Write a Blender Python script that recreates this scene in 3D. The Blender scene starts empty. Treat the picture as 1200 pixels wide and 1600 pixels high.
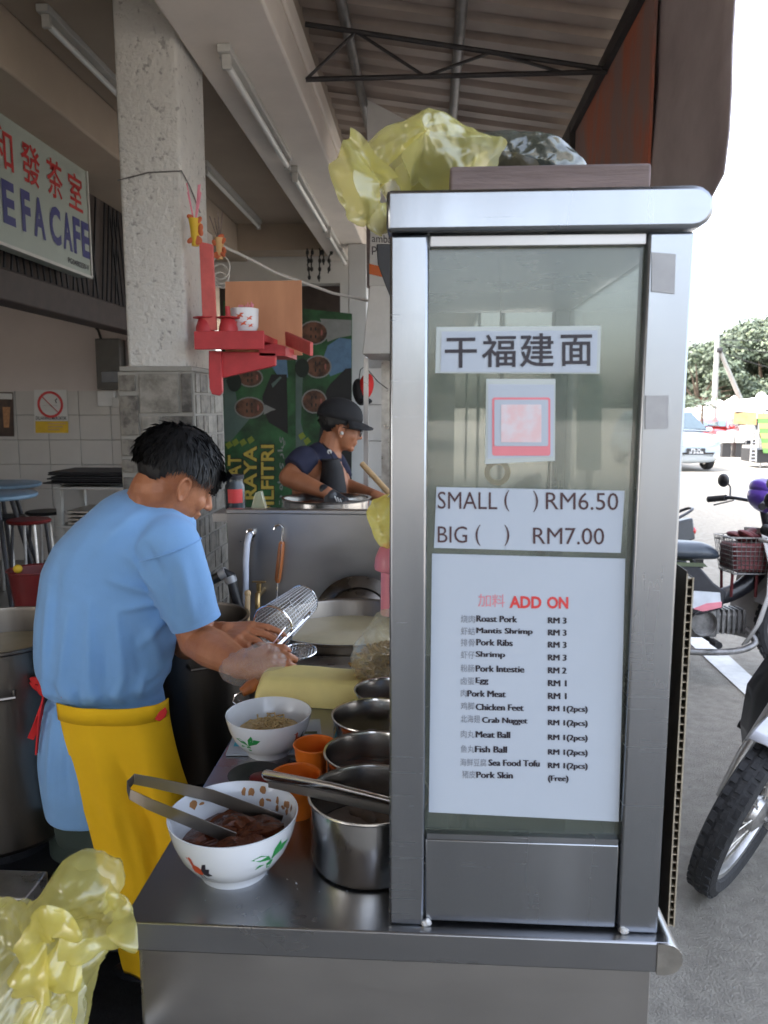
import bpy, bmesh, math, random
from mathutils import Vector as V, Matrix, noise
R = math.radians; pi = math.pi
rnd = random.Random(11)
sc = bpy.context.scene
COL = sc.collection

# ------------------------------------------------------------------ camera, sky, sun, exposure
CAMZ, PIT, YAW, F = 1.52, R(7.83), R(3.4), 1200.0
cam = bpy.data.cameras.new('camera'); co = bpy.data.objects.new('camera', cam); COL.objects.link(co)
cam.sensor_fit = 'VERTICAL'; cam.sensor_height = 36; cam.lens = F/1600*36
cam.clip_start = .02; cam.clip_end = 2000
cam.dof.use_dof = True; cam.dof.focus_distance = 1.45; cam.dof.aperture_fstop = 9.0
co.location = (0, 0, CAMZ); co.rotation_euler = (pi/2-PIT, 0, YAW)
sc.camera = co

SUN_EL, SUN_AZ = R(52), R(100)      # the sun stands behind the shophouse on the left
w = bpy.data.worlds.new('World'); sc.world = w; w.use_nodes = True
nt = w.node_tree; nt.nodes.clear()
sky = nt.nodes.new('ShaderNodeTexSky'); sky.sky_type = 'NISHITA'; sky.sun_disc = False
sky.sun_elevation = SUN_EL; sky.sun_rotation = -SUN_AZ
sky.air_density = 1.0; sky.dust_density = 5.0; sky.ozone_density = 1.0
hs = nt.nodes.new('ShaderNodeHueSaturation'); hs.inputs['Saturation'].default_value = .6
bg = nt.nodes.new('ShaderNodeBackground'); bg.inputs['Strength'].default_value = .15
ou = nt.nodes.new('ShaderNodeOutputWorld')
nt.links.new(sky.outputs[0], hs.inputs['Color']); nt.links.new(hs.outputs[0], bg.inputs[0]); nt.links.new(bg.outputs[0], ou.inputs[0])
sl = bpy.data.lights.new('sun', 'SUN'); sl.energy = .5; sl.angle = R(11); sl.color = (1, .95, .87)
so = bpy.data.objects.new('sun', sl); COL.objects.link(so)
sd = V((-math.sin(SUN_AZ)*math.cos(SUN_EL), math.cos(SUN_AZ)*math.cos(SUN_EL), math.sin(SUN_EL)))
so.location = sd*30; so.rotation_euler = sd.to_track_quat('Z', 'Y').to_euler()
sc.view_settings.view_transform = 'Standard'; sc.view_settings.look = 'None'
sc.view_settings.exposure = 3.08; sc.view_settings.gamma = 1; sc.view_settings.use_curve_mapping = False
sc.render.engine = 'CYCLES'
sc.cycles.max_bounces = 10; sc.cycles.diffuse_bounces = 6; sc.cycles.glossy_bounces = 5
sc.cycles.transmission_bounces = 6; sc.cycles.transparent_max_bounces = 24
sc.cycles.caustics_reflective = False; sc.cycles.caustics_refractive = False
sc.cycles.sample_clamp_indirect = 6
sc.cycles.use_denoising = True

# ------------------------------------------------------------------ where a point of the picture lies in the place
_r = V((math.cos(YAW), math.sin(YAW), 0))
_f = V((-math.sin(YAW)*math.cos(PIT), math.cos(YAW)*math.cos(PIT), -math.sin(PIT)))
_u = V((-math.sin(YAW)*math.sin(PIT), math.cos(YAW)*math.sin(PIT), math.cos(PIT)))
CAM = V((0, 0, CAMZ))
def ray(x, y): return _f + _r*((x-600)/F) + _u*((800-y)/F)
def PY(x, y, Y): d = ray(x, y); return CAM + d*(Y/d.y)
def PZ(x, y, z): d = ray(x, y); return CAM + d*((z-CAMZ)/d.z)
def PX(x, y, X): d = ray(x, y); return CAM + d*(X/d.x)

# ------------------------------------------------------------------ materials
MATS = {}
def nd(t, kind, **kw):
    n = t.nodes.new(kind)
    for k, v in kw.items():
        if k in n.inputs: n.inputs[k].default_value = v
        else: setattr(n, k, v)
    return n
def M(name, col, rough=.5, metal=0., var=.12, scale=12., bump=0., bscale=60., stretch=(1, 1, 1), col2=None, rvar=.0,
      trans=0., coat=0., spec=.5, thr=None, alpha=1., sheen=0., sss=0., detail=5.):
    m = bpy.data.materials.new(name); m.use_nodes = True; t = m.node_tree; t.nodes.clear()
    o = nd(t, 'ShaderNodeOutputMaterial'); b = nd(t, 'ShaderNodeBsdfPrincipled'); t.links.new(b.outputs[0], o.inputs[0])
    b.inputs['Roughness'].default_value = rough; b.inputs['Metallic'].default_value = metal
    b.inputs['Transmission Weight'].default_value = trans; b.inputs['Coat Weight'].default_value = coat
    b.inputs['Specular IOR Level'].default_value = spec; b.inputs['Alpha'].default_value = alpha
    b.inputs['Sheen Weight'].default_value = sheen
    if sss: b.inputs['Subsurface Weight'].default_value = sss; b.inputs['Subsurface Radius'].default_value = (.012, .005, .003); b.inputs['Subsurface Scale'].default_value = 1.
    tc = nd(t, 'ShaderNodeTexCoord'); mp = nd(t, 'ShaderNodeMapping'); mp.inputs['Scale'].default_value = stretch
    t.links.new(tc.outputs['Object'], mp.inputs[0])
    n = nd(t, 'ShaderNodeTexNoise', Scale=scale, Detail=detail, Roughness=.6); t.links.new(mp.outputs[0], n.inputs['Vector'])
    cr = nd(t, 'ShaderNodeValToRGB')
    c2 = col2 if col2 else tuple(max(0, c*(1-var)) for c in col); c1 = col if col2 else tuple(min(1, c*(1+var)) for c in col)
    lo, hi = thr if thr else (.3, .7)
    cr.color_ramp.elements[0].position = lo; cr.color_ramp.elements[1].position = hi
    cr.color_ramp.elements[0].color = (*c2, 1); cr.color_ramp.elements[1].color = (*c1, 1)
    t.links.new(n.outputs['Fac'], cr.inputs[0]); t.links.new(cr.outputs[0], b.inputs['Base Color'])
    if rvar:
        mr = nd(t, 'ShaderNodeMapRange'); mr.inputs['From Min'].default_value = .3; mr.inputs['From Max'].default_value = .7
        mr.inputs['To Min'].default_value = max(.02, rough-rvar); mr.inputs['To Max'].default_value = min(1, rough+rvar)
        t.links.new(n.outputs['Fac'], mr.inputs[0]); t.links.new(mr.outputs[0], b.inputs['Roughness'])
    if bump:
        n2 = nd(t, 'ShaderNodeTexNoise', Scale=bscale, Detail=6., Roughness=.65); t.links.new(mp.outputs[0], n2.inputs['Vector'])
        bp = nd(t, 'ShaderNodeBump', Strength=bump, Distance=.02); t.links.new(n2.outputs['Fac'], bp.inputs['Height'])
        t.links.new(bp.outputs[0], b.inputs['Normal'])
    MATS[name] = m; return m
def sheet(name, col, transp, gloss=.15, rough=.15, bump=0., bscale=30., transl=.5, tint=None, ior=1.5):
    """thin see-through sheet (glass, plastic film): transparent + scattering + a Fresnel gloss"""
    m = bpy.data.materials.new(name); m.use_nodes = True; t = m.node_tree; t.nodes.clear()
    o = nd(t, 'ShaderNodeOutputMaterial')
    tr = nd(t, 'ShaderNodeBsdfTransparent', Color=(*[min(1, (.55 if tint is None else tint)+(.45 if tint is None else 1-tint)*c) for c in col], 1)); tl = nd(t, 'ShaderNodeBsdfTranslucent', Color=(*col, 1)); df = nd(t, 'ShaderNodeBsdfDiffuse', Color=(*col, 1))
    m1 = nd(t, 'ShaderNodeMixShader', Fac=transl); t.links.new(df.outputs[0], m1.inputs[1]); t.links.new(tl.outputs[0], m1.inputs[2])
    m2 = nd(t, 'ShaderNodeMixShader', Fac=transp); t.links.new(m1.outputs[0], m2.inputs[1]); t.links.new(tr.outputs[0], m2.inputs[2])
    gl = nd(t, 'ShaderNodeBsdfGlossy', Roughness=rough, Color=(1, 1, 1, 1))
    lf = nd(t, 'ShaderNodeLayerWeight', Blend=.5); lp = nd(t, 'ShaderNodeMath', operation='POWER'); lp.inputs[1].default_value = 4.; t.links.new(lf.outputs['Facing'], lp.inputs[0])
    lw = nd(t, 'ShaderNodeMath', operation='MULTIPLY'); lw.inputs[1].default_value = .6 if ior > 1.4 else .3; t.links.new(lp.outputs[0], lw.inputs[0])
    ad = nd(t, 'ShaderNodeMath', operation='ADD'); ad.inputs[1].default_value = gloss; ad.use_clamp = True; t.links.new(lw.outputs[0], ad.inputs[0])
    m3 = nd(t, 'ShaderNodeMixShader'); t.links.new(ad.outputs[0], m3.inputs[0]); t.links.new(m2.outputs[0], m3.inputs[1]); t.links.new(gl.outputs[0], m3.inputs[2])
    t.links.new(m3.outputs[0], o.inputs[0])
    if bump:
        tc = nd(t, 'ShaderNodeTexCoord'); n2 = nd(t, 'ShaderNodeTexNoise', Scale=bscale, Detail=4., Distortion=1.2); t.links.new(tc.outputs['Object'], n2.inputs['Vector'])
        bp = nd(t, 'ShaderNodeBump', Strength=bump, Distance=.02); t.links.new(n2.outputs['Fac'], bp.inputs['Height'])
        for q in (tl, df, gl): t.links.new(bp.outputs[0], q.inputs['Normal'])
    MATS[name] = m; return m

# metals and stall
M('steel', (.325, .34, .365), .27, 1, .06, 6, rvar=.09, stretch=(1, 1, .12), bump=.006, bscale=160)
M('steel_top', (.32, .325, .34), .30, 1, .07, 3, rvar=.06, bump=.04, bscale=5)
M('steel_dull', (.41, .395, .385), .34, 1, .14, 4, rvar=.1, stretch=(.5, 1, 1), bump=.05, bscale=4)
M('steel_pot', (.56, .55, .54), .19, 1, .08, 14, rvar=.07, stretch=(1, 1, .2), bump=.04, bscale=22)
M('steel_old', (.21, .185, .16), .34, 1, .25, 5, rvar=.1, stretch=(1, 1, .15), bump=.06, bscale=18)
M('steel_dirty', (.42, .40, .37), .36, 1, .3, 16, rvar=.12, bump=.05, bscale=40)
M('chrome', (.75, .75, .76), .12, 1, .04)
M('brass', (.42, .30, .14), .35, 1, .2, 30)
M('weld', (.7, .69, .67), .35, 1, .25, 90, bump=.5, bscale=160)
M('iron_dark', (.045, .045, .05), .55, .6, .2, 20)
M('tape_grey', (.34, .34, .35), .45, .3, .08, 40)
def scratches(name, amt=.05):
    """fine scratches and wiping marks: thin sparse streaks in a few directions, in the roughness and a faint relief"""
    t = MATS[name].node_tree; b = next(n for n in t.nodes if n.type == 'BSDF_PRINCIPLED'); tc = nd(t, 'ShaderNodeTexCoord'); acc = None
    for k, (rx, ry, rz) in enumerate(((0, .5, .2), (.3, -.9, .1), (.1, 1.35, 0), (0, .05, .7))):
        mp = nd(t, 'ShaderNodeMapping'); mp.inputs['Rotation'].default_value = (rx, ry, rz); mp.inputs['Scale'].default_value = (4, 4, 260); mp.inputs['Location'].default_value = (k*3, k, 0); t.links.new(tc.outputs['Object'], mp.inputs[0])
        n = nd(t, 'ShaderNodeTexNoise', Scale=1., Detail=2.); t.links.new(mp.outputs[0], n.inputs['Vector'])
        mr = nd(t, 'ShaderNodeMapRange'); mr.inputs['From Min'].default_value = .68; mr.inputs['From Max'].default_value = .76; t.links.new(n.outputs['Fac'], mr.inputs[0])
        if acc is None: acc = mr.outputs[0]
        else: a = nd(t, 'ShaderNodeMath', operation='MAXIMUM'); t.links.new(acc, a.inputs[0]); t.links.new(mr.outputs[0], a.inputs[1]); acc = a.outputs[0]
    old = b.inputs['Roughness'].links[0].from_socket; m1 = nd(t, 'ShaderNodeMath', operation='MULTIPLY_ADD'); m1.inputs[1].default_value = amt; t.links.new(acc, m1.inputs[0]); t.links.new(old, m1.inputs[2]); t.links.new(m1.outputs[0], b.inputs['Roughness'])
for _n in ('steel', 'steel_top', 'steel_dull'): scratches(_n)
# plastics, papers
M('paper', (.43, .485, .565), .55, 0, .02, 8, bump=.03, bscale=9)
M('paper_film', (.46, .51, .51), .25, 0, .03, 8)
M('ink', (.025, .02, .03), .5, 0, .1)
M('ink_brown', (.06, .025, .03), .5, 0, .1)
M('ink_grey', (.20, .215, .25), .5, 0, .1)
M('ink_red', (.62, .05, .05), .5, 0, .1)
M('ink_pink', (.66, .24, .28), .5, 0, .1)
M('pink_field', (.70, .50, .52), .5, 0, .1, 45, col2=(.66, .60, .64), thr=(.42, .58)); M('ink_pinkred', (.72, .22, .26), .5, 0, .05)
M('black_plastic', (.02, .02, .022), .42, 0, .2, 20, bump=.04)
M('rubber', (.022, .022, .024), .75, 0, .3, 40, bump=.25, bscale=70)
M('white_plastic', (.62, .62, .60), .4, 0, .06, 6)
M('orange_plastic', (.80, .19, .02), .32, 0, .06, 8, sss=.0)
M('pink_plastic', (.80, .28, .36), .35, 0, .05)
M('red_plastic', (.15, .014, .014), .4, 0, .1)
M('blue_table', (.18, .30, .42), .35, 0, .05)
M('flute_board', (.075, .06, .045), .5, 0, .25, 30)
M('flute_edge', (.34, .30, .23), .5, 0, .25, 60)
# shophouse
M('plaster', (.72, .70, .66), .85, 0, .1, 30, col2=(.42, .40, .38), thr=(.30, .40), bump=1., bscale=30, detail=3.)
M('plaster_smooth', (.58, .575, .56), .8, 0, .07, 2.2, bump=.1, bscale=8)
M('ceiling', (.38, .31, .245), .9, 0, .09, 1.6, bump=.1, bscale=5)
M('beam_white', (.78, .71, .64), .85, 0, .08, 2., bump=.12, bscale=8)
M('wall_cream', (.56, .50, .47), .9, 0, .07, 1.5)
M('wall_tile', (.50, .48, .45), .3, 0, .06, 3.)
M('grout', (.27, .26, .245), .9, 0, .1)
M('grout_white', (.27, .255, .225), .6, 0, .08)
M('stone_a', (.20, .18, .15), .55, 0, .1, 16, col2=(.065, .056, .047), bump=.35, bscale=26, thr=(.38, .56))
M('stone_b', (.155, .142, .125), .55, 0, .1, 18, col2=(.045, .041, .036), bump=.35, bscale=30, thr=(.36, .6))
M('stone_c', (.27, .25, .215), .5, 0, .1, 15, col2=(.12, .108, .09), bump=.3, bscale=24, thr=(.35, .6))
M('floor', (.17, .155, .135), .4, 0, .15, 3)
M('shutter', (.05, .035, .03), .7, 0, .2)
M('tin_roof', (.47, .395, .34), .6, .0, .2, 1.6, col2=(.29, .23, .19), thr=(.3, .72), stretch=(1, 1, 1))
M('roof_pipe', (.20, .19, .18), .5, .5, .2)
M('truss', (.05, .045, .045), .6, .4, .2)
M('rust_sheet', (.46, .14, .08), .7, .0, .3, 3, col2=(.30, .19, .17), stretch=(1, 1, .5), thr=(.46, .60), bump=.1)
M('tarp_grey', (.50, .44, .45), .6, 0, .15, 3, col2=(.34, .29, .30), bump=.1, bscale=5)
M('wood_old', (.26, .20, .19), .8, 0, .3, 30, col2=(.12, .09, .085), stretch=(.12, 1, 1), bump=.3)
M('plywood', (.66, .33, .18), .6, 0, .15, 6, col2=(.50, .23, .12), stretch=(1, 1, .25))
M('wood_handle', (.40, .13, .04), .4, 0, .2, 40, stretch=(1, 1, .15))
M('wood_pale', (.56, .38, .2), .6, 0, .15, 40, stretch=(1, 1, .2))
M('altar_red', (.50, .042, .05), .5, 0, .12, 14, bump=.05)
M('altar_red_pale', (.62, .12, .11), .55, 0, .15, 14)
M('orange_paint', (.55, .13, .05), .6, 0, .1)
M('tube_white', (.75, .75, .72), .3, 0, .02)
M('fitting', (.50, .49, .46), .5, 0, .08)
M('sign_face', (.33, .37, .33), .5, 0, .06, 2)
M('sign_red', (.42, .012, .012), .5, 0, .1)
M('sign_blue', (.03, .03, .16), .5, 0, .1)
M('meter_box', (.10, .095, .085), .6, .2, .15)
M('wire_white', (.62, .60, .56), .6)
M('wire_black', (.015, .015, .015), .6)
M('pvc_white', (.60, .64, .74), .35, 0, .05)
M('red_cloth', (.60, .02, .02), .8, 0, .1)
M('yellow_sign', (.70, .45, .03), .6, 0, .1)
M('poster_dark', (.10, .06, .04), .5, 0, .4, 14, col2=(.03, .02, .02))
# food and crockery
M('melamine', (.74, .77, .82), .22, 0, .02, 5, coat=.3)
M('sauce', (.15, .042, .016), .16, 0, .4, 50, col2=(.04, .010, .005), bump=.3, bscale=90)
M('smear', (.42, .20, .08), .35, 0, .3, 60)
M('noodle', (.60, .43, .20), .5, 0, .2, 90, bump=.3)
M('fried', (.52, .31, .09), .6, 0, .35, 60, col2=(.27, .14, .035), bump=.6, bscale=80)
M('lid_dark', (.13, .115, .10), .30, 1, .3, 10, rvar=.08, bump=.04); M('yellow_block', (.86, .74, .30), .5, 0, .08, 9, bump=.05, bscale=20)
M('broth', (.40, .33, .19), .12, 0, .15, 6)
M('green_paint', (.03, .30, .08), .3)
M('rooster_red', (.60, .09, .03), .35)
M('meatball', (.24, .18, .145), .6, 0, .15, 30, bump=.2)
# people
M('skin', (.53, .225, .115), .46, 0, .1, 14, sss=.12, bump=.14, bscale=150, col2=(.39, .14, .06))
M('skin_dark', (.34, .135, .065), .5, 0, .1, 18, sss=.08, bump=.06, bscale=140)
M('lips', (.30, .10, .08), .45)
M('hair', (.010, .009, .009), .5, 0, .3, 60)
M('shirt_blue', (.215, .42, .74), .92, 0, .07, 5, sheen=.15, bump=.10, bscale=220)
M('apron_yellow', (.90, .52, .004), .85, 0, .05, 6, bump=.08, bscale=200)
M('shorts', (.030, .045, .037), .9, 0, .15, 8)
M('navy', (.018, .020, .045), .9, 0, .12, 8)
M('black_cloth', (.012, .012, .014), .85, 0, .15, 10)
# street
M('asphalt', (.34, .312, .265), .92, 0, .2, 18, bump=1., bscale=130, detail=12.)
M('kerb', (.30, .29, .27), .85, 0, .12)
M('paint_white', (.62, .62, .60), .7, 0, .12, 20)
M('car_silver', (.36, .42, .48), .28, .4, .03, coat=.6)
M('car_red', (.45, .02, .02), .3, .2, .05, coat=.6)
M('car_glass', (.05, .075, .09), .08, 0, .1, coat=.5)
M('car_dark', (.02, .02, .022), .5)
M('lamp_lens', (.55, .58, .58), .12, 0, .05, coat=.6)
M('lens_orange', (.80, .16, .02), .2, 0, .05, coat=.6)
M('lens_red', (.45, .01, .01), .2, 0, .05, coat=.6)
M('bike_white', (.62, .63, .68), .28, 0, .04, coat=.5)
M('bike_purple', (.10, .05, .36), .3, .1, .05, coat=.5)
M('bike_grey', (.36, .35, .34), .5, 0, .1)
M('bike_black', (.02, .021, .027), .35, 0, .2, 20, coat=.2)
M('seat_vinyl', (.045, .055, .07), .28, 0, .15, 14, bump=.05)
M('engine', (.23, .225, .22), .45, .8, .3, 40, bump=.2)
M('alloy', (.56, .55, .54), .35, .9, .15, 20)
M('spoke', (.5, .48, .44), .4, .9, .2)
M('basket_red', (.12, .02, .022), .6, 0, .2)
M('decal_teal', (.04, .42, .58), .4); M('decal_pink', (.75, .25, .3), .4); M('decal_white', (.62, .66, .7), .4)
M('bark', (.10, .075, .055), .9, 0, .3, 8, bump=.5)
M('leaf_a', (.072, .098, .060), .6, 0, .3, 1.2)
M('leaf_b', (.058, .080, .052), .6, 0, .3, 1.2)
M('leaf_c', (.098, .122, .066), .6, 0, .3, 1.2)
M('canvas_white', (.80, .80, .78), .8, 0, .04)
M('concrete', (.34, .34, .32), .9, 0, .1, 4, bump=.1)
M('concrete_pole', (.30, .31, .29), .9, 0, .12, 3)
M('board_orange', (.58, .36, .16), .7, 0, .25, 5)
M('cloth_green', (.16, .34, .10), .8, 0, .1); M('cloth_yellow', (.46, .44, .16), .8, 0, .1)
M('green_board', (.01, .16, .11), .5, 0, .15)
M('facade', (.48, .46, .42), .85, 0, .1, .7)
M('roof_clay', (.23, .09, .06), .85, 0, .2)
M('window_dark', (.04, .05, .06), .2)
# banner colours
M('ban_green', (.035, .15, .05), .45, 0, .5, 2.6, col2=(.006, .028, .010), thr=(.38, .66)); M('ban_pale', (.09, .14, .12), .5, 0, .2, 4)
M('ban_blue', (.10, .19, .30), .5, 0, .2); M('ban_black', (.008, .009, .010), .5, 0, .2); M('ban_face', (.17, .075, .042), .5, 0, .5, 9, col2=(.035, .016, .010), thr=(.38, .62))
M('ban_gold', (.48, .36, .06), .5, 0, .2); M('ban_white', (.22, .23, .22), .5); M('ban_lime', (.19, .24, .03), .5); M('ban_songkok', (.012, .02, .015), .6)
# see-through sheets
sheet('glass', (.36, .42, .36), .74, .035, .03, tint=.66)
sheet('glass_far', (.46, .47, .40), .58, .06, .10, tint=.8)
sheet('bag_yellow', (.93, .87, .33), .60, .06, .18, .0, 26, .6, tint=.8, ior=1.3)
sheet('bag_yellow_deep', (.94, .85, .26), .46, .06, .14, .0, 26, .55, tint=.7, ior=1.3)
sheet('bag_clear', (.86, .85, .62), .66, .05, .16, .0, 30, .5, tint=.85, ior=1.3)
sheet('bag_thin', (.88, .87, .66), .74, .08, .14, .0, 30, .5, tint=.93, ior=1.3)
sheet('bag_dark', (.16, .18, .15), .40, .07, .14, .0, 14, .4, tint=.5, ior=1.25)
sheet('glove_film', (.92, .88, .84), .76, .09, .10, .6, 70, .5, tint=.95, ior=1.35)

# ------------------------------------------------------------------ mesh helpers
ORIG = {}
class MB:
    def __init__(s): s.v = []; s.f = []; s.mi = []; s.cur = 0
    def add(s, vs, fs):
        n = len(s.v); s.v += [V(p) for p in vs]
        for q in fs: s.f.append([n+i for i in q]); s.mi.append(s.cur)
        return s
    def box(s, x0, x1, y0, y1, z0, z1):
        return s.add([(x0, y0, z0), (x1, y0, z0), (x1, y1, z0), (x0, y1, z0), (x0, y0, z1), (x1, y0, z1), (x1, y1, z1), (x0, y1, z1)],
                     [(0, 3, 2, 1), (4, 5, 6, 7), (0, 1, 5, 4), (1, 2, 6, 5), (2, 3, 7, 6), (3, 0, 4, 7)])
    def bar(s, p, q, a, b=None, up=(0, 0, 1)):
        p, q = V(p), V(q); b = b or a; d = (q-p).normalized(); up = V(up)
        if abs(d.dot(up)) > .97: up = V((1, 0, 0))
        x = d.cross(up).normalized()*a/2; y = x.cross(d).normalized()*b/2
        vs = [p-x-y, p+x-y, p+x+y, p-x+y, q-x-y, q+x-y, q+x+y, q-x+y]
        return s.add(vs, [(0, 1, 2, 3), (7, 6, 5, 4), (0, 4, 5, 1), (1, 5, 6, 2), (2, 6, 7, 3), (3, 7, 4, 0)])
    def tube(s, pts, r, n=10, caps=True, flat=1., up=None, closed=False):
        pts = [V(p) for p in pts]; m = len(pts); rs = r if isinstance(r, (list, tuple)) else [r]*m
        base = len(s.v); px = None; vs = []
        for i, p in enumerate(pts):
            a = pts[(i-1) % m] if (closed or i) else p; b = pts[(i+1) % m] if (closed or i < m-1) else p
            d = (b-a).normalized()
            if px is None:
                h = V(up) if up else (V((0, 0, 1)) if abs(d.z) < .9 else V((1, 0, 0)))
                px = d.cross(h).normalized()
            px = (px - d*px.dot(d)).normalized(); py = d.cross(px)
            for k in range(n):
                t = 2*pi*k/n; vs.append(p + px*math.cos(t)*rs[i] + py*math.sin(t)*rs[i]*flat)
        fs = []
        for i in range(m if closed else m-1):
            j = (i+1) % m
            for k in range(n): k2 = (k+1) % n; fs.append((i*n+k, i*n+k2, j*n+k2, j*n+k))
        if caps and not closed: fs.append(list(range(n))[::-1]); fs.append([(m-1)*n+k for k in range(n)])
        return s.add(vs, fs)
    def lathe(s, prof, c=(0, 0, 0), n=36, mat=None, a0=0., a1=2*pi):
        c = V(c); full = abs(a1-a0-2*pi) < 1e-6; k2 = n if full else n+1; vs = []
        for (r, z) in prof:
            for k in range(k2):
                t = a0+(a1-a0)*k/n; p = V((r*math.cos(t), r*math.sin(t), z)); vs.append((mat @ p if mat else p)+c)
        fs = []
        for i in range(len(prof)-1):
            for k in range(n):
                j = (k+1) % k2; fs.append((i*k2+k, i*k2+j, (i+1)*k2+j, (i+1)*k2+k))
        return s.add(vs, fs)
    def ball(s, c, r, nu=16, nv=10, mat=None):
        c = V(c); r = (r, r, r) if isinstance(r, (int, float)) else r; vs = []
        for i in range(nv+1):
            a = pi*i/nv
            for k in range(nu):
                t = 2*pi*k/nu; p = V((r[0]*math.sin(a)*math.cos(t), r[1]*math.sin(a)*math.sin(t), r[2]*math.cos(a)))
                vs.append((mat @ p if mat else p)+c)
        fs = []
        for i in range(nv):
            for k in range(nu): k2 = (k+1) % nu; fs.append((i*nu+k, (i+1)*nu+k, (i+1)*nu+k2, i*nu+k2))
        return s.add(vs, fs)
    def cone(s, p, q, r0, r1, n=14, round_=True):
        p, q = V(p), V(q); d = (q-p).normalized(); pts = [p, q]; rs = [r0, r1]
        s.tube(pts, rs, n)
        if round_: s.ball(p, r0, n, 8); s.ball(q, r1, n, 8)
        return s
    def prism(s, poly, ext):
        poly = [V(p) for p in poly]; e = V(ext); n = len(poly)
        return s.add(poly+[p+e for p in poly], [list(range(n))[::-1], [n+i for i in range(n)]]+[(i, (i+1) % n, n+(i+1) % n, n+i) for i in range(n)])
    def quad(s, a, b, c, d): return s.add([a, b, c, d], [(0, 1, 2, 3)])
    def ring(s, c, r, t, n=28, m=6, mat=None, flat=1.):
        c = V(c); pts = [V((r*math.cos(2*pi*k/n), r*math.sin(2*pi*k/n)*flat, 0)) for k in range(n)]
        return s.tube([(mat @ p if mat else p)+c for p in pts], t, m, closed=True)
    def build(s, name, mat, parent=None, smooth=True, bevel=0, label=None, ang=38, fix=True, solid=0.):
        org = ORIG.get(parent.name, V((0, 0, 0))) if parent else V((0, 0, 0))
        me = bpy.data.meshes.new(name); me.from_pydata([p-org for p in s.v], [], s.f)
        if fix:
            bm = bmesh.new(); bm.from_mesh(me); bmesh.ops.recalc_face_normals(bm, faces=bm.faces); bm.to_mesh(me); bm.free()
        for mm in (mat if isinstance(mat, (list, tuple)) else [mat]): me.materials.append(MATS[mm])
        if isinstance(mat, (list, tuple)): me.polygons.foreach_set('material_index', s.mi)
        if smooth:
            me.polygons.foreach_set('use_smooth', [True]*len(me.polygons)); me.set_sharp_from_angle(angle=R(ang))
        me.update()
        o = bpy.data.objects.new(name, me); COL.objects.link(o)
        if parent: o.parent = parent; ORIG[o.name] = org
        if bevel:
            b = o.modifiers.new('bevel', 'BEVEL'); b.width = bevel; b.segments = 2; b.limit_method = 'ANGLE'; b.angle_limit = R(40)
        if solid:
            q = o.modifiers.new('solid', 'SOLIDIFY'); q.thickness = solid; q.offset = 0
        if label: o['label'] = label
        return o
def thing(name, label, cat, loc=(0, 0, 0), group=None, rotz=None, kind=None):
    o = bpy.data.objects.new(name, None); COL.objects.link(o); o.location = loc; o.empty_display_size = .05
    if rotz is not None: o.rotation_euler = (0, 0, rotz); ORIG[o.name] = V((0, 0, 0))
    else: ORIG[o.name] = V(loc)
    return tag(o, label, cat, group, kind)
def tag(o, label=None, cat=None, group=None, kind=None):
    if label: o['label'] = label
    if cat: o['category'] = cat
    if group: o['group'] = group
    if kind: o['kind'] = kind
    return o
def struct(name, mb, mat, **kw):
    o = mb.build(name, mat, **kw); o['kind'] = 'structure'; return o
def one(name, mb, mat, label, cat, group=None, **kw):
    return tag(mb.build(name, mat, **kw), label, cat, group)
def copy_tree(o, parent=None):
    c = o.copy(); COL.objects.link(c)
    if parent: c.parent = parent
    for ch in [x for x in bpy.data.objects if x.parent == o]: copy_tree(ch, c)
    return c
TMP = bpy.data.scenes.new('workbench')
def remesh(o, voxel, smooth=6, fac=.5, mod=None):
    """fuse the overlapping shapes of one mesh into one continuous skin"""
    a = o.modifiers.new('r', 'REMESH'); a.mode = 'VOXEL'; a.voxel_size = voxel; a.use_smooth_shade = True
    b = o.modifiers.new('s', 'SMOOTH'); b.iterations = smooth; b.factor = fac
    TMP.collection.objects.link(o); vl = TMP.view_layers[0]; vl.update()      # evaluated alone, away from the rest of the scene
    me = bpy.data.meshes.new_from_object(o.evaluated_get(vl.depsgraph)); TMP.collection.objects.unlink(o); o.modifiers.clear()
    old = o.data; ms = [m for m in old.materials]; o.data = me; bpy.data.meshes.remove(old)
    if not me.materials:
        for m in ms: me.materials.append(m)
    if mod:
        cs = [(v_.co.copy(), v_.normal.copy()) for v_ in me.vertices]; out = []
        for c_, n_ in cs: out += mod(c_, n_)[:]
        me.vertices.foreach_set('co', out)
    me.polygons.foreach_set('use_smooth', [True]*len(me.polygons)); me.update(); return o
def fbm(p, s, o=3): return noise.fractal(V(p)*s, .5, 2., o)
_tc = {}
def text_mesh(body, bold=0., shear=0., res=3):
    k = (body, bold, shear)
    if k not in _tc:
        c = bpy.data.curves.new('lettering', 'FONT'); c.body = body; c.offset = bold; c.shear = shear; c.resolution_u = res; c.fill_mode = 'FRONT' if hasattr(c, 'fill_mode') else None
        o = bpy.data.objects.new('lettering', c)
        me = bpy.data.meshes.new_from_object(o)
        vs = [v.co.copy() for v in me.vertices]; fs = [list(p.vertices) for p in me.polygons]
        bpy.data.objects.remove(o); bpy.data.curves.remove(c); bpy.data.meshes.remove(me)
        x0 = min(v.x for v in vs); x1 = max(v.x for v in vs); y0 = min(v.y for v in vs); y1 = max(v.y for v in vs)
        _tc[k] = ([((v.x-x0)/(x1-x0), (v.y-y0)/(y1-y0)) for v in vs], fs, (x1-x0)/(y1-y0))
    return _tc[k]
def text(mb, body, bl, br, tl, bold=0., shear=0.):
    """letters stretched to the box bottom-left, bottom-right, top-left"""
    uv, fs, _ = text_mesh(body, bold, shear); bl, br, tl = V(bl), V(br), V(tl)
    return mb.add([bl+(br-bl)*u+(tl-bl)*v for u, v in uv], fs)
def jit(a): return rnd.uniform(-a, a)
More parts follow.
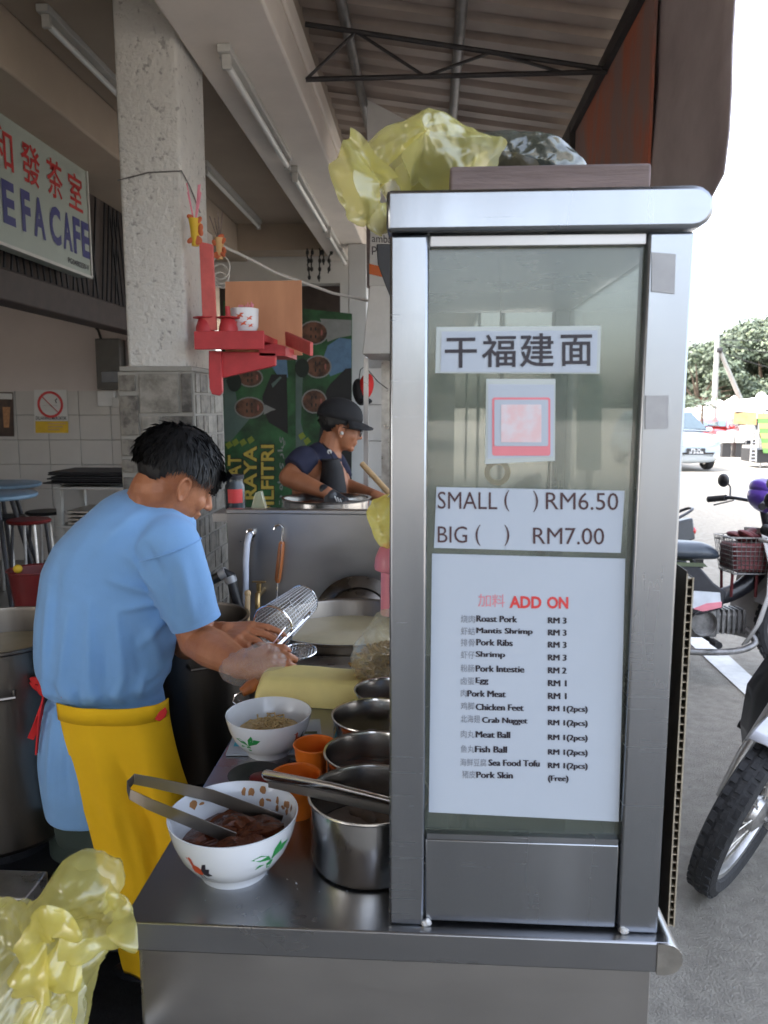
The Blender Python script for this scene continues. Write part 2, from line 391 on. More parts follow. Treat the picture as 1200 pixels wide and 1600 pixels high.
# ------------------------------------------------------------------ ground and street
def gz(Y): return -.015*max(0., min(Y, 60.)-3.)
g = MB(); ys = [-80, -20, 0, 3, 10, 20, 30, 40, 50, 60, 200, 900]
for i in range(len(ys)-1):
    a, b = ys[i], ys[i+1]
    g.quad((-400, a, gz(a)), (600, a, gz(a)), (600, b, gz(b)), (-400, b, gz(b)))
struct('ground', g, 'asphalt', smooth=False)
def on_ground(x, y):
    d = ray(x, y); t = 1.
    for _ in range(40): t = (gz((CAM+d*t).y)-CAMZ)/d.z
    return CAM+d*t
def marking(name, pts, label):
    m = MB(); ps = [on_ground(*p)+V((0, 0, .004)) for p in pts]
    m.prism([p for p in ps], (0, 0, .003)); o = m.build(name, 'paint_white', smooth=False); o['kind'] = 'structure'; o['label'] = label
marking('bay_marking', [(1030, 962), (1068, 962), (1198, 1080), (1290, 1163), (1290, 1207), (1178, 1100)], 'broad worn white parking bay line on the asphalt beside the motorbikes')
marking('lane_marking', [(1046, 746), (1063, 750), (1066, 753), (1046, 750)], 'short white lane dash in front of the silver minivan')
marking('lane_marking', [(1094, 758), (1119, 764), (1121, 767), (1096, 761)], 'short white lane dash in the middle of the road')
marking('lane_marking', [(1163, 774), (1190, 781), (1193, 785), (1165, 778)], 'white lane dash nearest to the motorbike mirror')
# loose grit close to the stall
g = MB()
for i in range(1300):
    x = rnd.uniform(.42, 2.6); y = rnd.uniform(.9, 4.2); r = rnd.uniform(.0015, .0055)*(1.6 if rnd.random() < .05 else 1)
    a = rnd.uniform(0, 6.28); k = [(x+r*math.cos(a+q*1.57+jit(.4)), y+r*math.sin(a+q*1.57+jit(.4)), gz(y)-.001) for q in range(4)]
    g.add(k+[(x+jit(r*.3), y+jit(r*.3), gz(y)+r*rnd.uniform(.5, .9))], [(0, 1, 4), (1, 2, 4), (2, 3, 4), (3, 0, 4)])
o = g.build('grit', 'kerb', smooth=False); tag(o, 'loose pale grit scattered over the asphalt beside the stall', 'grit', kind='stuff')

# ------------------------------------------------------------------ shophouse
SH = thing('shophouse', 'two-storey shophouse with a white beamed five-foot-way ceiling and tiled cafe wall', 'building', (-4, 4, 0))
SLAB = 3.36
m = MB(); m.box(-8.4, -1.5, -14, 2.7, -.3, .06); m.box(-8.4, -.9, 2.7, 12, -.3, .0598); m.build('floor', 'floor', SH, smooth=False)
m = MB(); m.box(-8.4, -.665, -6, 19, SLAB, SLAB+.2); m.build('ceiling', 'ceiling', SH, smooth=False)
m = MB(); m.box(-8.4, -.72, -14, 19, SLAB+.2, 9.2); up = m.build('upper_storey', 'facade', SH, smooth=False)
for yy in (-11, -8, -5, -2, 1, 4, 7):
    q = MB(); q.box(-.74, -.70, yy-.6, yy+.6, 5, 6.6); wq = q.build('window', 'window_dark', SH, smooth=False)
BB = 3.07
m = MB(); m.box(-1.08, -.655, -3, 8.5, BB, SLAB-.002); m.box(-.66, -.635, -3, 8.5, BB+.17, SLAB-.004); m.build('beam', 'beam_white', SH, bevel=.012)
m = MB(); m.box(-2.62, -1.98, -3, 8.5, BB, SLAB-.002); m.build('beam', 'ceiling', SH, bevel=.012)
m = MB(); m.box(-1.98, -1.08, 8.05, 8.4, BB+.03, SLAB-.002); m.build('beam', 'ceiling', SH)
# lintel with dark grille behind the cafe sign
m = MB(); m.box(-2.60, -2.42, 1.5, 7, 2.12, 2.30); m.build('lintel', 'shutter', SH, bevel=.01)
m = MB(); m.box(-2.56, -2.50, 1.5, 7, 2.30, BB-.002); m.build('transom', 'shutter', SH)
m = MB()
for k in range(46):
    y = 3.2+k*.08; m.bar((-2.48, y, 2.32), (-2.48, y+rnd.choice((.12, -.12)), BB-.02), .012)
m.build('grille', 'iron_dark', SH)
# cafe back wall, its tiled lower half
m = MB(); m.box(-8.4, -2.0, 7.0, 7.2, 1.66, SLAB-.001); m.build('wall', 'wall_cream', SH, smooth=False)
m = MB(); m.box(-8.4, -2.0, 7.012, 7.2, .06, 1.655); dado = m.build('tiled_wall', 'grout', SH, smooth=False)
tm = MB(); tm.box(.002, .298, -.010, .0, .002, .228); t0 = None
for r in range(7):
    for c in range(9):
        if t0 is None: t0 = tm.build('tile', 'wall_tile', dado, bevel=.003); o = t0; t0.data.transform(Matrix.Translation(ORIG['tiled_wall']))
        else: o = t0.copy(); COL.objects.link(o)
        o.location = V((-4.75+c*.3, 7.012, .06+r*.23)) - ORIG['tiled_wall']
m = MB(); m.box(-8.5, -8.38, -3, 12, .06, SLAB); m.build('wall', 'wall_cream', SH, smooth=False)
m = MB(); m.box(-2.72, -2.60, 6.93, 6.995, .06, 2.2); m.build('post', 'orange_paint', SH, bevel=.005)
# end of the five-foot way
m = MB(); m.box(-2.6, -.64, 8.5, 8.7, 2.84, SLAB-.001); m.box(-.98, -.64, 8.5, 8.7, .06, 2.84); m.build('wall', 'plaster_smooth', SH, smooth=False)
m = MB(); m.box(-2.6, -.2, 9.6, 9.7, .06, 3.36); m.build('wall', 'shutter', SH, smooth=False)
m = MB(); m.tube([(-2.6, 8.42, 3.28), (-1.2, 8.42, 3.30), (-.6, 8.42, 3.05), (.2, 8.42, 3.03)], .045, 10); m.build('drain_pipe', 'red_plastic', SH)
m = MB(); m.box(-.80, -.62, 7.62, 7.8, .06, BB-.003); m.build('far_pillar', 'plaster_smooth', SH, bevel=.01)
m = MB(); m.box(-.62, -.02, 7.70, 7.76, .06, 2.0); wp = m.build('white_partition', 'grout', SH)
for r in range(5):
    for c in range(2):
        q = MB(); x = -.615+c*.3; z = .1+r*.36; q.box(x, x+.292, 7.688, 7.699, z, z+.352); q.build('tile', 'wall_tile', wp, bevel=.003)

# pillar
PL = thing('pillar', 'rough white plaster pillar with grey stone-tile base beside the man in blue', 'pillar', (-1.24, 3.68, 0))
m = MB(); n0 = 10
def shaft(x0, x1, y0, y1, z0, z1, r=.018):
    pts = []
    for cx, cy, a in ((x1-r, y0+r, -90), (x1-r, y1-r, 0), (x0+r, y1-r, 90), (x0+r, y0+r, 180)):
        for k in range(4): t = R(a+30*k); pts.append((cx+r*math.cos(t), cy+r*math.sin(t)))
    return [V((x, y, z0)) for x, y in pts], V((0, 0, z1-z0))
m.prism(*shaft(-1.385, -1.105, 3.5, 3.90, 1.70, SLAB+.01)); m.build('plaster_shaft', 'plaster', PL)
m = MB(); m.box(-1.41, -1.06, 3.44, 3.93, .06, 1.675); m.box(-1.405, -1.07, 3.45, 3.92, 1.676, 1.70); base = m.build('tile_base', 'grout_white', PL, bevel=.004)
pat = [(3, 28, 4, 28), (34, 94, 2, 61), (99, 115, 2, 60), (3, 31, 35, 95), (36, 63, 66, 95), (68, 115, 66, 92), (3, 47, 101, 127), (52, 80, 98, 150), (85, 115, 98, 128), (3, 47, 132, 152), (85, 115, 133, 152)]
k = .35/118; smat = ['stone_a', 'stone_b', 'stone_c']
for rep in range(4):
    for i, (a, b, c, d) in enumerate(pat):
        z1 = 1.672-(c+rep*156)*k; z0 = 1.672-(d+rep*156)*k
        if z0 < .08: continue
        q = MB(); q.box(-1.41+a*k, -1.41+b*k, 3.432-rnd.uniform(0, .003), 3.4395, z0, z1); q.build('tile', smat[(i*2+rep) % 3], base, bevel=.002)
for r in range(17):
    zz = 1.668-r*.095; off = 0.; y = 3.447+.004
    while y < 3.90:
        wd = rnd.choice((.07, .11, .16)); y1 = min(y+wd, 3.925)
        if y1-y > .03:
            q = MB(); q.box(-1.0597, -1.052-rnd.uniform(0, .002), y, y1-.012, zz-.085, zz); q.build('tile', rnd.choice(['stone_c', 'stone_c', 'stone_a']), base, bevel=.002)
        y = y1
# binding wire round the shaft
m = MB(); zz = PY(192, 282, 3.497).z
m.tube([(-1.39, 3.494, zz), (-1.25, 3.493, zz+.03), (-1.10, 3.494, zz+.035), (-1.098, 3.6, zz), (-1.098, 3.75, zz-.08)], .003, 6); m.build('binding_wire', 'roof_pipe', PL)
# second pillars of the same arcade behind the viewer
for yy in (-1.6,):
    q = MB(); q.box(-1.40, -1.06, yy-.45, yy, .06, BB); one('pillar', q, 'plaster', 'white pillar of the arcade behind the viewer', 'pillar', bevel=.01)

# fluorescent lamps under slab and beam
def lamp(x, y0, y1, z, label, tilt=0):
    t = thing('fluorescent_lamp', label, 'lamp', (x, (y0+y1)/2, z), 'fluorescent lamps of the five-foot way')
    m = MB(); m.box(x-.03, x+.03, y0, y1, z-.035, z-.001); m.build('batten', 'fitting', t, bevel=.004)
    m = MB(); m.tube([(x+.005, y0+.05, z-.075), (x+.005, y1-.05, z-.075)], .016, 10); m.build('tube', 'tube_white', t)
    for yy in (y0+.02, y1-.05):
        m = MB(); m.box(x-.016, x+.024, yy, yy+.022, z-.096, z-.0355); m.build('lamp_holder', 'fitting', t, bevel=.004)
    m = MB(); m.box(x-.045, x-.032, y0+.1, y1-.1, z-.02, z-.001); m.build('conduit', 'white_plastic', t)
lamp(-.90, 3.50, 5.0, BB, 'fluorescent lamp on the white beam closest to the pillar top')
lamp(-.90, 5.2, 6.75, BB, 'second fluorescent lamp along the white beam')
lamp(-.90, 6.9, 8.3, BB, 'farthest fluorescent lamp on the white beam by the red pipe')
lamp(-1.80, 3.72, 5.0, SLAB, 'fluorescent lamp on the ceiling above the cafe sign')
lamp(-1.72, 6.0, 7.9, SLAB, 'fluorescent lamp on the slab seen just behind the pillar')

# ------------------------------------------------------------------ tin awning over the stalls
AW = thing('tin_awning', 'dark corrugated tin awning on steel pipes and thin trusses', 'awning', (0, 4, 3))
def roof_z(x): return 3.50-(x+.65)*.155
m = MB(); pitch = .19
def sheet_mesh(y0, wd):
    q = MB(); pr = []
    k = 0; y = y0
    while y < y0+wd-.001:
        pr += [(y, 0), (y+.09, 0), (y+.115, .03), (y+.165, .03)]; y += pitch
    pr.append((y0+wd+.02, 0))
    vs = [(x, yy, roof_z(x)+dz) for x in (-.718, .95) for yy, dz in pr]; n = len(pr)
    return q.add(vs, [(i, i+1, n+i+1, n+i) for i in range(n-1)])
y = -4.74  # unseen sheets over and behind the viewer added to shade the cabinet front
for i in range(32):
    sheet_mesh(y, .76).build('roof_sheet', 'tin_roof', AW, smooth=False, solid=.002); y += .762
for x in (-.44, .13):
    m = MB(); m.tube([(x, -4.7, roof_z(x)-.035), (x, 19, roof_z(x)-.035)], .028, 10); m.build('purlin', 'roof_pipe', AW)
for Yt in (4.12, 7.0, 10., 13.):
    m = MB(); A = V((-.64, Yt, 3.42)); B = V((.86, Yt, 3.17)); C_ = V((-.64, Yt, 3.16)); D = V((.86, Yt, 3.16))
    m.tube([A, B], .013, 8); m.tube([C_, D], .013, 8)
    zz = [C_.lerp(D, 0), A.lerp(B, .17), C_.lerp(D, .40), A.lerp(B, .62), C_.lerp(D, .86)]
    for a, b in zip(zz, zz[1:]): m.tube([a, b], .008, 6)
    m.build('truss', 'truss', AW)
m = MB(); m.bar((.86, -4.7, 3.2), (.86, 19, 3.2), .05, .07); m.build('edge_beam', 'truss', AW)
for Yp in (5.0, 9.5, 14., 18.5):
    m = MB(); m.tube([(.86, Yp, gz(Yp)), (.86, Yp, 3.2)], .03, 10); m.build('post', 'truss', AW)
# hanging side sheets on the street side
m = MB(); nY = (PX(1135, 10, .875).y+PX(1119, 280, .875).y)/2; mY = PX(1022, 120, .875).y; fY = PX(872, 150, .875).y; bz = PX(1116, 300, .875).z
q = [(.865, mY, bz-.08), (.865, fY, bz+.05), (.865, fY, 3.19), (.865, mY, 3.19)]
m.prism(q, (.012, 0, 0)); o = one('rusty_side_sheet', m, 'rust_sheet', 'rust-red metal sheet hanging from the awning edge above the wooden plank', 'metal sheet', smooth=False)
m = MB(); n = 12; vs = []
for j in range(9):
    for i in range(n+1):
        f = i/n; Y_ = nY+f*(mY+.4-nY); z0 = bz-(.05*f)+(.05*(1-f*6) if f < 1/6 else 0); z = z0+(3.21-z0)*j/8
        vs.append((.896+.010*math.sin(f*7+j*.3)+.006*math.sin(j*1.3+f*3), Y_-.03*(1-j/8)*0, z))
m.add(vs, [(j*(n+1)+i, j*(n+1)+i+1, (j+1)*(n+1)+i+1, (j+1)*(n+1)+i) for j in range(8) for i in range(n)])
one('hanging_tarp', m, 'tarp_grey', 'grey-brown tarp hanging from the awning beside the rusty sheet', 'tarp', solid=.006)

# unseen shophouses added behind the viewer to give the steel and glass reflections
def far_shop(label, x0, x1, y, h, mat):
    t = thing('shophouse', label, 'building', ((x0+x1)/2, y, 0), 'shophouses added behind the viewer')
    m = MB(); m.box(x0, x1, y-8, y, 0, h); m.build('wall', mat, t, smooth=False)
    m = MB(); m.prism([(x0-.3, y+.4, h), (x1+.3, y+.4, h), (x1+.3, y-4, h+1.6), (x0-.3, y-4, h+1.6)], (0, 0, .15)); m.build('roof', 'roof_clay', t, smooth=False)
    k = int((x1-x0)/2.2)
    for i in range(k):
        x = x0+1+i*(x1-x0-1)/k
        m = MB(); m.box(x, x+1.1, y, y+.06, h*.58, h*.82); m.build('window', 'window_dark', t, smooth=False)
        m = MB(); m.box(x-.1, x+1.5, y, y+.08, .1, h*.38); m.build('shutter', 'shutter', t, smooth=False)
far_shop('cream shophouse row added unseen behind the viewer', -22, -3, -26, 6.5, 'facade')
# ------------------------------------------------------------------ trees, pole, tents, cars, street stall
def leaf_tree(name, label, base, h, blobs, leaf, mats, trunk_r, seed, limbs=6, dens=1.0):
    r = random.Random(seed); base = V(base); t = thing(name, label, 'tree', base, 'trees behind the street')
    m = MB(); top = base+V((0, 0, h*.42)); m.tube([base, base+V((.1, 0, h*.2)), top], [trunk_r*1.2, trunk_r, trunk_r*.8], 10)
    for c, rr in blobs[:limbs+6]: m.tube([top-V((0, 0, h*.06)), top.lerp(base+V(c), .5)+V((0, 0, h*.03)), base+V(c)], [trunk_r*.45, trunk_r*.22, trunk_r*.06], 7)
    m.build('trunk', 'bark', t)
    m = MB()
    for c, rr in blobs:
        c = base+V(c); n = int(dens*110*(rr[0]*rr[2])/(leaf*leaf*8))
        for k in range(n):
            d = V((r.gauss(0, 1), r.gauss(0, 1), r.gauss(0, 1))).normalized(); s = r.random()**.3
            if d.z < -.3 and r.random() < .45: continue
            p = c+V((d.x*rr[0]*s, d.y*rr[1]*s, d.z*rr[2]*s)) + V((r.gauss(0, .1)*rr[0], 0, r.gauss(0, .09)*rr[2]))
            nrm = (d+V((r.gauss(0, .6), r.gauss(0, .6), r.gauss(.5, .6)))).normalized(); a = nrm.orthogonal().normalized()
            a.rotate(Matrix.Rotation(r.uniform(0, 6.28), 3, nrm)); b = nrm.cross(a); L = leaf*r.uniform(.6, 1.3)
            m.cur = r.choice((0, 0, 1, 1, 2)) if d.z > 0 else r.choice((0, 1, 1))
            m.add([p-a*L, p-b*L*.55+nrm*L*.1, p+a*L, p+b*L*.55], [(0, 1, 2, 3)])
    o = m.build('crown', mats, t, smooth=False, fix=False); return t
def umbrella_blobs(w, h0, h1, n, seed, lean=0):
    r = random.Random(seed); out = []
    for i in range(n):
        a = r.uniform(0, 6.28); q = math.sqrt(r.random())*w; z = h1-(h1-h0)*(q/w)**1.6*rnd.uniform(.75, 1.1)
        s = w*r.uniform(.16, .27); out.append(((q*math.cos(a)+lean, q*math.sin(a)*.7, z-s*.35), (s, s, s*.52)))
    return out
L3 = ['leaf_a', 'leaf_b', 'leaf_c']
Yt = 78.
def gp(px, Y): p = PY(px, 640, Y); return V((p.x, Y, gz(Y)))
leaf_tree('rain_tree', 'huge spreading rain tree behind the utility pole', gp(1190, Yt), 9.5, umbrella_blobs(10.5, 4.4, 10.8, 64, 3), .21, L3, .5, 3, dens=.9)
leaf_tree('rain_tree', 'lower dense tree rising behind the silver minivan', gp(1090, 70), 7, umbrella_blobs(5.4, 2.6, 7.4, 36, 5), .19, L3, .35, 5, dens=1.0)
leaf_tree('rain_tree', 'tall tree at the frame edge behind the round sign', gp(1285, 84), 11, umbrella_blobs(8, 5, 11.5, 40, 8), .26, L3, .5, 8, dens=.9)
for i in range(3): leaf_tree('reflection_tree', ['added leafy tree far behind the viewer', 'second added leafy tree far behind the viewer', 'third added leafy tree far behind the viewer'][i], (3+i*13, -88-i*4, 0), 6, umbrella_blobs(5.5, 2.5, 6+i, 22, 14+i), .42, L3, .3, 14+i, dens=.8)  # unseen trees added to soften the horizon reflected in glass and steel
# dark understorey far back
for i, (px, Y, hh) in enumerate(((1120, 95, 4.6), (1165, 92, 4.2), (1215, 98, 5.))):
    leaf_tree('hedge_tree', ['dark bushy tree low behind the white tents', 'dark low tree between tent peak and pole brace', 'dark low tree behind the street stall roof'][i], gp(px, Y), hh,
              [((jit(3.2), jit(1.5), rnd.uniform(1.2, hh)), (1.6, 1.4, 1.1)) for _ in range(14)], .34, ['leaf_b', 'leaf_b', 'leaf_a'], .25, 20+i, dens=1.3)
# papaya-like small tree
b = gp(1097, 33); t = thing('papaya_tree', 'small papaya tree with a thin stem beside the minivan roof', 'tree', b)
m = MB(); tp = V((b.x, b.y, PY(1097, 634, 33).z)); m.tube([b, b.lerp(tp, .5)+V((.03, 0, 0)), tp], [.09, .07, .05], 8); m.build('trunk', 'bark', t)
m = MB()
for i in range(26):
    a = i*2.4; el = R(rnd.uniform(-25, 50)); ln = rnd.uniform(.3, .62); d = V((math.cos(a)*math.cos(el), math.sin(a)*math.cos(el), math.sin(el)))
    e = tp+d*ln; m.tube([tp, tp.lerp(e, .5)+V((0, 0, .06)), e], .012, 5)
    for j in range(7):
        aa = a+R(-75+25*j); L = rnd.uniform(.16, .28); dd = V((math.cos(aa), math.sin(aa), -.35)); s = V((-math.sin(aa), math.cos(aa), 0))*.05
        m.add([e, e+dd*L*.5+s, e+dd*L, e+dd*L*.5-s], [(0, 1, 2, 3)])
m.build('crown', 'leaf_a', t, smooth=False, fix=False)
# utility pole with leaning brace
Yp = 36.; b = on_ground(1113.5, 691); b = PY(1113.5, 691, Yp); tp = PY(1121.5, 521, Yp)
t = thing('utility_pole', 'grey concrete utility pole with a slanted brace and wires', 'pole', (b.x, Yp, gz(Yp)))
m = MB(); m.tube([(b.x, Yp, gz(Yp)), tp], [.15, .10], 12); m.build('pole', 'concrete_pole', t)
m = MB(); e = PY(1164, 640, Yp+.6); d0 = PY(1123, 544, Yp); m.tube([d0, e, e+(e-d0)*.75], [.09, .12, .13], 10); m.build('brace', 'concrete_pole', t)
m = MB(); m.tube([d0-V((.12, 0, .1)), d0+V((.12, 0, -.1))], .14, 10); m.build('collar', 'iron_dark', t)
for k, (y0, sag) in enumerate(((531, .5), (535, 1.3), (548, 1.9))):
    A = PY(1123, y0, Yp); B = A+V((14, 9-k*3, 2.2)); m = MB(); m.tube([A.lerp(B, i/14)-V((0, 0, sag*(1-(2*i/14-1)**2))) for i in range(15)], .018, 5); m.build('wire', 'wire_black', t)
# white market tents
def tent(px, Y, wd, eave_y, peak_y, label):
    c = PY(px, 640, Y); ez = PY(px, eave_y, Y).z; pz = PY(px, peak_y, Y).z; h = wd/2; g0 = gz(Y)
    t = thing('market_tent', label, 'tent', (c.x, Y, g0), 'white peaked market tents')
    m = MB(); n = 8; vs = []
    for i in range(n+1):
        f = i/n; s = h*(1-f)**1.25+.02; z = ez+(pz-ez)*f
        vs += [(c.x-s, Y-s, z), (c.x+s, Y-s, z), (c.x+s, Y+s, z), (c.x-s, Y+s, z)]
    m.add(vs, [(4*i+k, 4*i+(k+1) % 4, 4*i+4+(k+1) % 4, 4*i+4+k) for i in range(n) for k in range(4)])
    m.build('roof', 'canvas_white', t, smooth=False)
    m = MB()
    for k in range(4):
        a = [(-1, -1), (1, -1), (1, 1), (-1, 1)][k]; b_ = [(-1, -1), (1, -1), (1, 1), (-1, 1)][(k+1) % 4]
        A = V((c.x+a[0]*h, Y+a[1]*h, ez)); B = V((c.x+b_[0]*h, Y+b_[1]*h, ez)); m.quad(A, B, B-V((0, 0, .28)), A-V((0, 0, .28)))
    m.build('valance', 'canvas_white', t, smooth=False, solid=.01)
    for sx in (-1, 1):
        for sy in (-1, 1):
            m = MB(); m.tube([(c.x+sx*(h-.06), Y+sy*(h-.06), g0), (c.x+sx*(h-.06), Y+sy*(h-.06), ez)], .035, 8); m.build('leg', 'alloy', t)
tent(1146, 44, 2.7, 645, 618, 'white peaked market tent beside the pole brace')
tent(1082, 48, 2.9, 652, 638, 'low white tent behind the minivan roof')
tent(1118, 60, 3.6, 640, 622, 'white tent peak half hidden behind the utility pole')
# dim goods under the tents
m = MB(); c = PY(1150, 665, 46)
for k in range(9):
    x = c.x-1.2+k*.3; hh = rnd.uniform(.7, 1.5); m.box(x, x+.27, 45.5+jit(.2), 46.2, gz(46), gz(46)+hh)
one('tent_goods', m, 'iron_dark', 'dark covered goods under the peaked market tent', 'goods', bevel=.02)
# planter blocks
for i, (px, wd) in enumerate(((1138, 17), (1157, 13))):
    a = PY(px-wd/2, 675, 30); b_ = PY(px+wd/2, 692, 30); t = thing('concrete_block', ['pale concrete block beside the red car', 'smaller pale concrete block near the street stall'][i], 'block', ((a.x+b_.x)/2, 30.3, gz(30)))
    m = MB(); m.box(a.x, b_.x, 30, 30.6, b_.z, a.z); m.build('block', 'paint_white', t, bevel=.02)
    m = MB(); m.box(a.x+.05, b_.x-.05, 30.08, 30.5, gz(30), b_.z-.002); m.build('footing', 'car_dark', t)
# round sign seen beyond the stall
c = PY(1189.5, 621, 27); t = thing('road_sign', 'round white road sign with a black symbol above the street stall', 'sign', (c.x, 27, gz(27)))
m = MB(); rm = Matrix.Rotation(R(90), 3, 'X'); m.lathe([(0, .012), (.175, .012), (.185, 0), (.175, -.012), (0, -.012)], c, 28, rm); m.build('plate', 'white_plastic', t)
m = MB(); m.bar(c+V((0, -.016, -.10)), c+V((0, -.016, .10)), .045, .006); m.bar(c+V((-.055, -.017, .10)), c+V((.055, -.017, .10)), .035, .006, up=(0, 0, 1)); m.bar(c+V((-.04, -.017, -.02)), c+V((.04, -.017, -.02)), .03, .006)
m.build('symbol', 'car_dark', t, smooth=False)
m = MB(); m.tube([(c.x, 27.03, gz(27)), (c.x, 27.03, c.z+.1)], .03, 8); m.build('post', 'alloy', t)

# ------------------------------------------------------------------ minivan and red car
def car(name, label, paint, loc, rz, L=4.5, W=1.75, H=1.68, plate=True, cat='car'):
    t = thing(name, label, cat, loc, rotz=rz); m = MB()
    st = [(-L/2, .30, .62, .72), (-L/2+.06, .22, .92, .90), (-L/2+.45, .20, 1.02, .96), (-L/2+.95, .20, 1.10, 1.), (-L/2+1.6, .20, 1.12, 1.), (0, .20, 1.12, 1.), (L/2-.6, .20, 1.12, 1.), (L/2-.08, .22, 1.05, .95), (L/2, .34, .92, .86)]
    def ring(x, z0, z1, s):
        h = W/2*s; return [V((x, -h*.96, z0)), V((x, -h, z0+.2)), V((x, -h, z1-.22)), V((x, -h*.93, z1-.04)), V((x, -h*.6, z1)), V((x, 0, z1+.012)), V((x, h*.6, z1)), V((x, h*.93, z1-.04)), V((x, h, z1-.22)), V((x, h, z0+.2)), V((x, h*.96, z0))]
    rings = [ring(*s) for s in st]; n = 11; vs = [p for r_ in rings for p in r_]; fs = [(i*n+k, i*n+(k+1) % n, (i+1)*n+(k+1) % n, (i+1)*n+k) for i in range(len(st)-1) for k in range(n)]
    fs += [list(range(n))[::-1], [(len(st)-1)*n+k for k in range(n)]]; m.add(vs, fs); o = m.build('body', paint, t, ang=50)
    q = o.modifiers.new('s', 'SUBSURF'); q.levels = q.render_levels = 1
    # cabin
    cab = [(-L/2+.92, 1.10, .93), (-L/2+1.75, H-.05, .76), (-L/2+2.1, H, .76), (L/2-.75, H-.02, .74), (L/2-.18, 1.05, .88)]
    m = MB(); vs = []
    for (x, z, s) in cab:
        h = W/2*s; vs += [V((x, -h, z)), V((x, 0, z+.03)), V((x, h, z))]
    bt = [(-L/2+.92, .93), (-L/2+1.75, .97), (-L/2+2.1, .97), (L/2-.75, .96), (L/2-.18, .88)]
    for (x, s) in bt: vs += [V((x, -W/2*s, 1.06)), V((x, 0, 1.06)), V((x, W/2*s, 1.06))]
    fs = []
    for i in range(4):
        for k in range(2): fs.append((i*3+k, i*3+k+1, (i+1)*3+k+1, (i+1)*3+k))
        fs.append((i*3, (i+1)*3, 15+(i+1)*3, 15+i*3)); fs.append((i*3+2, 15+i*3+2, 15+(i+1)*3+2, (i+1)*3+2))
    m.add(vs, fs); m.build('cabin', paint, t, ang=25, bevel=.02)
    h = W/2
    def pane(nm, pts, off, mat='car_glass'):
        q = MB(); q.prism([V(p)+V(off) for p in pts], V(off)*.25); return q.build(nm, mat, t, smooth=False)
    x0, x1 = -L/2+.98, -L/2+1.72
    pane('windscreen', [(x0, -h*.88, 1.13), (x0, h*.88, 1.13), (x1, h*.72, H-.08), (x1, -h*.72, H-.08)], (-.022, 0, .02))
    for s in (-1, 1): pane('side_window', [(x0+.35, s*h*.945, 1.14), (L/2-.9, s*h*.94, 1.14), (L/2-1.0, s*h*.785, H-.14), (x1+.25, s*h*.79, H-.14)], (0, s*.016, 0))
    for sx in (-1, 1):
        for s in (-1, 1):
            w_ = MB(); rm = Matrix.Rotation(R(90), 3, 'X'); x = sx*(L/2-.86)
            w_.lathe([(.19, -.10), (.30, -.10), (.325, -.06), (.325, .06), (.30, .10), (.19, .10)], (x, s*(h-.11), .325), 28, rm); wo = w_.build('wheel', 'rubber', t)
            w_ = MB(); w_.lathe([(0, .07), (.06, .085), (.19, .075), (.2, .09), (.2, -.09), (0, -.09)], (x, s*(h-.10), .325), 20, rm); w_.build('rim', 'alloy', wo)
    xf = -L/2
    for s in (-1, 1):
        m = MB(); m.prism([(xf+.05, s*h*.50, .80), (xf+.05, s*h*.80, .86), (xf+.36, s*h*.97, .98), (xf+.32, s*h*.93, .84), (xf+.10, s*h*.86, .76), (xf-.01, s*h*.52, .74)], (-.035, s*.012, .02)); m.build('headlight', 'lamp_lens', t, bevel=.01)
        m = MB(); m.ball((xf+.035, s*h*.70, .42), (.05, .075, .075), 14, 8); m.build('fog_lamp', 'lamp_lens', t)
        m = MB(); m.ball((xf+1.22, s*(h+.09), 1.13), (.06, .11, .08), 14, 8); m.tube([(xf+1.25, s*h*.93, 1.08), (xf+1.22, s*(h+.05), 1.1)], .02, 8); m.build('mirror', paint, t)
    m = MB(); m.prism([(xf-.012, -h*.62, .54), (xf-.012, h*.62, .54), (xf+.02, h*.56, .40), (xf+.02, -h*.56, .40)], (.05, 0, 0)); gr = m.build('grille', 'car_dark', t)
    m = MB(); m.bar((xf-.02, -h*.58, .47), (xf-.02, h*.58, .47), .02, .018); m.build('grille_bar', paint, gr)
    m = MB(); m.prism([(xf+.02, -h*.62, .745), (xf-.02, 0, .70), (xf+.02, h*.62, .745), (xf+.03, h*.62, .765), (xf-.015, 0, .725), (xf+.03, -h*.62, .765)], (-.02, 0, 0)); m.build('trim', 'chrome', t)
    m = MB(); m.ball((xf-.02, 0, .745), (.015, .05, .035), 12, 8); m.build('badge', 'chrome', t)
    if plate:
        m = MB(); m.box(xf-.045, xf-.03, -.26, .26, .50, .66); p = m.build('number_plate', 'car_dark', t)
        m = MB(); text(m, 'PLX', (xf-.0465, .14, .585), (xf-.0465, -.14, .585), (xf-.0465, .14, .65), .012); m.build('lettering', 'decal_white', p, smooth=False, fix=False); m = MB(); text(m, '3368', (xf-.0465, .2, .51), (xf-.0465, -.2, .51), (xf-.0465, .2, .572), .012); m.build('lettering', 'decal_white', p, smooth=False, fix=False)
    m = MB()
    for s in (-.5, .12): m.tube([(x0-.02, s*h*1.3, 1.15), (x0+.06, s*h*1.3+.55, 1.2)], .012, 6)
    m.build('wiper', 'car_dark', t); return t
c = on_ground(1078, 737)
car('minivan', 'silver minivan driving towards the viewer on the street', 'car_silver', (c.x-.20, c.y+2.1, gz(c.y)), R(90+7), cat='van')
c = PY(1146, 690, 33); car('parked_car', 'red car half hidden behind the utility pole and concrete block', 'car_red', (c.x-.35, 34.5, gz(34)), R(60), H=1.45)

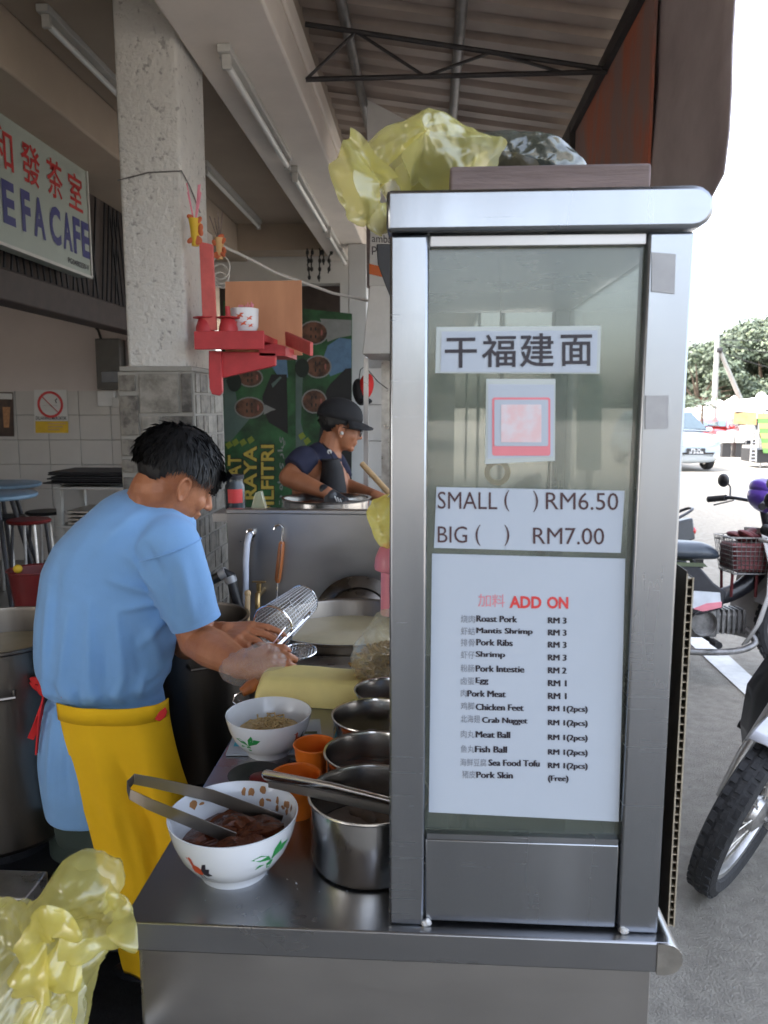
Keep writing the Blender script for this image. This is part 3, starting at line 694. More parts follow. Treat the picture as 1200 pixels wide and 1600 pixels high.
# ------------------------------------------------------------------ street stall far right
Ys = 23.5; g0 = gz(Ys)
def q3(x, y, dy=0): return PY(x, y, Ys+dy)
t = thing('street_stall', 'makeshift roadside stall with canvas roof, orange board and green striped cloth', 'stall', (q3(1185, 700).x, Ys, g0))
m = MB(); m.prism([q3(1149, 643), q3(1255, 628), q3(1255, 634), q3(1149, 646)], (0, 1.6, .25)); m.build('roof', 'canvas_white', t, smooth=False)
m = MB(); m.prism([q3(1147, 643), q3(1182, 644), q3(1182, 664), q3(1146, 662)], (0, .03, 0)); m.build('board', 'board_orange', t, smooth=False)
m = MB(); m.prism([q3(1162, 665), q3(1178, 665), q3(1178, 688), q3(1162, 688)], (0, .3, 0)); m.build('box', 'canvas_white', t, bevel=.01)
for i in range(8):
    a0, a1 = i/8, (i+1)/8; m = MB()
    xl = lambda f: 1183+f*10; m.prism([q3(xl(a0), 646+a0*62, -.05), q3(1255, 646+a0*62, -.05), q3(1255, 646+a1*62, -.05), q3(xl(a1), 646+a1*62, -.05)], (0, .02, 0)); m.build('cloth_stripe', 'cloth_green' if i % 2 else 'cloth_yellow', t, smooth=False)
m = MB(); a, b_, c_, d_ = q3(1176, 672, -.1), q3(1182, 672, -.1), q3(1172, 722, -.25), q3(1181, 722, -.25)
m.tube([a, c_], .022, 6); m.tube([b_, d_], .022, 6)
for i in range(9): m.tube([a.lerp(c_, (i+.5)/9), b_.lerp(d_, (i+.5)/9)], .018, 6)
m.build('ladder', 'alloy', t)
m = MB(); p = q3(1184, 700); m.box(p.x, p.x+1.6, Ys+.05, Ys+1.2, g0+.15, g0+.55); m.build('cart', 'car_dark', t)
for sx in (.15, 1.2):
    m = MB(); m.tube([(p.x+sx, Ys+.1, g0), (p.x+sx, Ys+.1, g0+1.7)], .025, 6); m.build('post', 'alloy', t)
# ------------------------------------------------------------------ steel counter of the noodle stall
CZ, CY0 = .92, .809
CX0, CX1 = -.357, .285
ST = thing('stall_counter', 'stainless steel hawker counter with rolled edge carrying the glass cabinet', 'counter', (0, 1.2, 0))
def rolled(x0, x1, z0, z1, n=8):
    r = (z1-z0)/2; return [(x0, z0), (x1-r, z0)]+[(x1-r+r*math.sin(pi*k/n), z0+r-r*math.cos(pi*k/n)) for k in range(1, n)]+[(x1-r, z1), (x0, z1)]
m = MB(); m.prism([(x, CY0, z) for x, z in rolled(CX0, CX1+.004, CZ-.037, CZ)], (0, .915, 0)); m.build('counter_top', 'steel_top', ST, bevel=.002)
m = MB(); m.prism([(x, CY0-.0025, z) for x, z in rolled(CX1-.024, CX1+.0045, CZ-.0375, CZ+.0003)], (0, .003, 0)); m.build('end_cap', 'steel_dirty', ST)
fx0 = PY(224, 1530, .835).x; fx1 = PY(1014, 1540, .835).x
m = MB(); m.box(fx0, fx1, .832, .838, .10, CZ-.0375); m.build('front_panel', 'steel_dull', ST, bevel=.001)
m = MB(); m.box(fx1-.004, fx1-.001, .839, 1.70, .10, CZ-.0375); m.build('side_panel', 'steel_dull', ST)
for x in (CX0+.022, CX1-.06):
    for y in (.86, 1.66):
        m = MB(); m.bar((x, y, 0), (x, y, CZ-.038), .036); m.build('leg', 'steel_dull', ST, bevel=.004)
m = MB(); m.box(CX0+.01, CX1-.05, .85, 1.66, .30, .315); m.build('lower_shelf', 'steel_dull', ST)
# soup burner stand behind the counter top
m = MB(); m.box(CX0+.02, .30, 1.728, 1.80, .60, CZ-.004); m.build('burner_front', 'steel_dull', ST, bevel=.002)
m = MB()
for k in range(14):
    x = rnd.uniform(-.33, -.05); y = rnd.uniform(.83, 1.0); r = rnd.uniform(.0006, .0016); m.ball((x, y, CZ+r*.5), (r, r*.7, r*.6), 6, 4)
o = m.build('crumbs', 'paper', None); tag(o, 'tiny white crumbs on the counter in front of the rooster bowl', 'crumbs', kind='stuff')

# ------------------------------------------------------------------ glass display cabinet
CB = .822
def cp(x, y, Y=CB): return PY(x, y, Y)
CA = thing('glass_cabinet', 'tall stainless steel and glass display cabinet standing on the counter', 'cabinet', (cp(830, 1440).x, 1.15, CZ))
pl0, pl1 = cp(608.5, 900).x, cp(666, 900).x
pr0, pr1 = cp(990, 900).x, cp(1058, 900).x
zt = cp(830, 364).z; zt2 = cp(830, 297).z; CD = 1.50
def post(x0, x1, y0, y1): q = MB(); q.box(x0, x1, y0, y1, CZ+.0005, zt); return q.build('post', 'steel', CA, bevel=.003)
post(pl0, pl1, CB, CB+.036); post(pr0, pr1, CB+.001, CB+.037); post(pl0, pl1-.01, CD-.036, CD); post(pr0+.008, pr1, CD-.036, CD)
zb = cp(820, 1319).z
m = MB(); m.box(pl1+.001, pr0-.001, CB+.004, CB+.030, CZ+.004, zb); m.build('base_panel', 'steel', CA, bevel=.002)
m = MB(); m.box(pl1+.001, pr0-.001, CB+.004, CB+.034, zt-.012, zt-.0005); m.build('head_rail', 'steel_dull', CA, bevel=.001)
m = MB(); m.prism([(x, CB-.010, z) for x, z in rolled(pl0-.003, cp(1112, 330).x, zt+.001, zt2)], (0, CD-CB+.02, 0)); m.build('top_rim', 'steel', CA, bevel=.004)
m = MB(); m.box(pl1+.0005, pr0-.0005, CB+.012, CB+.016, zb-.004, zt-.004); m.build('front_pane', 'glass', CA, smooth=False)
m = MB(); m.box(pr1-.012, pr1-.008, CB+.04, CD-.04, CZ+.11, zt-.002); m.build('side_pane', 'glass_far', CA, smooth=False)
m = MB(); m.box(pl1-.008, pr0+.006, CD-.02, CD-.016, CZ+.11, zt-.002); m.build('back_pane', 'glass_far', CA, smooth=False)
m = MB(); m.box(pl1-.008, pr0+.006, CD-.024, CD-.012, CZ+.003, CZ+.108); m.box(pr1-.014, pr1-.006, CB+.04, CD-.04, CZ+.003, CZ+.108); m.build('kick_panel', 'steel_dull', CA)
m = MB(); m.box(pl1+.003, pr0-.003, CB+.0035, CB+.0115, zb+.0005, zb+.007); m.build('pane_ledge', 'steel', CA)
for (x, y) in ((665, 1448), (974, 1464)):
    p = cp(x, y); m = MB()
    for k in range(5): m.ball((p.x+jit(.004), CB+.001, CZ+.004+jit(.002)), rnd.uniform(.003, .0048), 8, 6)
    m.build('weld_bead', 'weld', CA)
for (pts) in (((1019, 394), (1056, 397), (1054, 459), (1018, 455)), ((1009, 618), (1045, 618), (1044, 669), (1008, 671))):
    m = MB(); m.prism([cp(x, y, CB-.0006) for x, y in pts], (0, .0012, 0)); m.build('tape_patch', 'tape_grey', CA, smooth=False)

# ------------------------------------------------------------------ paper signs on the front pane
SP = CB+.0105
def plate(name, label, pts, mat='paper', cat='sign'):
    t = thing(name, label, cat, cp(*pts[3], SP))
    m = MB(); m.prism([cp(x, y, SP) for x, y in pts], (0, .0006, 0)); m.build('paper', mat, t, smooth=False); return t
def put(t, rows, mat, lift=.0006):
    m = MB()
    for (s, x0, x1, y0, y1, b, sl) in rows:      # y0 top, y1 bottom, sl = slope of the line
        dy = (x1-x0)*sl; text(m, s, cp(x0, y1, SP-lift), cp(x1, y1+dy, SP-lift), cp(x0, y0, SP-lift), b if b != .007 else 0.)
        if b == .007:                                # heavy print: a second strike just beside the first
            for q_, l_ in ((.8, .00012), (1.5, .00024)): text(m, s, cp(x0+q_, y1, SP-lift-l_), cp(x1+q_, y1+dy, SP-lift-l_), cp(x0+q_, y0, SP-lift-l_), 0.)
    return m.build('lettering', mat, t, smooth=False, fix=False)
t = plate('title_sign', 'white paper sign reading four large Chinese noodle characters', [(680, 583), (682, 511), (939, 509), (937, 584)], 'paper_film')
m = MB(); m.prism([cp(x, y, SP-.0007) for x, y in ((688, 581), (690, 518), (934, 516), (932, 582))], (0, .0005, 0)); m.build('print_area', 'paper', t, smooth=False)
put(t, [('干', 695, 745, 528, 575, .012, -.01), ('福', 753, 806, 523, 574, .012, -.01), ('建', 812, 866, 521, 574, .012, -.01), ('面', 876, 925, 523, 572, .012, -.01)], 'ink', .0013)
t = plate('payment_sign', 'laminated white payment card with pink frame between the paper signs', [(758, 725), (760, 592), (868, 592), (867, 720)], 'paper_film')
m = MB(); m.prism([cp(x, y, SP-.0006) for x, y in ((762, 717), (763, 600), (866, 601), (864, 713))], (0, .0004, 0)); m.build('print_area', 'paper', t, smooth=False)
m = MB()
def rr(x0, x1, y0, y1, r, n=4):
    o_ = []
    for cx, cy, a in ((x1-r, y0+r, -90), (x1-r, y1-r, 0), (x0+r, y1-r, 90), (x0+r, y0+r, 180)):
        for k in range(n+1): q = R(a+90*k/n); o_.append((cx+r*math.cos(q), cy+r*math.sin(q)))
    return o_
m.prism([cp(x, y, SP-.0011) for x, y in rr(769, 860, 621, 712, 4)], (0, .0003, 0)); m.build('pink_frame', 'ink_pinkred', t, smooth=False)
m = MB(); m.prism([cp(x, y, SP-.0015) for x, y in rr(772.5, 856.5, 624.5, 697, 2)], (0, .0003, 0)); bf = m.build('blank_field', 'paper', t, smooth=False)
m = MB(); m.prism([cp(x, y, SP-.0019) for x, y in rr(783, 846, 632, 691, 1)], (0, .0003, 0)); m.build('faded_print', 'pink_field', t, smooth=False)
t = plate('price_sign', 'white paper price sign listing SMALL RM6.50 and BIG RM7.00', [(678, 856), (682, 761), (976, 767), (970, 864)])
put(t, [('SMALL', 684, 777, 768, 795, 0, .012), ('(', 788, 796, 766, 799, -.006, 0), (')', 833, 841, 767, 800, -.006, 0), ('RM6.50', 853, 966, 769, 796, 0, .012),
        ('BIG', 684, 730, 822, 848, 0, .012), ('(', 743, 751, 820, 853, -.006, 0), (')', 788, 796, 820, 853, -.006, 0), ('RM7.00', 833, 944, 824, 850, 0, .012)], 'ink_brown')
t = plate('menu_sign', 'tall white ADD ON menu sheet listing toppings and prices', [(670, 1269), (675, 865), (977, 873), (967, 1284)])
put(t, [('加', 747, 767, 928, 948, 0, .02)], 'ink_pink'); put(t, [('料', 769, 789, 928.5, 948.5, 0, .02)], 'ink_pink'); put(t, [('ADD', 796, 846, 931, 950, .035, .02)], 'ink_red'); put(t, [('ON', 855, 888, 932, 951, .035, .02)], 'ink_red')
cn = [('烧肉', 720, 742, 967), ('虾蛄', 720, 742, 986), ('排骨', 720, 742, 1004), ('虾仔', 720, 742, 1023), ('粉肠', 720, 741, 1044), ('卤蛋', 720, 741, 1064), ('肉', 720, 729, 1083), ('鸡脚', 720, 741, 1103), ('北海翅', 720, 750, 1123), ('肉丸', 720, 741, 1147), ('鱼丸', 720, 741, 1170), ('海鲜豆腐', 719, 760, 1191), ('猪皮', 722, 743, 1210)]
put(t, [(s, a, b, y-6, y+6, .0, .02) for s, a, b, y in cn], 'ink_grey')
en = [('Roast Pork', 744, 807, 967), ('Mantis Shrimp', 744, 831, 986), ('Pork Ribs', 744, 800, 1004), ('Shrimp', 743, 788, 1023), ('Pork Intestie', 743, 818, 1045), ('Egg', 743, 762, 1064), ('Pork Meat', 730, 789, 1084), ('Chicken Feet', 743, 817, 1105), ('Crab Nugget', 753, 823, 1126), ('Meat Ball', 743, 796, 1148), ('Fish Ball', 742, 791, 1171), ('Sea Food Tofu', 763, 842, 1192), ('Pork Skin', 744, 800, 1211)]
pr = [('RM 3', 970), ('RM 3', 989), ('RM 3', 1008), ('RM 3', 1028), ('RM 2', 1048), ('RM 1', 1068), ('RM 1', 1088), ('RM 1(2pcs)', 1108), ('RM 1(2pcs)', 1130), ('RM 1(2pcs)', 1153), ('RM 1(2pcs)', 1176), ('RM 1(2pcs)', 1197), ('(Free)', 1217)]
put(t, [(s, a, b, y-(5.5), y+(6 if any(ch in s for ch in 'pgy') else 4.5), .007, .02) for s, a, b, y in en]+[(s, 856, 884 if len(s) == 4 else 917 if len(s) > 6 else 887, y-5.5, y+(4 if len(s) == 4 else 6), .007, .02) for s, y in pr], 'ink')

# twin-wall plastic board hung on the cabinet's street side
t = thing('flute_board', 'dark twin-wall plastic board hung along the cabinet side', 'board', (pr1+.012, 1.05, CZ))
z0 = CZ+.004; z1 = cp(1062, 900).z; bx = pr1+.014; th = .0075; dp = .45; by = CB+.012
m = MB(); m.box(bx, bx+.0009, by, by+dp, z0, z1+.003); m.box(bx+th-.0009, bx+th, by, by+dp, z0, z1-.004)
m.build('skin', 'flute_board', t, smooth=False)
N = 42; rb = MB(); rb.box(bx+.001, bx+th-.001, by+.0005, by+dp, 0, .0012); r0 = None
for k in range(N+1):
    zz = z0+(z1-.006-z0)*k/N
    if r0 is None: r0 = rb.build('rib', 'flute_edge', t, smooth=False); base_loc = r0.location.copy(); o = r0
    else: o = r0.copy(); COL.objects.link(o)
    o.location = V((0, 0, zz))
m = MB(); m.box(bx-.0003, bx+.0012, by-.0012, by-.0002, z0, z1); m.box(bx+th-.0012, bx+th+.0003, by-.0012, by-.0002, z0, z1-.004); m.build('cut_edge', 'flute_edge', t, smooth=False)

# ------------------------------------------------------------------ pots, bowls and tools on the counter
def pot(name, label, c, r, h, mat='steel_pot', z=CZ, content=None, lvl=.6, group=None, wall=.0012, lip=.004):
    c = V((c[0], c[1], z)); t = thing(name, label, 'pot', c, group)
    m = MB(); rb_ = min(.012, r*.2)
    prof = [(0, .0005), (r-rb_, .0005), (r-rb_*.3, rb_*.3), (r, rb_), (r, h-.004), (r+lip*.6, h-.001), (r+lip, h), (r+lip*.9, h+.0018), (r+.0005, h+.001), (r-wall, h-.004), (r-wall, rb_), (r-rb_, .003), (0, .003)]
    m.lathe(prof, c, 48); m.build('body', mat, t)
    if content:
        m = MB(); n = 24; rr_ = r-wall-.0008; m.lathe([(0, h*lvl+.002), (rr_*.5, h*lvl+.001), (rr_, h*lvl-.002)], c, n); m.build('contents', content, t)
    return t
pc = lambda px, Y: (PY(px, 1200, Y).x, Y)
t = pot('steel_pot', 'nearest small stainless pot beside the rooster bowl', pc(577, .955), .078, .092, content='meatball', lvl=.42, group='stainless pots on the counter')
m = MB(); c = pc(577, .955)
for k in range(22): a = rnd.uniform(0, 6.28); q = .066*math.sqrt(rnd.random()); m.ball((c[0]+q*math.cos(a), c[1]+q*math.sin(a), CZ+.040), (rnd.uniform(.008, .02), .010, .007), 8, 6, Matrix.Rotation(a*3, 3, 'Z'))
m.build('meat_pieces', 'meatball', t)
pot('steel_pot', 'dark-filled stainless pot behind the nearest pot', pc(580, 1.105), .069, .080, content='sauce', lvl=.5, group='stainless pots on the counter')
t = pot('steel_pot', 'wide stainless pot holding an egg beside the orange cup', pc(585, 1.250), .070, .078, content='broth', lvl=.3, group='stainless pots on the counter')
m = MB(); c = pc(585, 1.250); m.ball((c[0]-.005, c[1]-.01, CZ+.034), (.02, .026, .02), 16, 10); m.build('egg', 'meatball', t)
pot('steel_pot', 'farthest stainless pot beside the bag of fried shallots', pc(607, 1.388), .062, .070, content='sauce', lvl=.5, group='stainless pots on the counter')
pot('steel_pot', 'stainless pot inside the cabinet under the menu sheet', (cp(822, 1290).x, 1.03), .082, .115, content='meatball', lvl=.7, group='stainless pots on the counter')
pot('steel_pot', 'tall stainless pot deep inside the glass cabinet', (cp(850, 1290).x, 1.3), .085, .2, content='broth', lvl=.8, group='stainless pots on the counter')

def bowl_prof(r, h):
    o_ = [(.0, .006), (r*.46, .006), (r*.47, .0), (r*.52, .0), (r*.53, h*.12), (r*.68, h*.22), (r*.82, h*.42), (r*.92, h*.66), (r*.975, h*.88), (r*.995, h*.975), (r*1.0, h), (r*.985, h*1.005), (r*.965, h*.98), (r*.90, h*.66), (r*.79, h*.42), (r*.64, h*.24), (r*.4, h*.15), (0, h*.13)]
    return o_
def outer_r(r, h, z):
    p = bowl_prof(r, h)[4:11]
    for (a, za), (b, zb_) in zip(p, p[1:]):
        if za <= z <= zb_: return a+(b-a)*(z-za)/(zb_-za)
    return r
def bowl(label, c, r, h, motifs):
    c = V((c[0], c[1], CZ)); t = thing('rooster_bowl', label, 'bowl', c, 'white rooster bowls')
    m = MB(); m.lathe(bowl_prof(r, h), c, 64); m.build('bowl_body', 'melamine', t, ang=60)
    def motif(nm, mat, polys, th0, z0, s):
        q = MB()
        for po in polys:
            vs = []
            for (a, b) in po:
                z = z0+b*s; th = th0+a*s/r; R_ = outer_r(r, h, z)+.0005; vs.append((c.x+R_*math.cos(th), c.y+R_*math.sin(th), c.z+z))
            q.add(vs, [list(range(len(vs)))])
        return q.build(nm, mat, t, smooth=False)
    leafs = [[(0, 0), (.2, .5), (.9, .9), (1.6, .8), (1.1, .35)], [(0, 0), (-.3, .45), (-1., .75), (-1.7, .6), (-1., .25)], [(0, 0), (-.35, -.15), (-.2, -.65), (.15, -.7), (.25, -.1)], [(0, .1), (.1, .8), (.6, 1.3), (.75, .9), (.35, .35)], [(-.5, -.2), (-1.3, -.35), (-1., -.05)]]
    ro = [[(-.7, 0), (-.45, .5), (.1, .35), (.5, .0), (.3, -.45), (-.2, -.5), (-.6, -.3)], [(-.6, .3), (-.75, .95), (-.55, 1.15), (-.35, .95), (-.3, .35)], [(-.8, 1.0), (-1.05, .95), (-.75, .85)]]
    bk = [[(.3, .1), (.6, .75), (.95, .85), (.8, .3), (1.15, .35), (1.0, -.1), (1.3, -.3), (.8, -.5), (.45, -.35)], [(-.1, -.45), (-.15, -.95), (.0, -.95), (.05, -.45)], [(.2, -.45), (.25, -.95), (1.6, -1.0), (.4, -.85), (.35, -.45)]]
    for (kind, th, z, s) in motifs:
        if kind == 'leaf': motif('leaf_motif', 'green_paint', leafs, th, z, s)
        else: motif('rooster_motif', 'rooster_red', ro, th, z, s); motif('tail_motif', 'ink', bk, th, z, s)
    return t, c
bc = PZ(367, 1358, CZ)
t, c = bowl('big white rooster bowl with braised meat in dark sauce on the counter front', bc, .0835, .080, [('leaf', R(-38), .044, .0190), ('rooster', R(-112), .040, .0165)])
m = MB(); m.lathe([(0, .043), (.03, .044), (.060, .042), (.0685, .040)], c, 32); m.build('sauce', 'sauce', t)
for k in range(24):
    a = rnd.uniform(0, 6.28); q = .048*math.sqrt(rnd.random()); p = c+V((q*math.cos(a), q*math.sin(a), .045+rnd.uniform(0, .010))); mt = Matrix.Rotation(rnd.uniform(-.6, .9), 3, 'Z') @ Matrix.Rotation(jit(.45), 3, 'X') @ Matrix.Rotation(jit(.3), 3, 'Y')
    m = MB(); L_, W2, H2 = rnd.uniform(.018, .032), rnd.uniform(.008, .014), rnd.uniform(.005, .009); vs = []
    for i in range(7):
        f = -1+2*i/6; e = math.sqrt(max(.12, 1-abs(f)**4))
        for kk in range(8): th = 2*pi*kk/8; vs.append(p+mt @ V((L_*f+jit(.001), W2*e*math.copysign(abs(math.cos(th))**.55, math.cos(th))*(1+jit(.15)), H2*e*math.copysign(abs(math.sin(th))**.55, math.sin(th))*(1+jit(.15))+.003*math.sin(f*2+k))))
    m.add(vs, [(i*8+kk, i*8+(kk+1) % 8, (i+1)*8+(kk+1) % 8, (i+1)*8+kk) for i in range(6) for kk in range(8)]+[list(range(8)), [48+kk for kk in range(8)]]); m.build('meat', 'sauce', t, ang=45)
for k in range(16):                                    # sauce splashes on the inside of the far wall
    th = R(rnd.uniform(20, 150)); z0 = rnd.uniform(.052, .073); hh = rnd.uniform(.004, .018); wd = rnd.uniform(.03, .1); vs = []
    for i in range(8):
        a = 2*pi*i/8; z = max(.048, min(.0765, z0+hh*.5*math.sin(a)*rnd.uniform(.6, 1.2))); rr_ = .90*.0835+(z-.66*.080)/(.32*.080)*(.065*.0835)-.0009; q = th+wd*math.cos(a)*rnd.uniform(.6, 1.2); vs.append((c.x+rr_*math.cos(q), c.y+rr_*math.sin(q), c.z+z))
    m = MB(); m.add(vs, [list(range(8))]); m.build('smear', 'smear', t, smooth=False)
# tongs lying in the bowl
def strip(name, mat, pts, wd, th, parent=None, twist=None):
    pts = [V(p) for p in pts]; m = MB(); vs = []
    for i, p in enumerate(pts):
        d = (pts[min(i+1, len(pts)-1)]-pts[max(i-1, 0)]).normalized(); up = twist[i] if isinstance(twist, list) else V(twist or (0, 0, 1)); x = d.cross(up).normalized(); y = x.cross(d).normalized()
        w_ = wd[i] if isinstance(wd, list) else wd; vs += [p-y*w_/2-x*th/2, p-y*w_/2+x*th/2, p+y*w_/2+x*th/2, p+y*w_/2-x*th/2]
    n = len(pts); fs = [(0, 1, 2, 3), (4*n-1, 4*n-2, 4*n-3, 4*n-4)]
    for i in range(n-1):
        for k in range(4): fs.append((4*i+k, 4*i+(k+1) % 4, 4*i+4+(k+1) % 4, 4*i+4+k))
    m.add(vs, fs); return m.build(name, mat, parent, bevel=.0006)
A = PY(440, 1283, .955); B = PY(330, 1243, .955); C_ = PY(245, 1224, .955); D = PY(209, 1217, .950); E = PY(199, 1228, .93); G = PY(203, 1241, .905); H = PY(232, 1256, .895); I = PY(300, 1284, .895); J = PY(366, 1311, .895)
T = [V((0, .12, 1))]*9
o = strip('tongs', 'steel_old', [A, B, C_, D, E, G, H, I, J], [.017, .017, .015, .014, .014, .014, .015, .016, .017], .0012, None, T)
tag(o, 'bent steel tongs resting in the bowl of braised meat', 'tongs')
m = MB()
for k in range(9):
    f = k/9; p = A.lerp(B, .02+f*.32); m.add([p+V((0, -.003, -.008)), p+V((.004, -.003, -.008)), p+V((.002, -.003, -.0135))], [(0, 1, 2)])
m.build('tooth', 'steel_dull', o, smooth=False, solid=.001)

bc = PZ(421, 1170, CZ+.004)
t, c = bowl('smaller white rooster bowl with plain noodles near the yellow block', (bc.x, bc.y), .0745, .071, [('leaf', R(-110), .036, .0165), ('rooster', R(-30), .038, .0145)])
m = MB()
for k in range(40):
    a = rnd.uniform(0, 6.28); q = .032*math.sqrt(rnd.random()); p = c+V((q*math.cos(a), q*math.sin(a), .043+rnd.uniform(0, .010)))
    d = rnd.uniform(0, 6.28); pts = [p+V((math.cos(d+j*.5)*.009*(j-2), math.sin(d+j*.5)*.009*(j-2), .004*math.sin(j*1.3+k))) for j in range(5)]; m.tube(pts, .0016, 5)
m.build('noodles', 'noodle', t); m = MB(); m.lathe([(0, .044), (.045, .042), (.055, .040)], c, 24); m.build('noodle_bed', 'noodle', t)
m = MB(); pts = [PZ(x, y, CZ+.001) for x, y in ((353, 1181), (372, 1131), (500, 1126), (506, 1180))]; m.prism(pts, (0, 0, .003))
t = thing('leaflet', 'white leaflet with coloured bands lying under the noodle bowl', 'paper', pts[0]); m.build('paper', 'paper', t, smooth=False)
for i, (mm, f0, f1) in enumerate((('decal_teal', .22, .34), ('yellow_sign', .38, .50), ('leaf_c', .55, .62))):
    q = MB(); L = lambda a, b: pts[0].lerp(pts[1], b).lerp(pts[3].lerp(pts[2], b), a)+V((0, 0, .0034)); q.prism([L(.05, f0), L(.95, f0), L(.95, f1), L(.05, f1)], (0, 0, .0003)); q.build('colour_band', mm, t, smooth=False)
# orange cups
def cup(label, px, Y, r, h):
    p = PY(px, 1200, Y); c = V((p.x, Y, CZ)); t = thing('orange_cup', label, 'cup', c, 'orange plastic cups')
    m = MB(); m.lathe([(0, .002), (r*.70, .002), (r*.72, 0), (r*.76, .004), (r*.92, h*.6), (r, h), (r*.96, h), (r*.88, h*.6), (r*.7, .008), (0, .008)], c, 40); m.build('cup_body', 'orange_plastic', t)
    m = MB(); m.ring(c+V((0, 0, h-.001)), r*.985, .0018, 36, 6); m.build('rim', 'orange_plastic', t)
cup('orange plastic cup between noodle bowl and wide steel pot', 492, 1.175, .034, .058)
cup('orange plastic cup half hidden behind the big rooster bowl', 462, 1.065, .037, .060)
# closed tongs across the pots
a = PZ(414, 1211, 1.032); b = PZ(520, 1230, 1.030); d = PZ(648, 1262, 1.026)
m = MB(); m.tube([a, a.lerp(b, .04), a.lerp(b, .3), b, d], [.012, .017, .0155, .0135, .012], 16, flat=.42, up=(0, .6, .8)); o = m.build('serving_tongs', 'chrome'); tag(o, 'closed shiny steel tongs lying across the small pots', 'tongs')
m = MB(); m.bar(a.lerp(b, .05)+V((0, .004, -.012)), d+V((0, .004, -.012)), .004, .012); m.build('lower_arm', 'steel_dull', o)
# small chilli dish behind the big bowl
c = PZ(400, 1222, CZ); t = thing('chilli_dish', 'dark dish with red chilli behind the big rooster bowl', 'dish', c)
m = MB(); m.lathe([(0, .001), (.03, .001), (.045, .014), (.043, .014), (.028, .004), (0, .004)], c, 28); m.build('dish', 'black_plastic', t)
m = MB(); m.ball(c+V((.01, 0, .008)), (.022, .018, .006), 10, 6); m.build('chilli', 'red_plastic', t)
# yellow slab
t = thing('yellow_slab', 'pale yellow slab of food wrapped smooth on the counter', 'block', PZ(490, 1085, CZ))
m = MB(); p0, p1, p2, p3 = PZ(397, 1101, CZ), PZ(584, 1113, CZ), PZ(573, 1074, CZ), PZ(408, 1070, CZ)
nx, ny, vs = 16, 8, []
for j in range(ny+1):
    for i in range(nx+1):
        u, v_ = i/nx, j/ny; p = p0.lerp(p1, u).lerp(p3.lerp(p2, u), v_); e = min(u, 1-u, v_*.6, (1-v_)*.6); z = .052*(1-max(0, 1-e/.05)**2*.55)+.004*math.sin(u*5)*(v_)+.0016*noise.noise(V((u*6, v_*4, 0))); vs.append(p+V((0, 0, z)))
n = len(vs); W_ = nx+1
m.add(vs, [(j*W_+i, j*W_+i+1, (j+1)*W_+i+1, (j+1)*W_+i) for j in range(ny) for i in range(nx)])
edge = [(i) for i in range(nx+1)]+[j*W_+nx for j in range(1, ny+1)]+[ny*W_+i for i in range(nx-1, -1, -1)]+[j*W_ for j in range(ny-1, 0, -1)]
bot = [V((vs[i].x, vs[i].y, CZ+.001)) for i in edge]; k0 = len(m.v); m.v += bot
for q in range(len(edge)): q2 = (q+1) % len(edge); m.f.append([edge[q], edge[q2], k0+q2, k0+q]); m.mi.append(0)
o = m.build('slab', 'yellow_block', t, ang=60); q = o.modifiers.new('s', 'SUBSURF'); q.levels = q.render_levels = 1
# soup pot sunk behind the counter
c = PY(545, 1010, 2.03); t = thing('soup_pot', 'wide soup pot of cloudy broth behind the yellow slab', 'pot', (c.x, 2.03, .5))
m = MB(); C0 = V((c.x, 2.03, 0)); m.lathe([(0, .55), (.22, .55), (.225, .60), (.225, .936), (.233, .94), (.233, .944), (.222, .942), (.219, .936), (.219, .6), (0, .6)], C0, 56); m.build('body', 'steel_old', t)
m = MB(); m.lathe([(0, .895), (.12, .895), (.218, .894)], C0, 40); m.build('broth', 'broth', t)
m = MB(); m.box(c.x-.24, c.x+.24, 1.84, 2.26, 0.02, .545); m.build('stove', 'iron_dark', t, bevel=.01)
# round ladle ring lying on the soup pot
m = MB(); cc = PY(468, 1017, 1.755); mt = Matrix.Rotation(R(8), 3, 'X'); m.ring(cc, .040, .0022, 30, 6, mt)
for k in range(-5, 6):
    x = k*.0068; y = math.sqrt(max(0, .04**2-x*x)); m.tube([cc+mt @ V((x, -y, -.002)), cc+mt @ V((x, 0, -.010)), cc+mt @ V((x, y, -.002))], .0006, 4)
    m.tube([cc+mt @ V((-y, x, -.002)), cc+mt @ V((0, x, -.010)), cc+mt @ V((y, x, -.002))], .0006, 4)
m.tube([cc+V((-.035, 0, 0)), cc+V((-.11, -.03, .035))], .0025, 6)
one('wire_skimmer', m, 'chrome', 'flat round wire skimmer resting on the soup pot rim', 'skimmer')
# conical noodle basket with wire handles, held by the man in blue
t = thing('noodle_basket', 'wire mesh noodle basket with long handles held in the hands', 'strainer', PY(445, 985, 1.74))
ax0 = PY(427, 978, 1.76); ax1 = PY(474, 938, 1.90); d = (ax1-ax0).normalized(); x_ = d.orthogonal().normalized(); y_ = d.cross(x_)
def bp(f, th): r_ = .052-.012*f; return ax0.lerp(ax1, f)+x_*math.cos(th)*r_+y_*math.sin(th)*r_
m = MB()
for i in range(15): m.tube([bp(i/14, 2*pi*k/24) for k in range(24)], .0011, 4, closed=True)
for k in range(34): m.tube([bp(f/4, 2*pi*k/34) for f in range(5)], .0009, 4)
for k in range(-5, 6): m.tube([ax1+x_*k*.007+y_*math.sqrt(max(0, .04**2-(k*.007)**2)), ax1+x_*k*.007-y_*math.sqrt(max(0, .04**2-(k*.007)**2))], .0009, 4); m.tube([ax1+y_*k*.007+x_*math.sqrt(max(0, .04**2-(k*.007)**2)), ax1+y_*k*.007-x_*math.sqrt(max(0, .04**2-(k*.007)**2))], .0009, 4)
m.build('mesh', 'alloy', t)
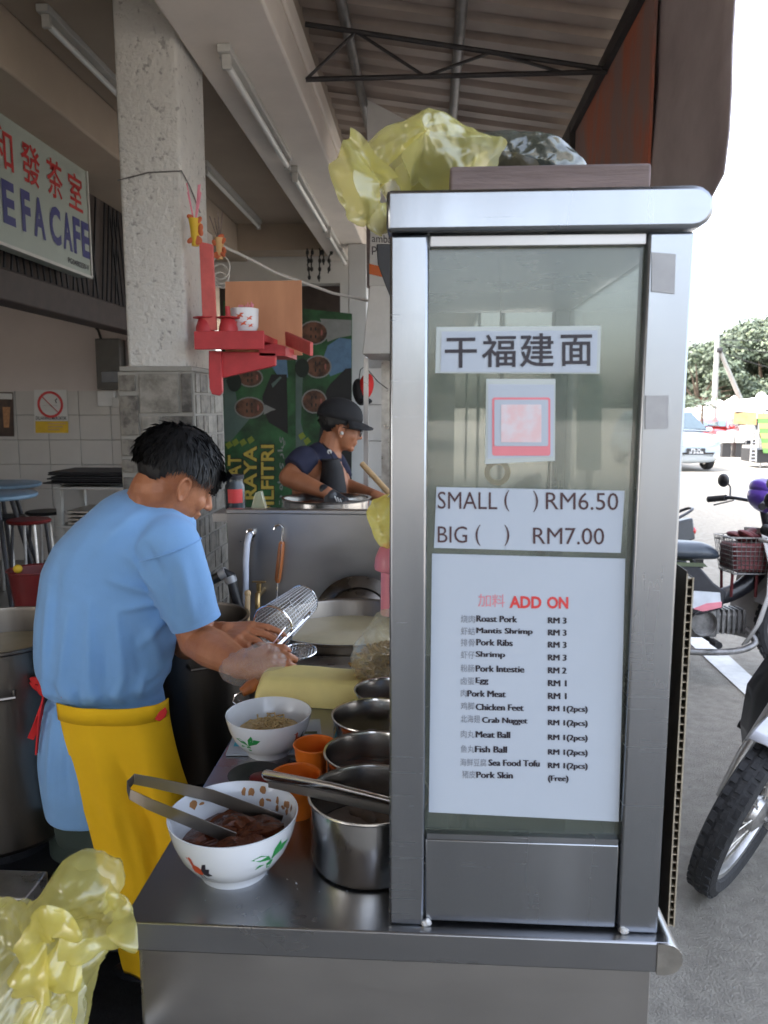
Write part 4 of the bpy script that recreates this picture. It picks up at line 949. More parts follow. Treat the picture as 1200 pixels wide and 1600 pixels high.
m = MB(); m.tube([bp(0, 2*pi*k/30) for k in range(30)], .0028, 8, closed=True); m.build('hoop', 'chrome', t); m = MB(); m.tube([bp(1, 2*pi*k/30) for k in range(30)], .002, 6, closed=True); m.build('hoop', 'chrome', t)
m = MB(); h0, h1 = PY(478, 965, 1.80), PY(426, 1016, 1.66); s = V((.007, 0, .004))
m.tube([h0-s, h1-s], .0022, 6); m.tube([h0+s, h1+s], .0022, 6); m.tube([h0-s, h0+V((.01, .01, .014)), h0+s], .0022, 6); h2 = PY(455, 975, 1.72); m.tube([h2-s*2, h1-s*2.5], .002, 6); m.build('handle', 'chrome', t)
# wooden-handled hook lying by the bowl
m = MB(); a, b = PY(402, 1066, 1.52), PY(378, 1082, 1.50); m.tube([a, a.lerp(b, .5), b], [.011, .014, .010], 10)
o = one('skewer_hook', m, 'wood_handle', 'wire hook with brown wooden grip below the gloved hand', 'hook')
m = MB(); m.tube([b, PY(368, 1086, 1.50), PY(364, 1097, 1.50), PY(372, 1103, 1.50), PY(378, 1098, 1.50), PY(372, 1092, 1.5)], .0018, 6); m.build('hook', 'chrome', o)
# ------------------------------------------------------------------ steel back screen with tap, hoses, lid
BY = 2.62
def b3(x, y, Y=BY): return PY(x, y, Y)
t = thing('steel_screen', 'tall brushed steel splash screen behind the soup pot', 'screen', (b3(480, 900).x, BY, 0))
x0, x1, zt_ = b3(357, 900).x, .34, b3(480, 798).z
m = MB(); m.box(x0, x1, BY, BY+.012, .35, zt_-.012); m.build('sheet', 'steel_dull', t, bevel=.001)
m = MB(); m.box(x0-.003, x1+.003, BY-.006, BY+.03, zt_-.012, zt_+.004); m.build('folded_edge', 'steel_dull', t, bevel=.003)
for x in (x0+.03, x1-.03):
    m = MB(); m.bar((x, BY+.032, 0), (x, BY+.032, zt_-.013), .03); m.build('leg', 'steel_dull', t)
t = thing('tap', 'brass tap with white hose and black pipe on the steel screen', 'tap', b3(408, 940, BY-.06))
m = MB(); p = b3(408, 930, BY-.03); m.tube([p+V((0, .03, .012)), p+V((0, -.05, .012))], .011, 12); m.tube([p+V((0, -.03, .012)), p+V((0, -.03, .05))], .009, 10); m.tube([p+V((0, -.05, .015)), p+V((.002, -.065, 0)), p+V((.002, -.066, -.03))], .010, 10); m.build('valve', 'brass', t)
m = MB(); q = p+V((0, -.03, .055)); m.bar(q-V((.024, 0, 0)), q+V((.024, 0, 0)), .009, .006); m.build('handle', 'brass', t, bevel=.002)
m = MB(); m.tube([b3(393, 833, BY-.005), b3(389, 837, BY-.035), b3(386, 850, BY-.045), b3(384, 880, BY-.045), b3(384, 940, BY-.045), b3(383, 990, BY-.045)], .011, 12); m.build('white_hose', 'pvc_white', t)
m = MB(); m.lathe([(0, 0), (.017, 0), (.017, .012), (.012, .014), (.012, .03)], b3(393, 833, BY-.001), 16, Matrix.Rotation(R(90), 3, 'X')); m.build('hose_collar', 'chrome', t)
m = MB(); m.tube([b3(322, 911, BY-.1), b3(338, 903, BY-.1), b3(352, 895, BY-.1), b3(360, 899, BY-.1), b3(366, 925, BY-.1), b3(374, 950, BY-.1), b3(376, 1000, BY-.1)], .017, 12); m.build('black_pipe', 'black_plastic', t)
m = MB(); m.tube([b3(344, 899, BY-.1), b3(354, 894, BY-.1)], .0205, 12); m.tube([b3(358, 900, BY-.1), b3(362, 910, BY-.1)], .021, 12); m.build('pipe_collar', 'tape_grey', t)
# wooden rod standing in the pot
m = MB(); m.tube([b3(387, 926, 2.35), b3(386, 990, 2.33)], .0085, 10); m.ball(b3(387, 927, 2.35), .011, 10, 8); one('wooden_rod', m, 'wood_pale', 'pale wooden rod standing in the stock pot beside the tap', 'rod')
# hanging skimmer with wooden handle
t = thing('hanging_skimmer', 'long skimmer with brown wooden handle hanging by its hook on the screen', 'skimmer', b3(438, 930, BY-.02))
m = MB(); m.tube([b3(428, 828, BY-.02), b3(430, 822, BY-.02), b3(437, 820, BY-.02), b3(442, 825, BY-.02), b3(441, 838, BY-.02), b3(440, 850, BY-.02)], .0034, 8); m.tube([b3(434, 905, BY-.02), b3(432, 960, BY-.02)], .003, 6); m.build('hook', 'chrome', t)
m = MB(); m.tube([b3(441, 846, BY-.02), b3(440, 850, BY-.02), b3(437, 880, BY-.02), b3(434, 905, BY-.02), b3(434, 910, BY-.02)], [.010, .0145, .0165, .015, .010], 12, flat=.75); m.build('grip', 'wood_handle', t)
m = MB(); m.bar(b3(440, 850, BY-.036), b3(435, 905, BY-.036), .006, .002); m.build('metal_inlay', 'chrome', t)
# pot lid leaning on the screen
c = b3(560, 972, 2.50); mt = Matrix.Rotation(R(80), 3, 'X')
t = thing('pot_lid', 'large round dark steel pot lid leaning on the screen', 'lid', c-V((0, 0, .16)))
m = MB(); m.lathe([(0, .026), (.05, .024), (.056, .019), (.060, .022), (.105, .014), (.112, .007), (.118, .010), (.150, .002), (.156, -.002), (.153, -.006), (.11, .0), (0, .016)], c, 64, mt); m.build('disc', 'lid_dark', t)
m = MB(); m.tube([c+mt @ V((-.035, 0, .02)), c+mt @ V((-.032, 0, .05)), c+mt @ V((.032, 0, .05)), c+mt @ V((.035, 0, .02))], .005, 8); m.build('handle', 'lid_dark', t)

# big stock pots
def stock(label, c, r, z0, z1, mat='steel_old', content=None):
    t = thing('stock_pot', label, 'pot', (c[0], c[1], z0), 'tall steel stock pots'); C0 = V((c[0], c[1], 0)); h = z1-z0
    m = MB(); m.lathe([(0, z0), (r-.02, z0), (r, z0+.02), (r, z1-.012), (r+.007, z1-.006), (r+.007, z1), (r-.002, z1), (r-.004, z1-.01), (r-.004, z0+.03), (0, z0+.03)], C0, 64); m.build('body', mat, t)
    if content: m = MB(); m.lathe([(0, z1-.07), (r-.005, z1-.071)], C0, 40); m.build('contents', content, t)
    for s in (-1, 1):
        m = MB(); a = R(-60 if s > 0 else 120); u = V((math.cos(a), math.sin(a), 0)); v_ = V((-u.y, u.x, 0)); p = C0+u*r+V((0, 0, z1-.10)); m.tube([p-v_*.05, p-v_*.05+u*.04, p+v_*.05+u*.04, p+v_*.05], .006, 8); m.build('handle', mat, t)
    m = MB(); m.box(c[0]-r, c[0]+r, c[1]-r, c[1]+r, .06, z0-.06); m.lathe([(r*.5, z0-.06), (r*.5, z0-.003), (r*.6, z0-.003), (r*.6, z0-.06)], C0, 20); m.build('burner', 'iron_dark', t, smooth=False)
c = b3(300, 1000, 2.25); stock('tall dark stock pot standing behind the man in blue', (c.x, 2.25), .17, .40, b3(360, 963, 2.25).z)
c = b3(-28, 990, 1.85); stock('wide stock pot with reddish broth at the frame edge', (c.x, 1.88), .23, .42, b3(30, 990, 1.85).z, 'steel_old', 'broth')
# dark stove block and things low on the left
m = MB(); p = b3(60, 1300, 1.5); m.box(p.x-.5, p.x+.0, 1.45, 1.62, .06, .40); one('low_stove', m, 'iron_dark', 'black low stove block under the wide stock pot', 'stove', bevel=.01)
m = MB(); a = b3(0, 1402, 1.05); m.box(a.x-.3, b3(40, 1402, 1.05).x, 1.05, 1.12, a.z-.03, a.z); m.bar((a.x-.2, 1.08, .0), (a.x-.2, 1.08, a.z-.031), .03); m.bar((a.x-.02, 1.09, .0), (a.x-.02, 1.09, a.z-.031), .03)
one('side_table', m, 'steel_dirty', 'low steel side table behind the yellow bag', 'table', bevel=.003)
m = MB(); m.box(-1.5, -.37, .55, 2.7, .001, .012); one('dark_floor_mat', m, 'rubber', 'added black mat darkening the ground where the man in blue stands', 'mat', smooth=False)  # black mat added to darken the lit floor left of the counter
# red bucket
c = b3(58, 930, 3.3); t = thing('red_bucket', 'red plastic bucket with a wire handle behind the man in blue', 'bucket', (c.x, 3.3, .5))
m = MB(); zt2_ = b3(58, 888, 3.3).z; m.lathe([(0, zt2_-.24), (.085, zt2_-.24), (.115, zt2_-.01), (.122, zt2_-.005), (.12, zt2_), (.108, zt2_-.005), (.08, zt2_-.22), (0, zt2_-.22)], (c.x, 3.3, 0), 32); m.build('shell', 'red_plastic', t)
m = MB(); m.tube([(c.x+.12*math.cos(a_), 3.3, zt2_-.01-.15*math.sin(a_)*.9) for a_ in [pi*k/12 for k in range(13)]], .003, 6); m.build('handle', 'chrome', t)
m = MB(); m.ball((c.x-.06, 3.26, zt2_+.005), .02, 10, 8); m.build('knob', 'yellow_sign', t)
m = MB(); m.box(c.x-.2, c.x+.2, 3.15, 3.5, .06, zt2_-.242); one('crate', m, 'black_plastic', 'black crate carrying the red bucket', 'crate', bevel=.01)

# ------------------------------------------------------------------ cafe: sign, tables, stools, rack, wall things
SX = -2.30
def s3(x, y, X=SX): return PX(x, y, X)
t = thing('cafe_sign', 'hanging cafe signboard with red Chinese characters and blue HE FA CAFE letters', 'sign', s3(143, 434))
TR, BRr, TL, BL = s3(134, 266), s3(143, 434), s3(0, 166), s3(0, 380)
zt_s, zb_s = (TR.z+TL.z)/2, (BRr.z+BL.z)/2; ye = (TR.y+BRr.y)/2; yb = 2.95
m = MB(); m.box(SX-.10, SX, yb, ye, zb_s, zt_s); m.build('panel', 'sign_face', t, bevel=.006)
m = MB()
for (a, b) in (((yb, zt_s), (ye, zt_s)), ((ye, zt_s), (ye, zb_s)), ((ye, zb_s), (yb, zb_s)), ((yb, zb_s), (yb, zt_s))): m.bar((SX+.004, a[0], a[1]), (SX+.004, b[0], b[1]), .018, .012, up=(1, 0, 0))
m.build('frame', 'fitting', t)
hh = zt_s-zb_s
def st(body, ya, yb_, f0, f1, b): q = MB(); X_ = SX+.003; text(q, body, (X_, ya, zb_s+hh*f0), (X_, yb_, zb_s+hh*f0), (X_, ya, zb_s+hh*f1), b); return q
# letter positions measured along the board
yy = lambda px, py: s3(px, py).y
for ch, px0, px1 in (('和', -14, 20), ('發', 32, 61), ('茶', 71, 95), ('室', 104, 125)):
    st(ch, yy(px0, 250), yy(px1, 250), .56, .88, .010).build('character', 'sign_red', t, smooth=False, fix=False)
for ch, px0, px1 in (('H', -30, -3), ('E', 4, 23), ('F', 33, 47), ('A', 51, 69), ('C', 76, 93), ('A', 96, 110), ('F', 112, 123), ('E', 125, 137)):
    st(ch, yy(px0, 330), yy(px1, 330), .165, .49, .035).build('letter', 'sign_blue', t, smooth=False, fix=False)
st('PG0480250-V', yy(106, 410), yy(138, 410), .055, .105, .02).build('small_letters', 'ink', t, smooth=False, fix=False)
m = MB()
for y_ in (3.4, 5.0): m.bar((SX-.05, y_, zt_s), (SX-.05, y_, BB), .012)
m.build('hanger', 'iron_dark', t)
# meter box, socket plates
WY = 6.99
def w3(x, y, Y=WY): return PY(x, y, Y)
t = thing('meter_box', 'dark grey electric meter box on the cafe wall', 'meter box', w3(178, 608)); a, b = w3(158, 531), w3(199, 609)
m = MB(); m.box(a.x, b.x, WY-.14, WY+.001, b.z, a.z); m.build('case', 'meter_box', t, bevel=.008)
m = MB(); m.box(a.x+.05, b.x-.02, WY-.15, WY-.1405, b.z+.06, b.z+.16); m.build('window', 'window_dark', t, bevel=.003)
m = MB(); m.tube([(a.x+.02, WY-.05, a.z+.002), (a.x, WY-.05, a.z+.08), (a.x-.02, WY-.05, a.z+.1)], .012, 8); m.build('cable', 'wire_black', t)
t = thing('socket_plate', 'double wall socket plate below the meter box', 'socket', w3(170, 634)); a, b = w3(155, 611), w3(183, 635)
m = MB(); m.box(a.x, b.x, WY-.05, WY-.003, b.z, a.z); m.build('plate', 'white_plastic', t, bevel=.004); a, b = w3(180, 621), w3(195, 637); m = MB(); m.box(a.x, b.x, WY-.07, WY-.004, b.z, a.z); m.build('switch', 'fitting', t, bevel=.004)
# no smoking sign
NY = WY-.004
t = thing('no_smoking_sign', 'white no smoking sign with red ring and yellow strip on tiled wall', 'sign', w3(79, 678)); q = lambda x, y, d=0: PY(x, y, NY-d)
m = MB(); m.prism([q(53, 609), q(104, 609), q(107, 677), q(54, 677)], (0, .003, 0)); m.build('panel', 'white_plastic', t, smooth=False)
m = MB(); m.prism([q(55, 658, .002), q(106.5, 658, .002), q(107, 676.5, .002), q(55.5, 676.5, .002)], (0, .0015, 0)); m.build('yellow_strip', 'yellow_sign', t, smooth=False)
c = q(78.5, 632, .003); rm = Matrix.Rotation(R(90), 3, 'X'); m = MB(); m.lathe([(.100, -.001), (.122, -.001), (.122, .001), (.100, .001), (.100, -.001)], c, 36, rm); m.bar(c+V((-.075, -.001, .075)), c+V((.075, -.001, -.075)), .018, .002); m.build('ring', 'ink_red', t, smooth=False)
m = MB(); m.bar(c+V((-.07, .0005, -.01)), c+V((.05, .0005, -.01)), .022, .001, up=(0, 0, 1)); m.bar(c+V((.055, .0005, -.01)), c+V((.07, .0005, -.01)), .022, .001); m.tube([c+V((.06, .0, .012)), c+V((.05, .0, .035)), c+V((.065, .0, .055))], .004, 5); m.build('cigarette', 'ink', t, smooth=False)
m = MB(); text(m, 'DILARANG MEROKOK', q(56, 656, .002), q(104, 656, .002), q(56, 650.5, .002), .02); m.build('lettering', 'ink', t, smooth=False, fix=False)
m = MB()
for k in range(3): m.prism([q(75, 661+k*4.6, .004), q(103-k*5, 661+k*4.6, .004), q(103-k*5, 663+k*4.6, .004), q(75, 663+k*4.6, .004)], (0, .0005, 0))
m.build('small_print', 'board_orange', t, smooth=False)
t = thing('wall_poster', 'dark brown drink poster at the frame edge of the tiled wall', 'poster', w3(10, 682)); m = MB(); m.prism([q(-30, 612), q(20, 613), q(22, 682), q(-30, 682)], (0, .003, 0)); m.build('print', 'poster_dark', t, smooth=False)
m = MB(); m.prism([q(-28, 614, .002), q(19, 615, .002), q(19, 624, .002), q(-28, 623, .002)], (0, .001, 0)); m.build('heading', 'white_plastic', t, smooth=False); m = MB(); m.prism([q(4, 636, .002), q(16, 636, .002), q(14, 668, .002), q(6, 668, .002)], (0, .001, 0)); m.build('glass_motif', 'smear', t, smooth=False)
# tables and stools
def table(label, px, py, Y, r):
    p = PY(px, py, Y); t = thing('round_table', label, 'table', (p.x, Y, .06), 'blue round cafe tables'); C0 = V((p.x, Y, 0)); z = p.z
    m = MB(); m.lathe([(0, z-.03), (r-.01, z-.03), (r, z-.02), (r, z-.004), (r-.006, z), (0, z)], C0, 48); m.build('tabletop', 'blue_table', t)
    for k in range(4):
        a = R(45+90*k); m = MB(); m.tube([C0+V((math.cos(a)*.12, math.sin(a)*.12, z-.03)), C0+V((math.cos(a)*.3, math.sin(a)*.3, .06))], .016, 8); m.build('leg', 'iron_dark', t)
table('round blue-topped cafe table standing nearer the pillar', -12, 771, 5.3, .30)
table('round blue-topped cafe table farther back by the tiled wall', -5, 755, 6.1, .34)
def stool(label, px, py, Y, mat='red_plastic'):
    p = PY(px, py, Y); t = thing('stool', label, 'stool', (p.x, Y, .06), 'low cafe stools'); z = p.z; m = MB(); m.lathe([(0, z-.02), (.14, z-.025), (.15, z-.012), (.14, z), (0, z-.002)], (p.x, Y, 0), 28); m.build('seat', mat, t)
    for k in range(4): a = R(45+90*k); m = MB(); m.tube([V((p.x+math.cos(a)*.11, Y+math.sin(a)*.11, z-.02)), V((p.x+math.cos(a)*.16, Y+math.sin(a)*.16, .06))], .011, 8); m.build('leg', 'alloy' if k % 2 else 'iron_dark', t)
stool('dark red stool under the cafe tables', 45, 811, 5.2); stool('black stool behind the red stool near the rack', 70, 798, 5.9, 'black_plastic'); stool('dark stool close to the blue table leg', 8, 806, 5.7, 'black_plastic')
# metal rack with trays
t = thing('tray_rack', 'low metal rack stacked with dark trays behind the pillar', 'rack', (w3(150, 800, 5.8).x, 5.8, .06))
xa, xb = w3(104, 800, 5.8).x, w3(215, 800, 5.8).x; zr = w3(104, 754, 5.8).z
for x in (xa, xb):
    for y_ in (5.7, 6.1): m = MB(); m.bar((x, y_, .06), (x, y_, zr), .04); m.build('leg', 'fitting', t)
for z in (zr-.02, zr-.32, .3): m = MB(); m.box(xa-.03, xb+.03, 5.66, 6.14, z-.02, z); m.build('shelf', 'fitting', t, bevel=.003)
for k in range(6):
    m = MB(); z = zr+.003+k*.016; m.box(xa-.06+jit(.04), xb+jit(.05), 5.66+jit(.03), 6.1, z, z+.012); m.build('tray', 'iron_dark', t, bevel=.004)
for k in range(4):
    m = MB(); z = zr-.318+k*.03; m.box(xa+.05, xb-.05+jit(.05), 5.7, 6.1, z, z+.02); m.build('tray', 'steel_dirty', t, bevel=.004)

# ------------------------------------------------------------------ altar shelf on the pillar
AY = 3.52
def a3(x, y, Y=3.45): return PY(x, y, Y)
t = thing('altar_shelf', 'red wooden altar shelf bracketed to the pillar side', 'shelf', a3(335, 615, 3.6))
Xp = -1.05
m = MB(); a, b = a3(305, 522, 3.42), a3(413, 546, 3.42); m.box(a.x, b.x, 3.42, 3.80, b.z+.035, a.z); m.build('board', 'altar_red', t, bevel=.004)
m = MB(); m.box(a.x-.002, b.x+.002, 3.405, 3.4195, b.z, a.z+.012); m.build('front_lip', 'altar_red', t, bevel=.003)
m = MB(); e0, e1 = a3(445, 518, 3.55), a3(484, 555, 3.30); m.prism([a3(445, 518, 3.62), a3(484, 535, 3.32), a3(484, 556, 3.32), a3(446, 540, 3.62)], (.014, .004, 0)); m.build('side_lip', 'altar_red_pale', t, bevel=.002)
m = MB(); m.prism([a3(430, 537, 3.5), a3(446, 541, 3.5), a3(446, 556, 3.5), a3(405, 556, 3.5), a3(405, 540, 3.5)], (0, .3, 0)); m.build('board_end', 'altar_red', t)
m = MB(); m.prism([a3(326, 549, 3.50), a3(431, 551, 3.50), a3(430, 571, 3.50), a3(420, 574, 3.50), a3(345, 591, 3.50), a3(326, 592, 3.50)], (0, .03, 0)); m.build('bracket', 'altar_red', t, bevel=.003)
m = MB(); m.prism([a3(326, 548, 3.48), a3(345, 548, 3.48), a3(347, 612, 3.48), a3(342, 618, 3.48), a3(331, 616, 3.48), a3(327, 606, 3.48)], (0, .028, 0)); m.build('wall_cleat', 'altar_red', t, bevel=.003)
m = MB(); m.prism([a3(311, 377, 3.47), a3(332, 382, 3.47), a3(338, 516, 3.47), a3(317, 516, 3.47)], (0, .018, 0)); m.build('back_board', 'altar_red_pale', t, bevel=.002)
def joss(label, px, py0, py1):
    c = a3(px, py1, 3.5); s = 3.5/1200; h = (py1-py0)*s*1.0; t = thing('incense_cup', label, 'incense holder', c, 'red incense cups')
    m = MB(); m.lathe([(0, .001), (15*s, .001), (14*s, h*.25), (10.5*s, h*.50), (9*s, h*.53), (18*s, h*.56), (18.5*s, h*.59), (9*s, h*.62), (0, h*.62)], c, 28); m.build('cup', 'altar_red', t)
    m = MB(); m.tube([c+V((0, 0, h*.60)), c+V((-.002, 0, h))], [4*s, 3.6*s], 12); m.build('candle', 'altar_red', t)
joss('red skirted incense cup closest to the pillar', 321, 480, 521); joss('red skirted incense cup beside the white joss pot', 357, 480, 521)
c = a3(383, 519, 3.58); s = 3.58/1200; t = thing('joss_pot', 'white porcelain joss pot with red painted birds on the altar shelf', 'pot', c)
m = MB(); m.lathe([(0, .002), (17*s, .002), (20.5*s, 8*s), (21*s, 22*s), (21.5*s, 35*s), (20*s, 35.5*s), (19.5*s, 30*s), (0, 29*s)], c, 36); m.build('pot_body', 'melamine', t)
m = MB()
for (ax, az, sc_) in ((-60, 20, 5), (-100, 24, 6), (-85, 12, 5), (-120, 12, 4), (-55, 9, 4)):
    po = [(0, 0), (.5, .5), (1.3, .4), (.6, .0), (1.1, -.6), (.2, -.5), (-.7, -.9), (-.4, -.1), (-1.2, .3)]
    m.add([(c.x+21.6*s*math.cos(R(ax)+u*sc_/21), c.y+21.6*s*math.sin(R(ax)+u*sc_/21), c.z+(az+v_*sc_)*s) for u, v_ in po], [list(range(9))])
m.build('bird_motif', 'rooster_red', t, smooth=False)
m = MB()
for k in range(9): x = (k-3)*2.6*s; m.bar(c+V((x*.8, jit(.012), 30*s)), c+V((x, jit(.012), (42+rnd.uniform(-3, 4))*s)), .010, .003)
m.build('fortune_sticks', 'pink_plastic', t)
# plywood sheet behind the altar
m = MB(); m.prism([PY(352, 440, 3.72), PY(471, 438, 3.72), PY(472, 555, 3.72), PY(352, 553, 3.72)], (0, .012, 0)); one('plywood_sheet', m, 'plywood', 'plain orange plywood sheet standing behind the altar shelf', 'board', smooth=False)
# door charms with incense on the pillar corner
def charm(label, c, mats, n, s=1.):
    t = thing('incense_charm', label, 'charm', c, 'incense charms on the pillar'); m = MB(); m.lathe([(0, -.10*s), (.014*s, -.10*s), (.018*s, -.04*s), (.024*s, .0), (.02*s, 0), (0, -.02*s)], c, 14); m.build('holder', mats[0], t)
    m = MB()
    for k in range(n): d = V((jit(.035), -.02+jit(.02), .10+rnd.uniform(-.02, .03)))*s; m.tube([c-V((0, 0, .03)), c+d], .0028*s, 5)
    m.build('incense_sticks', mats[1], t)
    for k in range(10): a = rnd.uniform(0, 6.28); p = c+V((math.cos(a)*.026*s, -.012, -.04*s+math.sin(a)*.05*s)); m = MB(); m.ball(p, (.010*s, .004, .016*s), 8, 5, Matrix.Rotation(a, 3, 'Y')); m.build('paper_petal', mats[2], t)
charm('orange paper charm with pink incense on the pillar corner', a3(304, 342, 3.47), ('yellow_sign', 'pink_plastic', 'orange_paint'), 7, 1.15)
charm('small incense charm with dark sticks behind the pillar edge', a3(343, 372, 3.80), ('board_orange', 'wood_old', 'orange_paint'), 5, 1.)
# white cable and coils
m = MB(); P0 = [a3(338, 380, 3.86), a3(385, 402, 3.9), a3(430, 426, 3.95), a3(470, 440, 4.0), a3(520, 458, 4.05), a3(575, 470, 4.1)]; m.tube(P0, .007, 8); one('white_cable', m, 'wire_white', 'white cable strung from the pillar across the plywood sheet', 'cable')
t = None; m = MB(); c = a3(345, 418, 3.86)
for k in range(3): m.ring(c+V((.0, .0, -.03*k)), .045-.006*k, .0035, 24, 6, Matrix.Rotation(R(80), 3, 'X') @ Matrix.Rotation(R(20*k), 3, 'Z'), 1.3)
one('cable_coil', m, 'wire_white', 'coil of white wire hanging beside the red back board', 'cable')
# black hooks and chains hanging below the pipe
t = thing('hanging_cables', 'bunch of black cables and hooks hanging from the red pipe', 'cable', PY(498, 440, 8.0))
for k in range(5):
    m = MB(); x = (480, 487, 500, 506, 517)[k]; q_ = [PY(x+jit(1.6)+i_*(.5-k*.3), 388+i_*6.5, 8.0) for i_ in range((8, 6, 9, 5, 7)[k])]; m.tube(q_, .008, 6)
    for p_ in q_[1::2]: m.ball(p_, (.018, .018, .026), 7, 5)
    m.build('cable', 'wire_black', t)

# ------------------------------------------------------------------ festive banner turned on its side
NY2 = 7.45
def n3(x, y, d=0.): return PY(x, y, NY2-d)
t = thing('festive_banner', 'green festive banner hung sideways with portraits and gold lettering', 'banner', n3(450, 900))
m = MB(); m.prism([n3(349, 470), n3(550, 490), n3(549, 900), n3(349, 900)], (0, .006, 0)); m.build('sheet', 'ban_green', t, smooth=False)
def patch(nm, mat, pts, d): q_ = MB(); q_.prism([n3(x, y, d) for x, y in pts], (0, .0025, 0)); return q_.build(nm, mat, t, smooth=False)
def ell(cx, cy, rx, ry, n=18): return [(cx+rx*math.cos(2*pi*k/n), cy+ry*math.sin(2*pi*k/n)) for k in range(n)]
patch('blue_corner', 'ban_blue', [(425, 555), (447, 550), (450, 590), (436, 590), (424, 572)], .004); patch('blue_corner', 'ban_blue', [(512, 540), (530, 528), (549, 530), (549, 575), (516, 588), (505, 560)], .004)
patch('pale_area', 'ban_pale', [(350, 590), (366, 600), (372, 640), (392, 652), (360, 690), (350, 690)], .004); patch('pale_area', 'ban_pale', [(462, 560), (474, 570), (470, 660), (480, 700), (462, 700)], .004)
patch('pale_area', 'ban_white', [(500, 498), (549, 500), (549, 524), (528, 528), (512, 534)], .004)
patch('black_suit', 'ban_black', [(410, 620), (424, 585), (448, 585), (450, 678), (440, 672), (420, 660), (412, 640)], .006); patch('black_suit', 'ban_black', [(516, 600), (540, 576), (549, 575), (549, 800), (480, 800), (505, 640), (510, 610)], .006)
patch('black_suit', 'ban_black', [(353, 594), (376, 590), (376, 600), (356, 602)], .006)
for (x, y, rx, ry, cap) in ((391, 590, 18, 13, (366, 597)), (390, 637, 22, 15, None), (490, 520, 21, 17, None), (497, 573, 19, 16, (472, 575)), (491, 627, 18, 17, None)):
    patch('outline', 'ban_white', ell(x, y, rx+2.2, ry+2.2), .008); patch('portrait_face', 'ban_face', ell(x, y, rx, ry), .011)
    if cap: patch('black_cap', 'ban_songkok', ell(cap[0], cap[1], 11, 15), .013)
    for dx in (-.1, .25): patch('eye_shadow', 'ban_black', ell(x+rx*dx-2, y-ry*.35, 1.2, 3, 8), .014); patch('eye_shadow', 'ban_black', ell(x+rx*dx-2, y+ry*.35, 1.2, 3, 8), .014)
    patch('mouth', 'lips', ell(x+rx*.6, y, 1.6, 5, 8), .014)
patch('shirt_collar', 'ban_white', [(414, 632), (431, 640), (424, 642), (412, 648)], .010)
patch('lapel', 'ban_pale', [(424, 600), (438, 588), (440, 590), (426, 606)], .010)
def vtext(body, x0, x1, ytop, ybot, mat, d, b):           # reads upwards
    q_ = MB(); text(q_, body, n3(x1, ybot, d), n3(x1, ytop, d), n3(x0, ybot, d), b); return q_.build('lettering', mat, t, smooth=False, fix=False)
for (body, x0, x1, yt_, yb_) in (('SELAMAT', 356, 377, 711, 822), ('HARI RAYA', 381, 401, 697, 862), ('AIDILFITRI', 408, 428, 695, 846)):
    vtext(body, x0-1.2, x1+1.2, yt_-1.2, yb_+1, 'ban_black', .010, .055); vtext(body, x0, x1, yt_, yb_, 'ban_gold', .013, .025)
vtext('سلامت هاري راي', 434, 446, 682, 860, 'ban_white', .012, .02)
for (x, y) in ((352, 694), (362, 690), (374, 690), (386, 686), (466, 680), (474, 688), (468, 700)): patch('ketupat_leaf', 'ban_lime', [(x, y), (x+7, y-5), (x+12, y+2), (x+4, y+8)], .012)

# ------------------------------------------------------------------ second stall beyond: hood, cap, white board
t = thing('steam_hood', 'pale sheet-metal hood of the second stall beside the cabinet', 'hood', PY(590, 560, 3.9))
m = MB(); a = PY(568, 470, 3.9); m.prism([PY(578, 446, 3.9), (.12, 3.9, PY(578, 446, 3.9).z), (.12, 3.9, PY(566, 553, 3.9).z), PY(566, 553, 3.9)], (0, .55, 0)); m.build('hood_shell', 'fitting', t, bevel=.004)
m = MB(); m.bar(PY(572, 560, 4.1), PY(572, 800, 4.1), .025); m.bar((.10, 4.2, 0), (.10, 4.2, 1.75), .03); m.build('hood_post', 'steel_dull', t)
m = MB(); m.box(-.28, .14, 4.46, 4.50, .7, 1.78); m.build('hood_back', 'steel_dirty', t)
t = thing('cloth_hat', 'red and black cloth hat hanging from a wire on the white post', 'hat', PY(570, 628, 4.3)); c = PY(569, 607, 4.3)
m = MB(); m.ball(c+V((.01, 0, .01)), (.042, .05, .075), 18, 12, Matrix.Rotation(R(12), 3, 'Y')); m.build('crown', 'red_cloth', t); m = MB(); m.ball(c+V((-.025, .0, -.02)), (.04, .045, .075), 16, 10, Matrix.Rotation(R(-10), 3, 'Y')); m.ball(c+V((.0, 0, -.07)), (.045, .05, .02), 14, 8); m.build('brim', 'black_cloth', t)
m = MB(); m.tube([c+V((-.03, 0, .04)), PY(563, 578, 4.3), PY(570, 572, 4.3), PY(590, 596, 4.3), PY(606, 608, 4.3)], .003, 6); m.build('wire', 'wire_black', t)
# white rice banner with partly hidden words
t = thing('food_banner', 'white vertical food banner with an orange character behind the yellow bag', 'banner', PY(600, 440, 5.2)); f3 = lambda x, y, d=0: PY(x, y, 5.2-d)
m = MB(); m.prism([f3(573, 155), f3(660, 200), f3(700, 480), f3(577, 446), f3(579, 340), f3(575, 250)], (0, .004, 0)); m.build('sheet', 'canvas_white', t, smooth=False)
m = MB(); text(m, '炒', f3(636, 199, .003), f3(662, 205, .003), f3(636, 184, .003), .06); m.build('character', 'rooster_red', t, smooth=False, fix=False)
m = MB(); text(m, 'ied', f3(582, 361, .003), f3(602, 363, .003), f3(582, 349, .003), 0); text(m, 'amba', f3(581, 378, .003), f3(612, 380, .003), f3(581, 366, .003), 0); text(m, 'p', f3(581, 398, .003), f3(589, 398, .003), f3(581, 385, .003), 0); m.build('lettering', 'ink', t, smooth=False, fix=False)
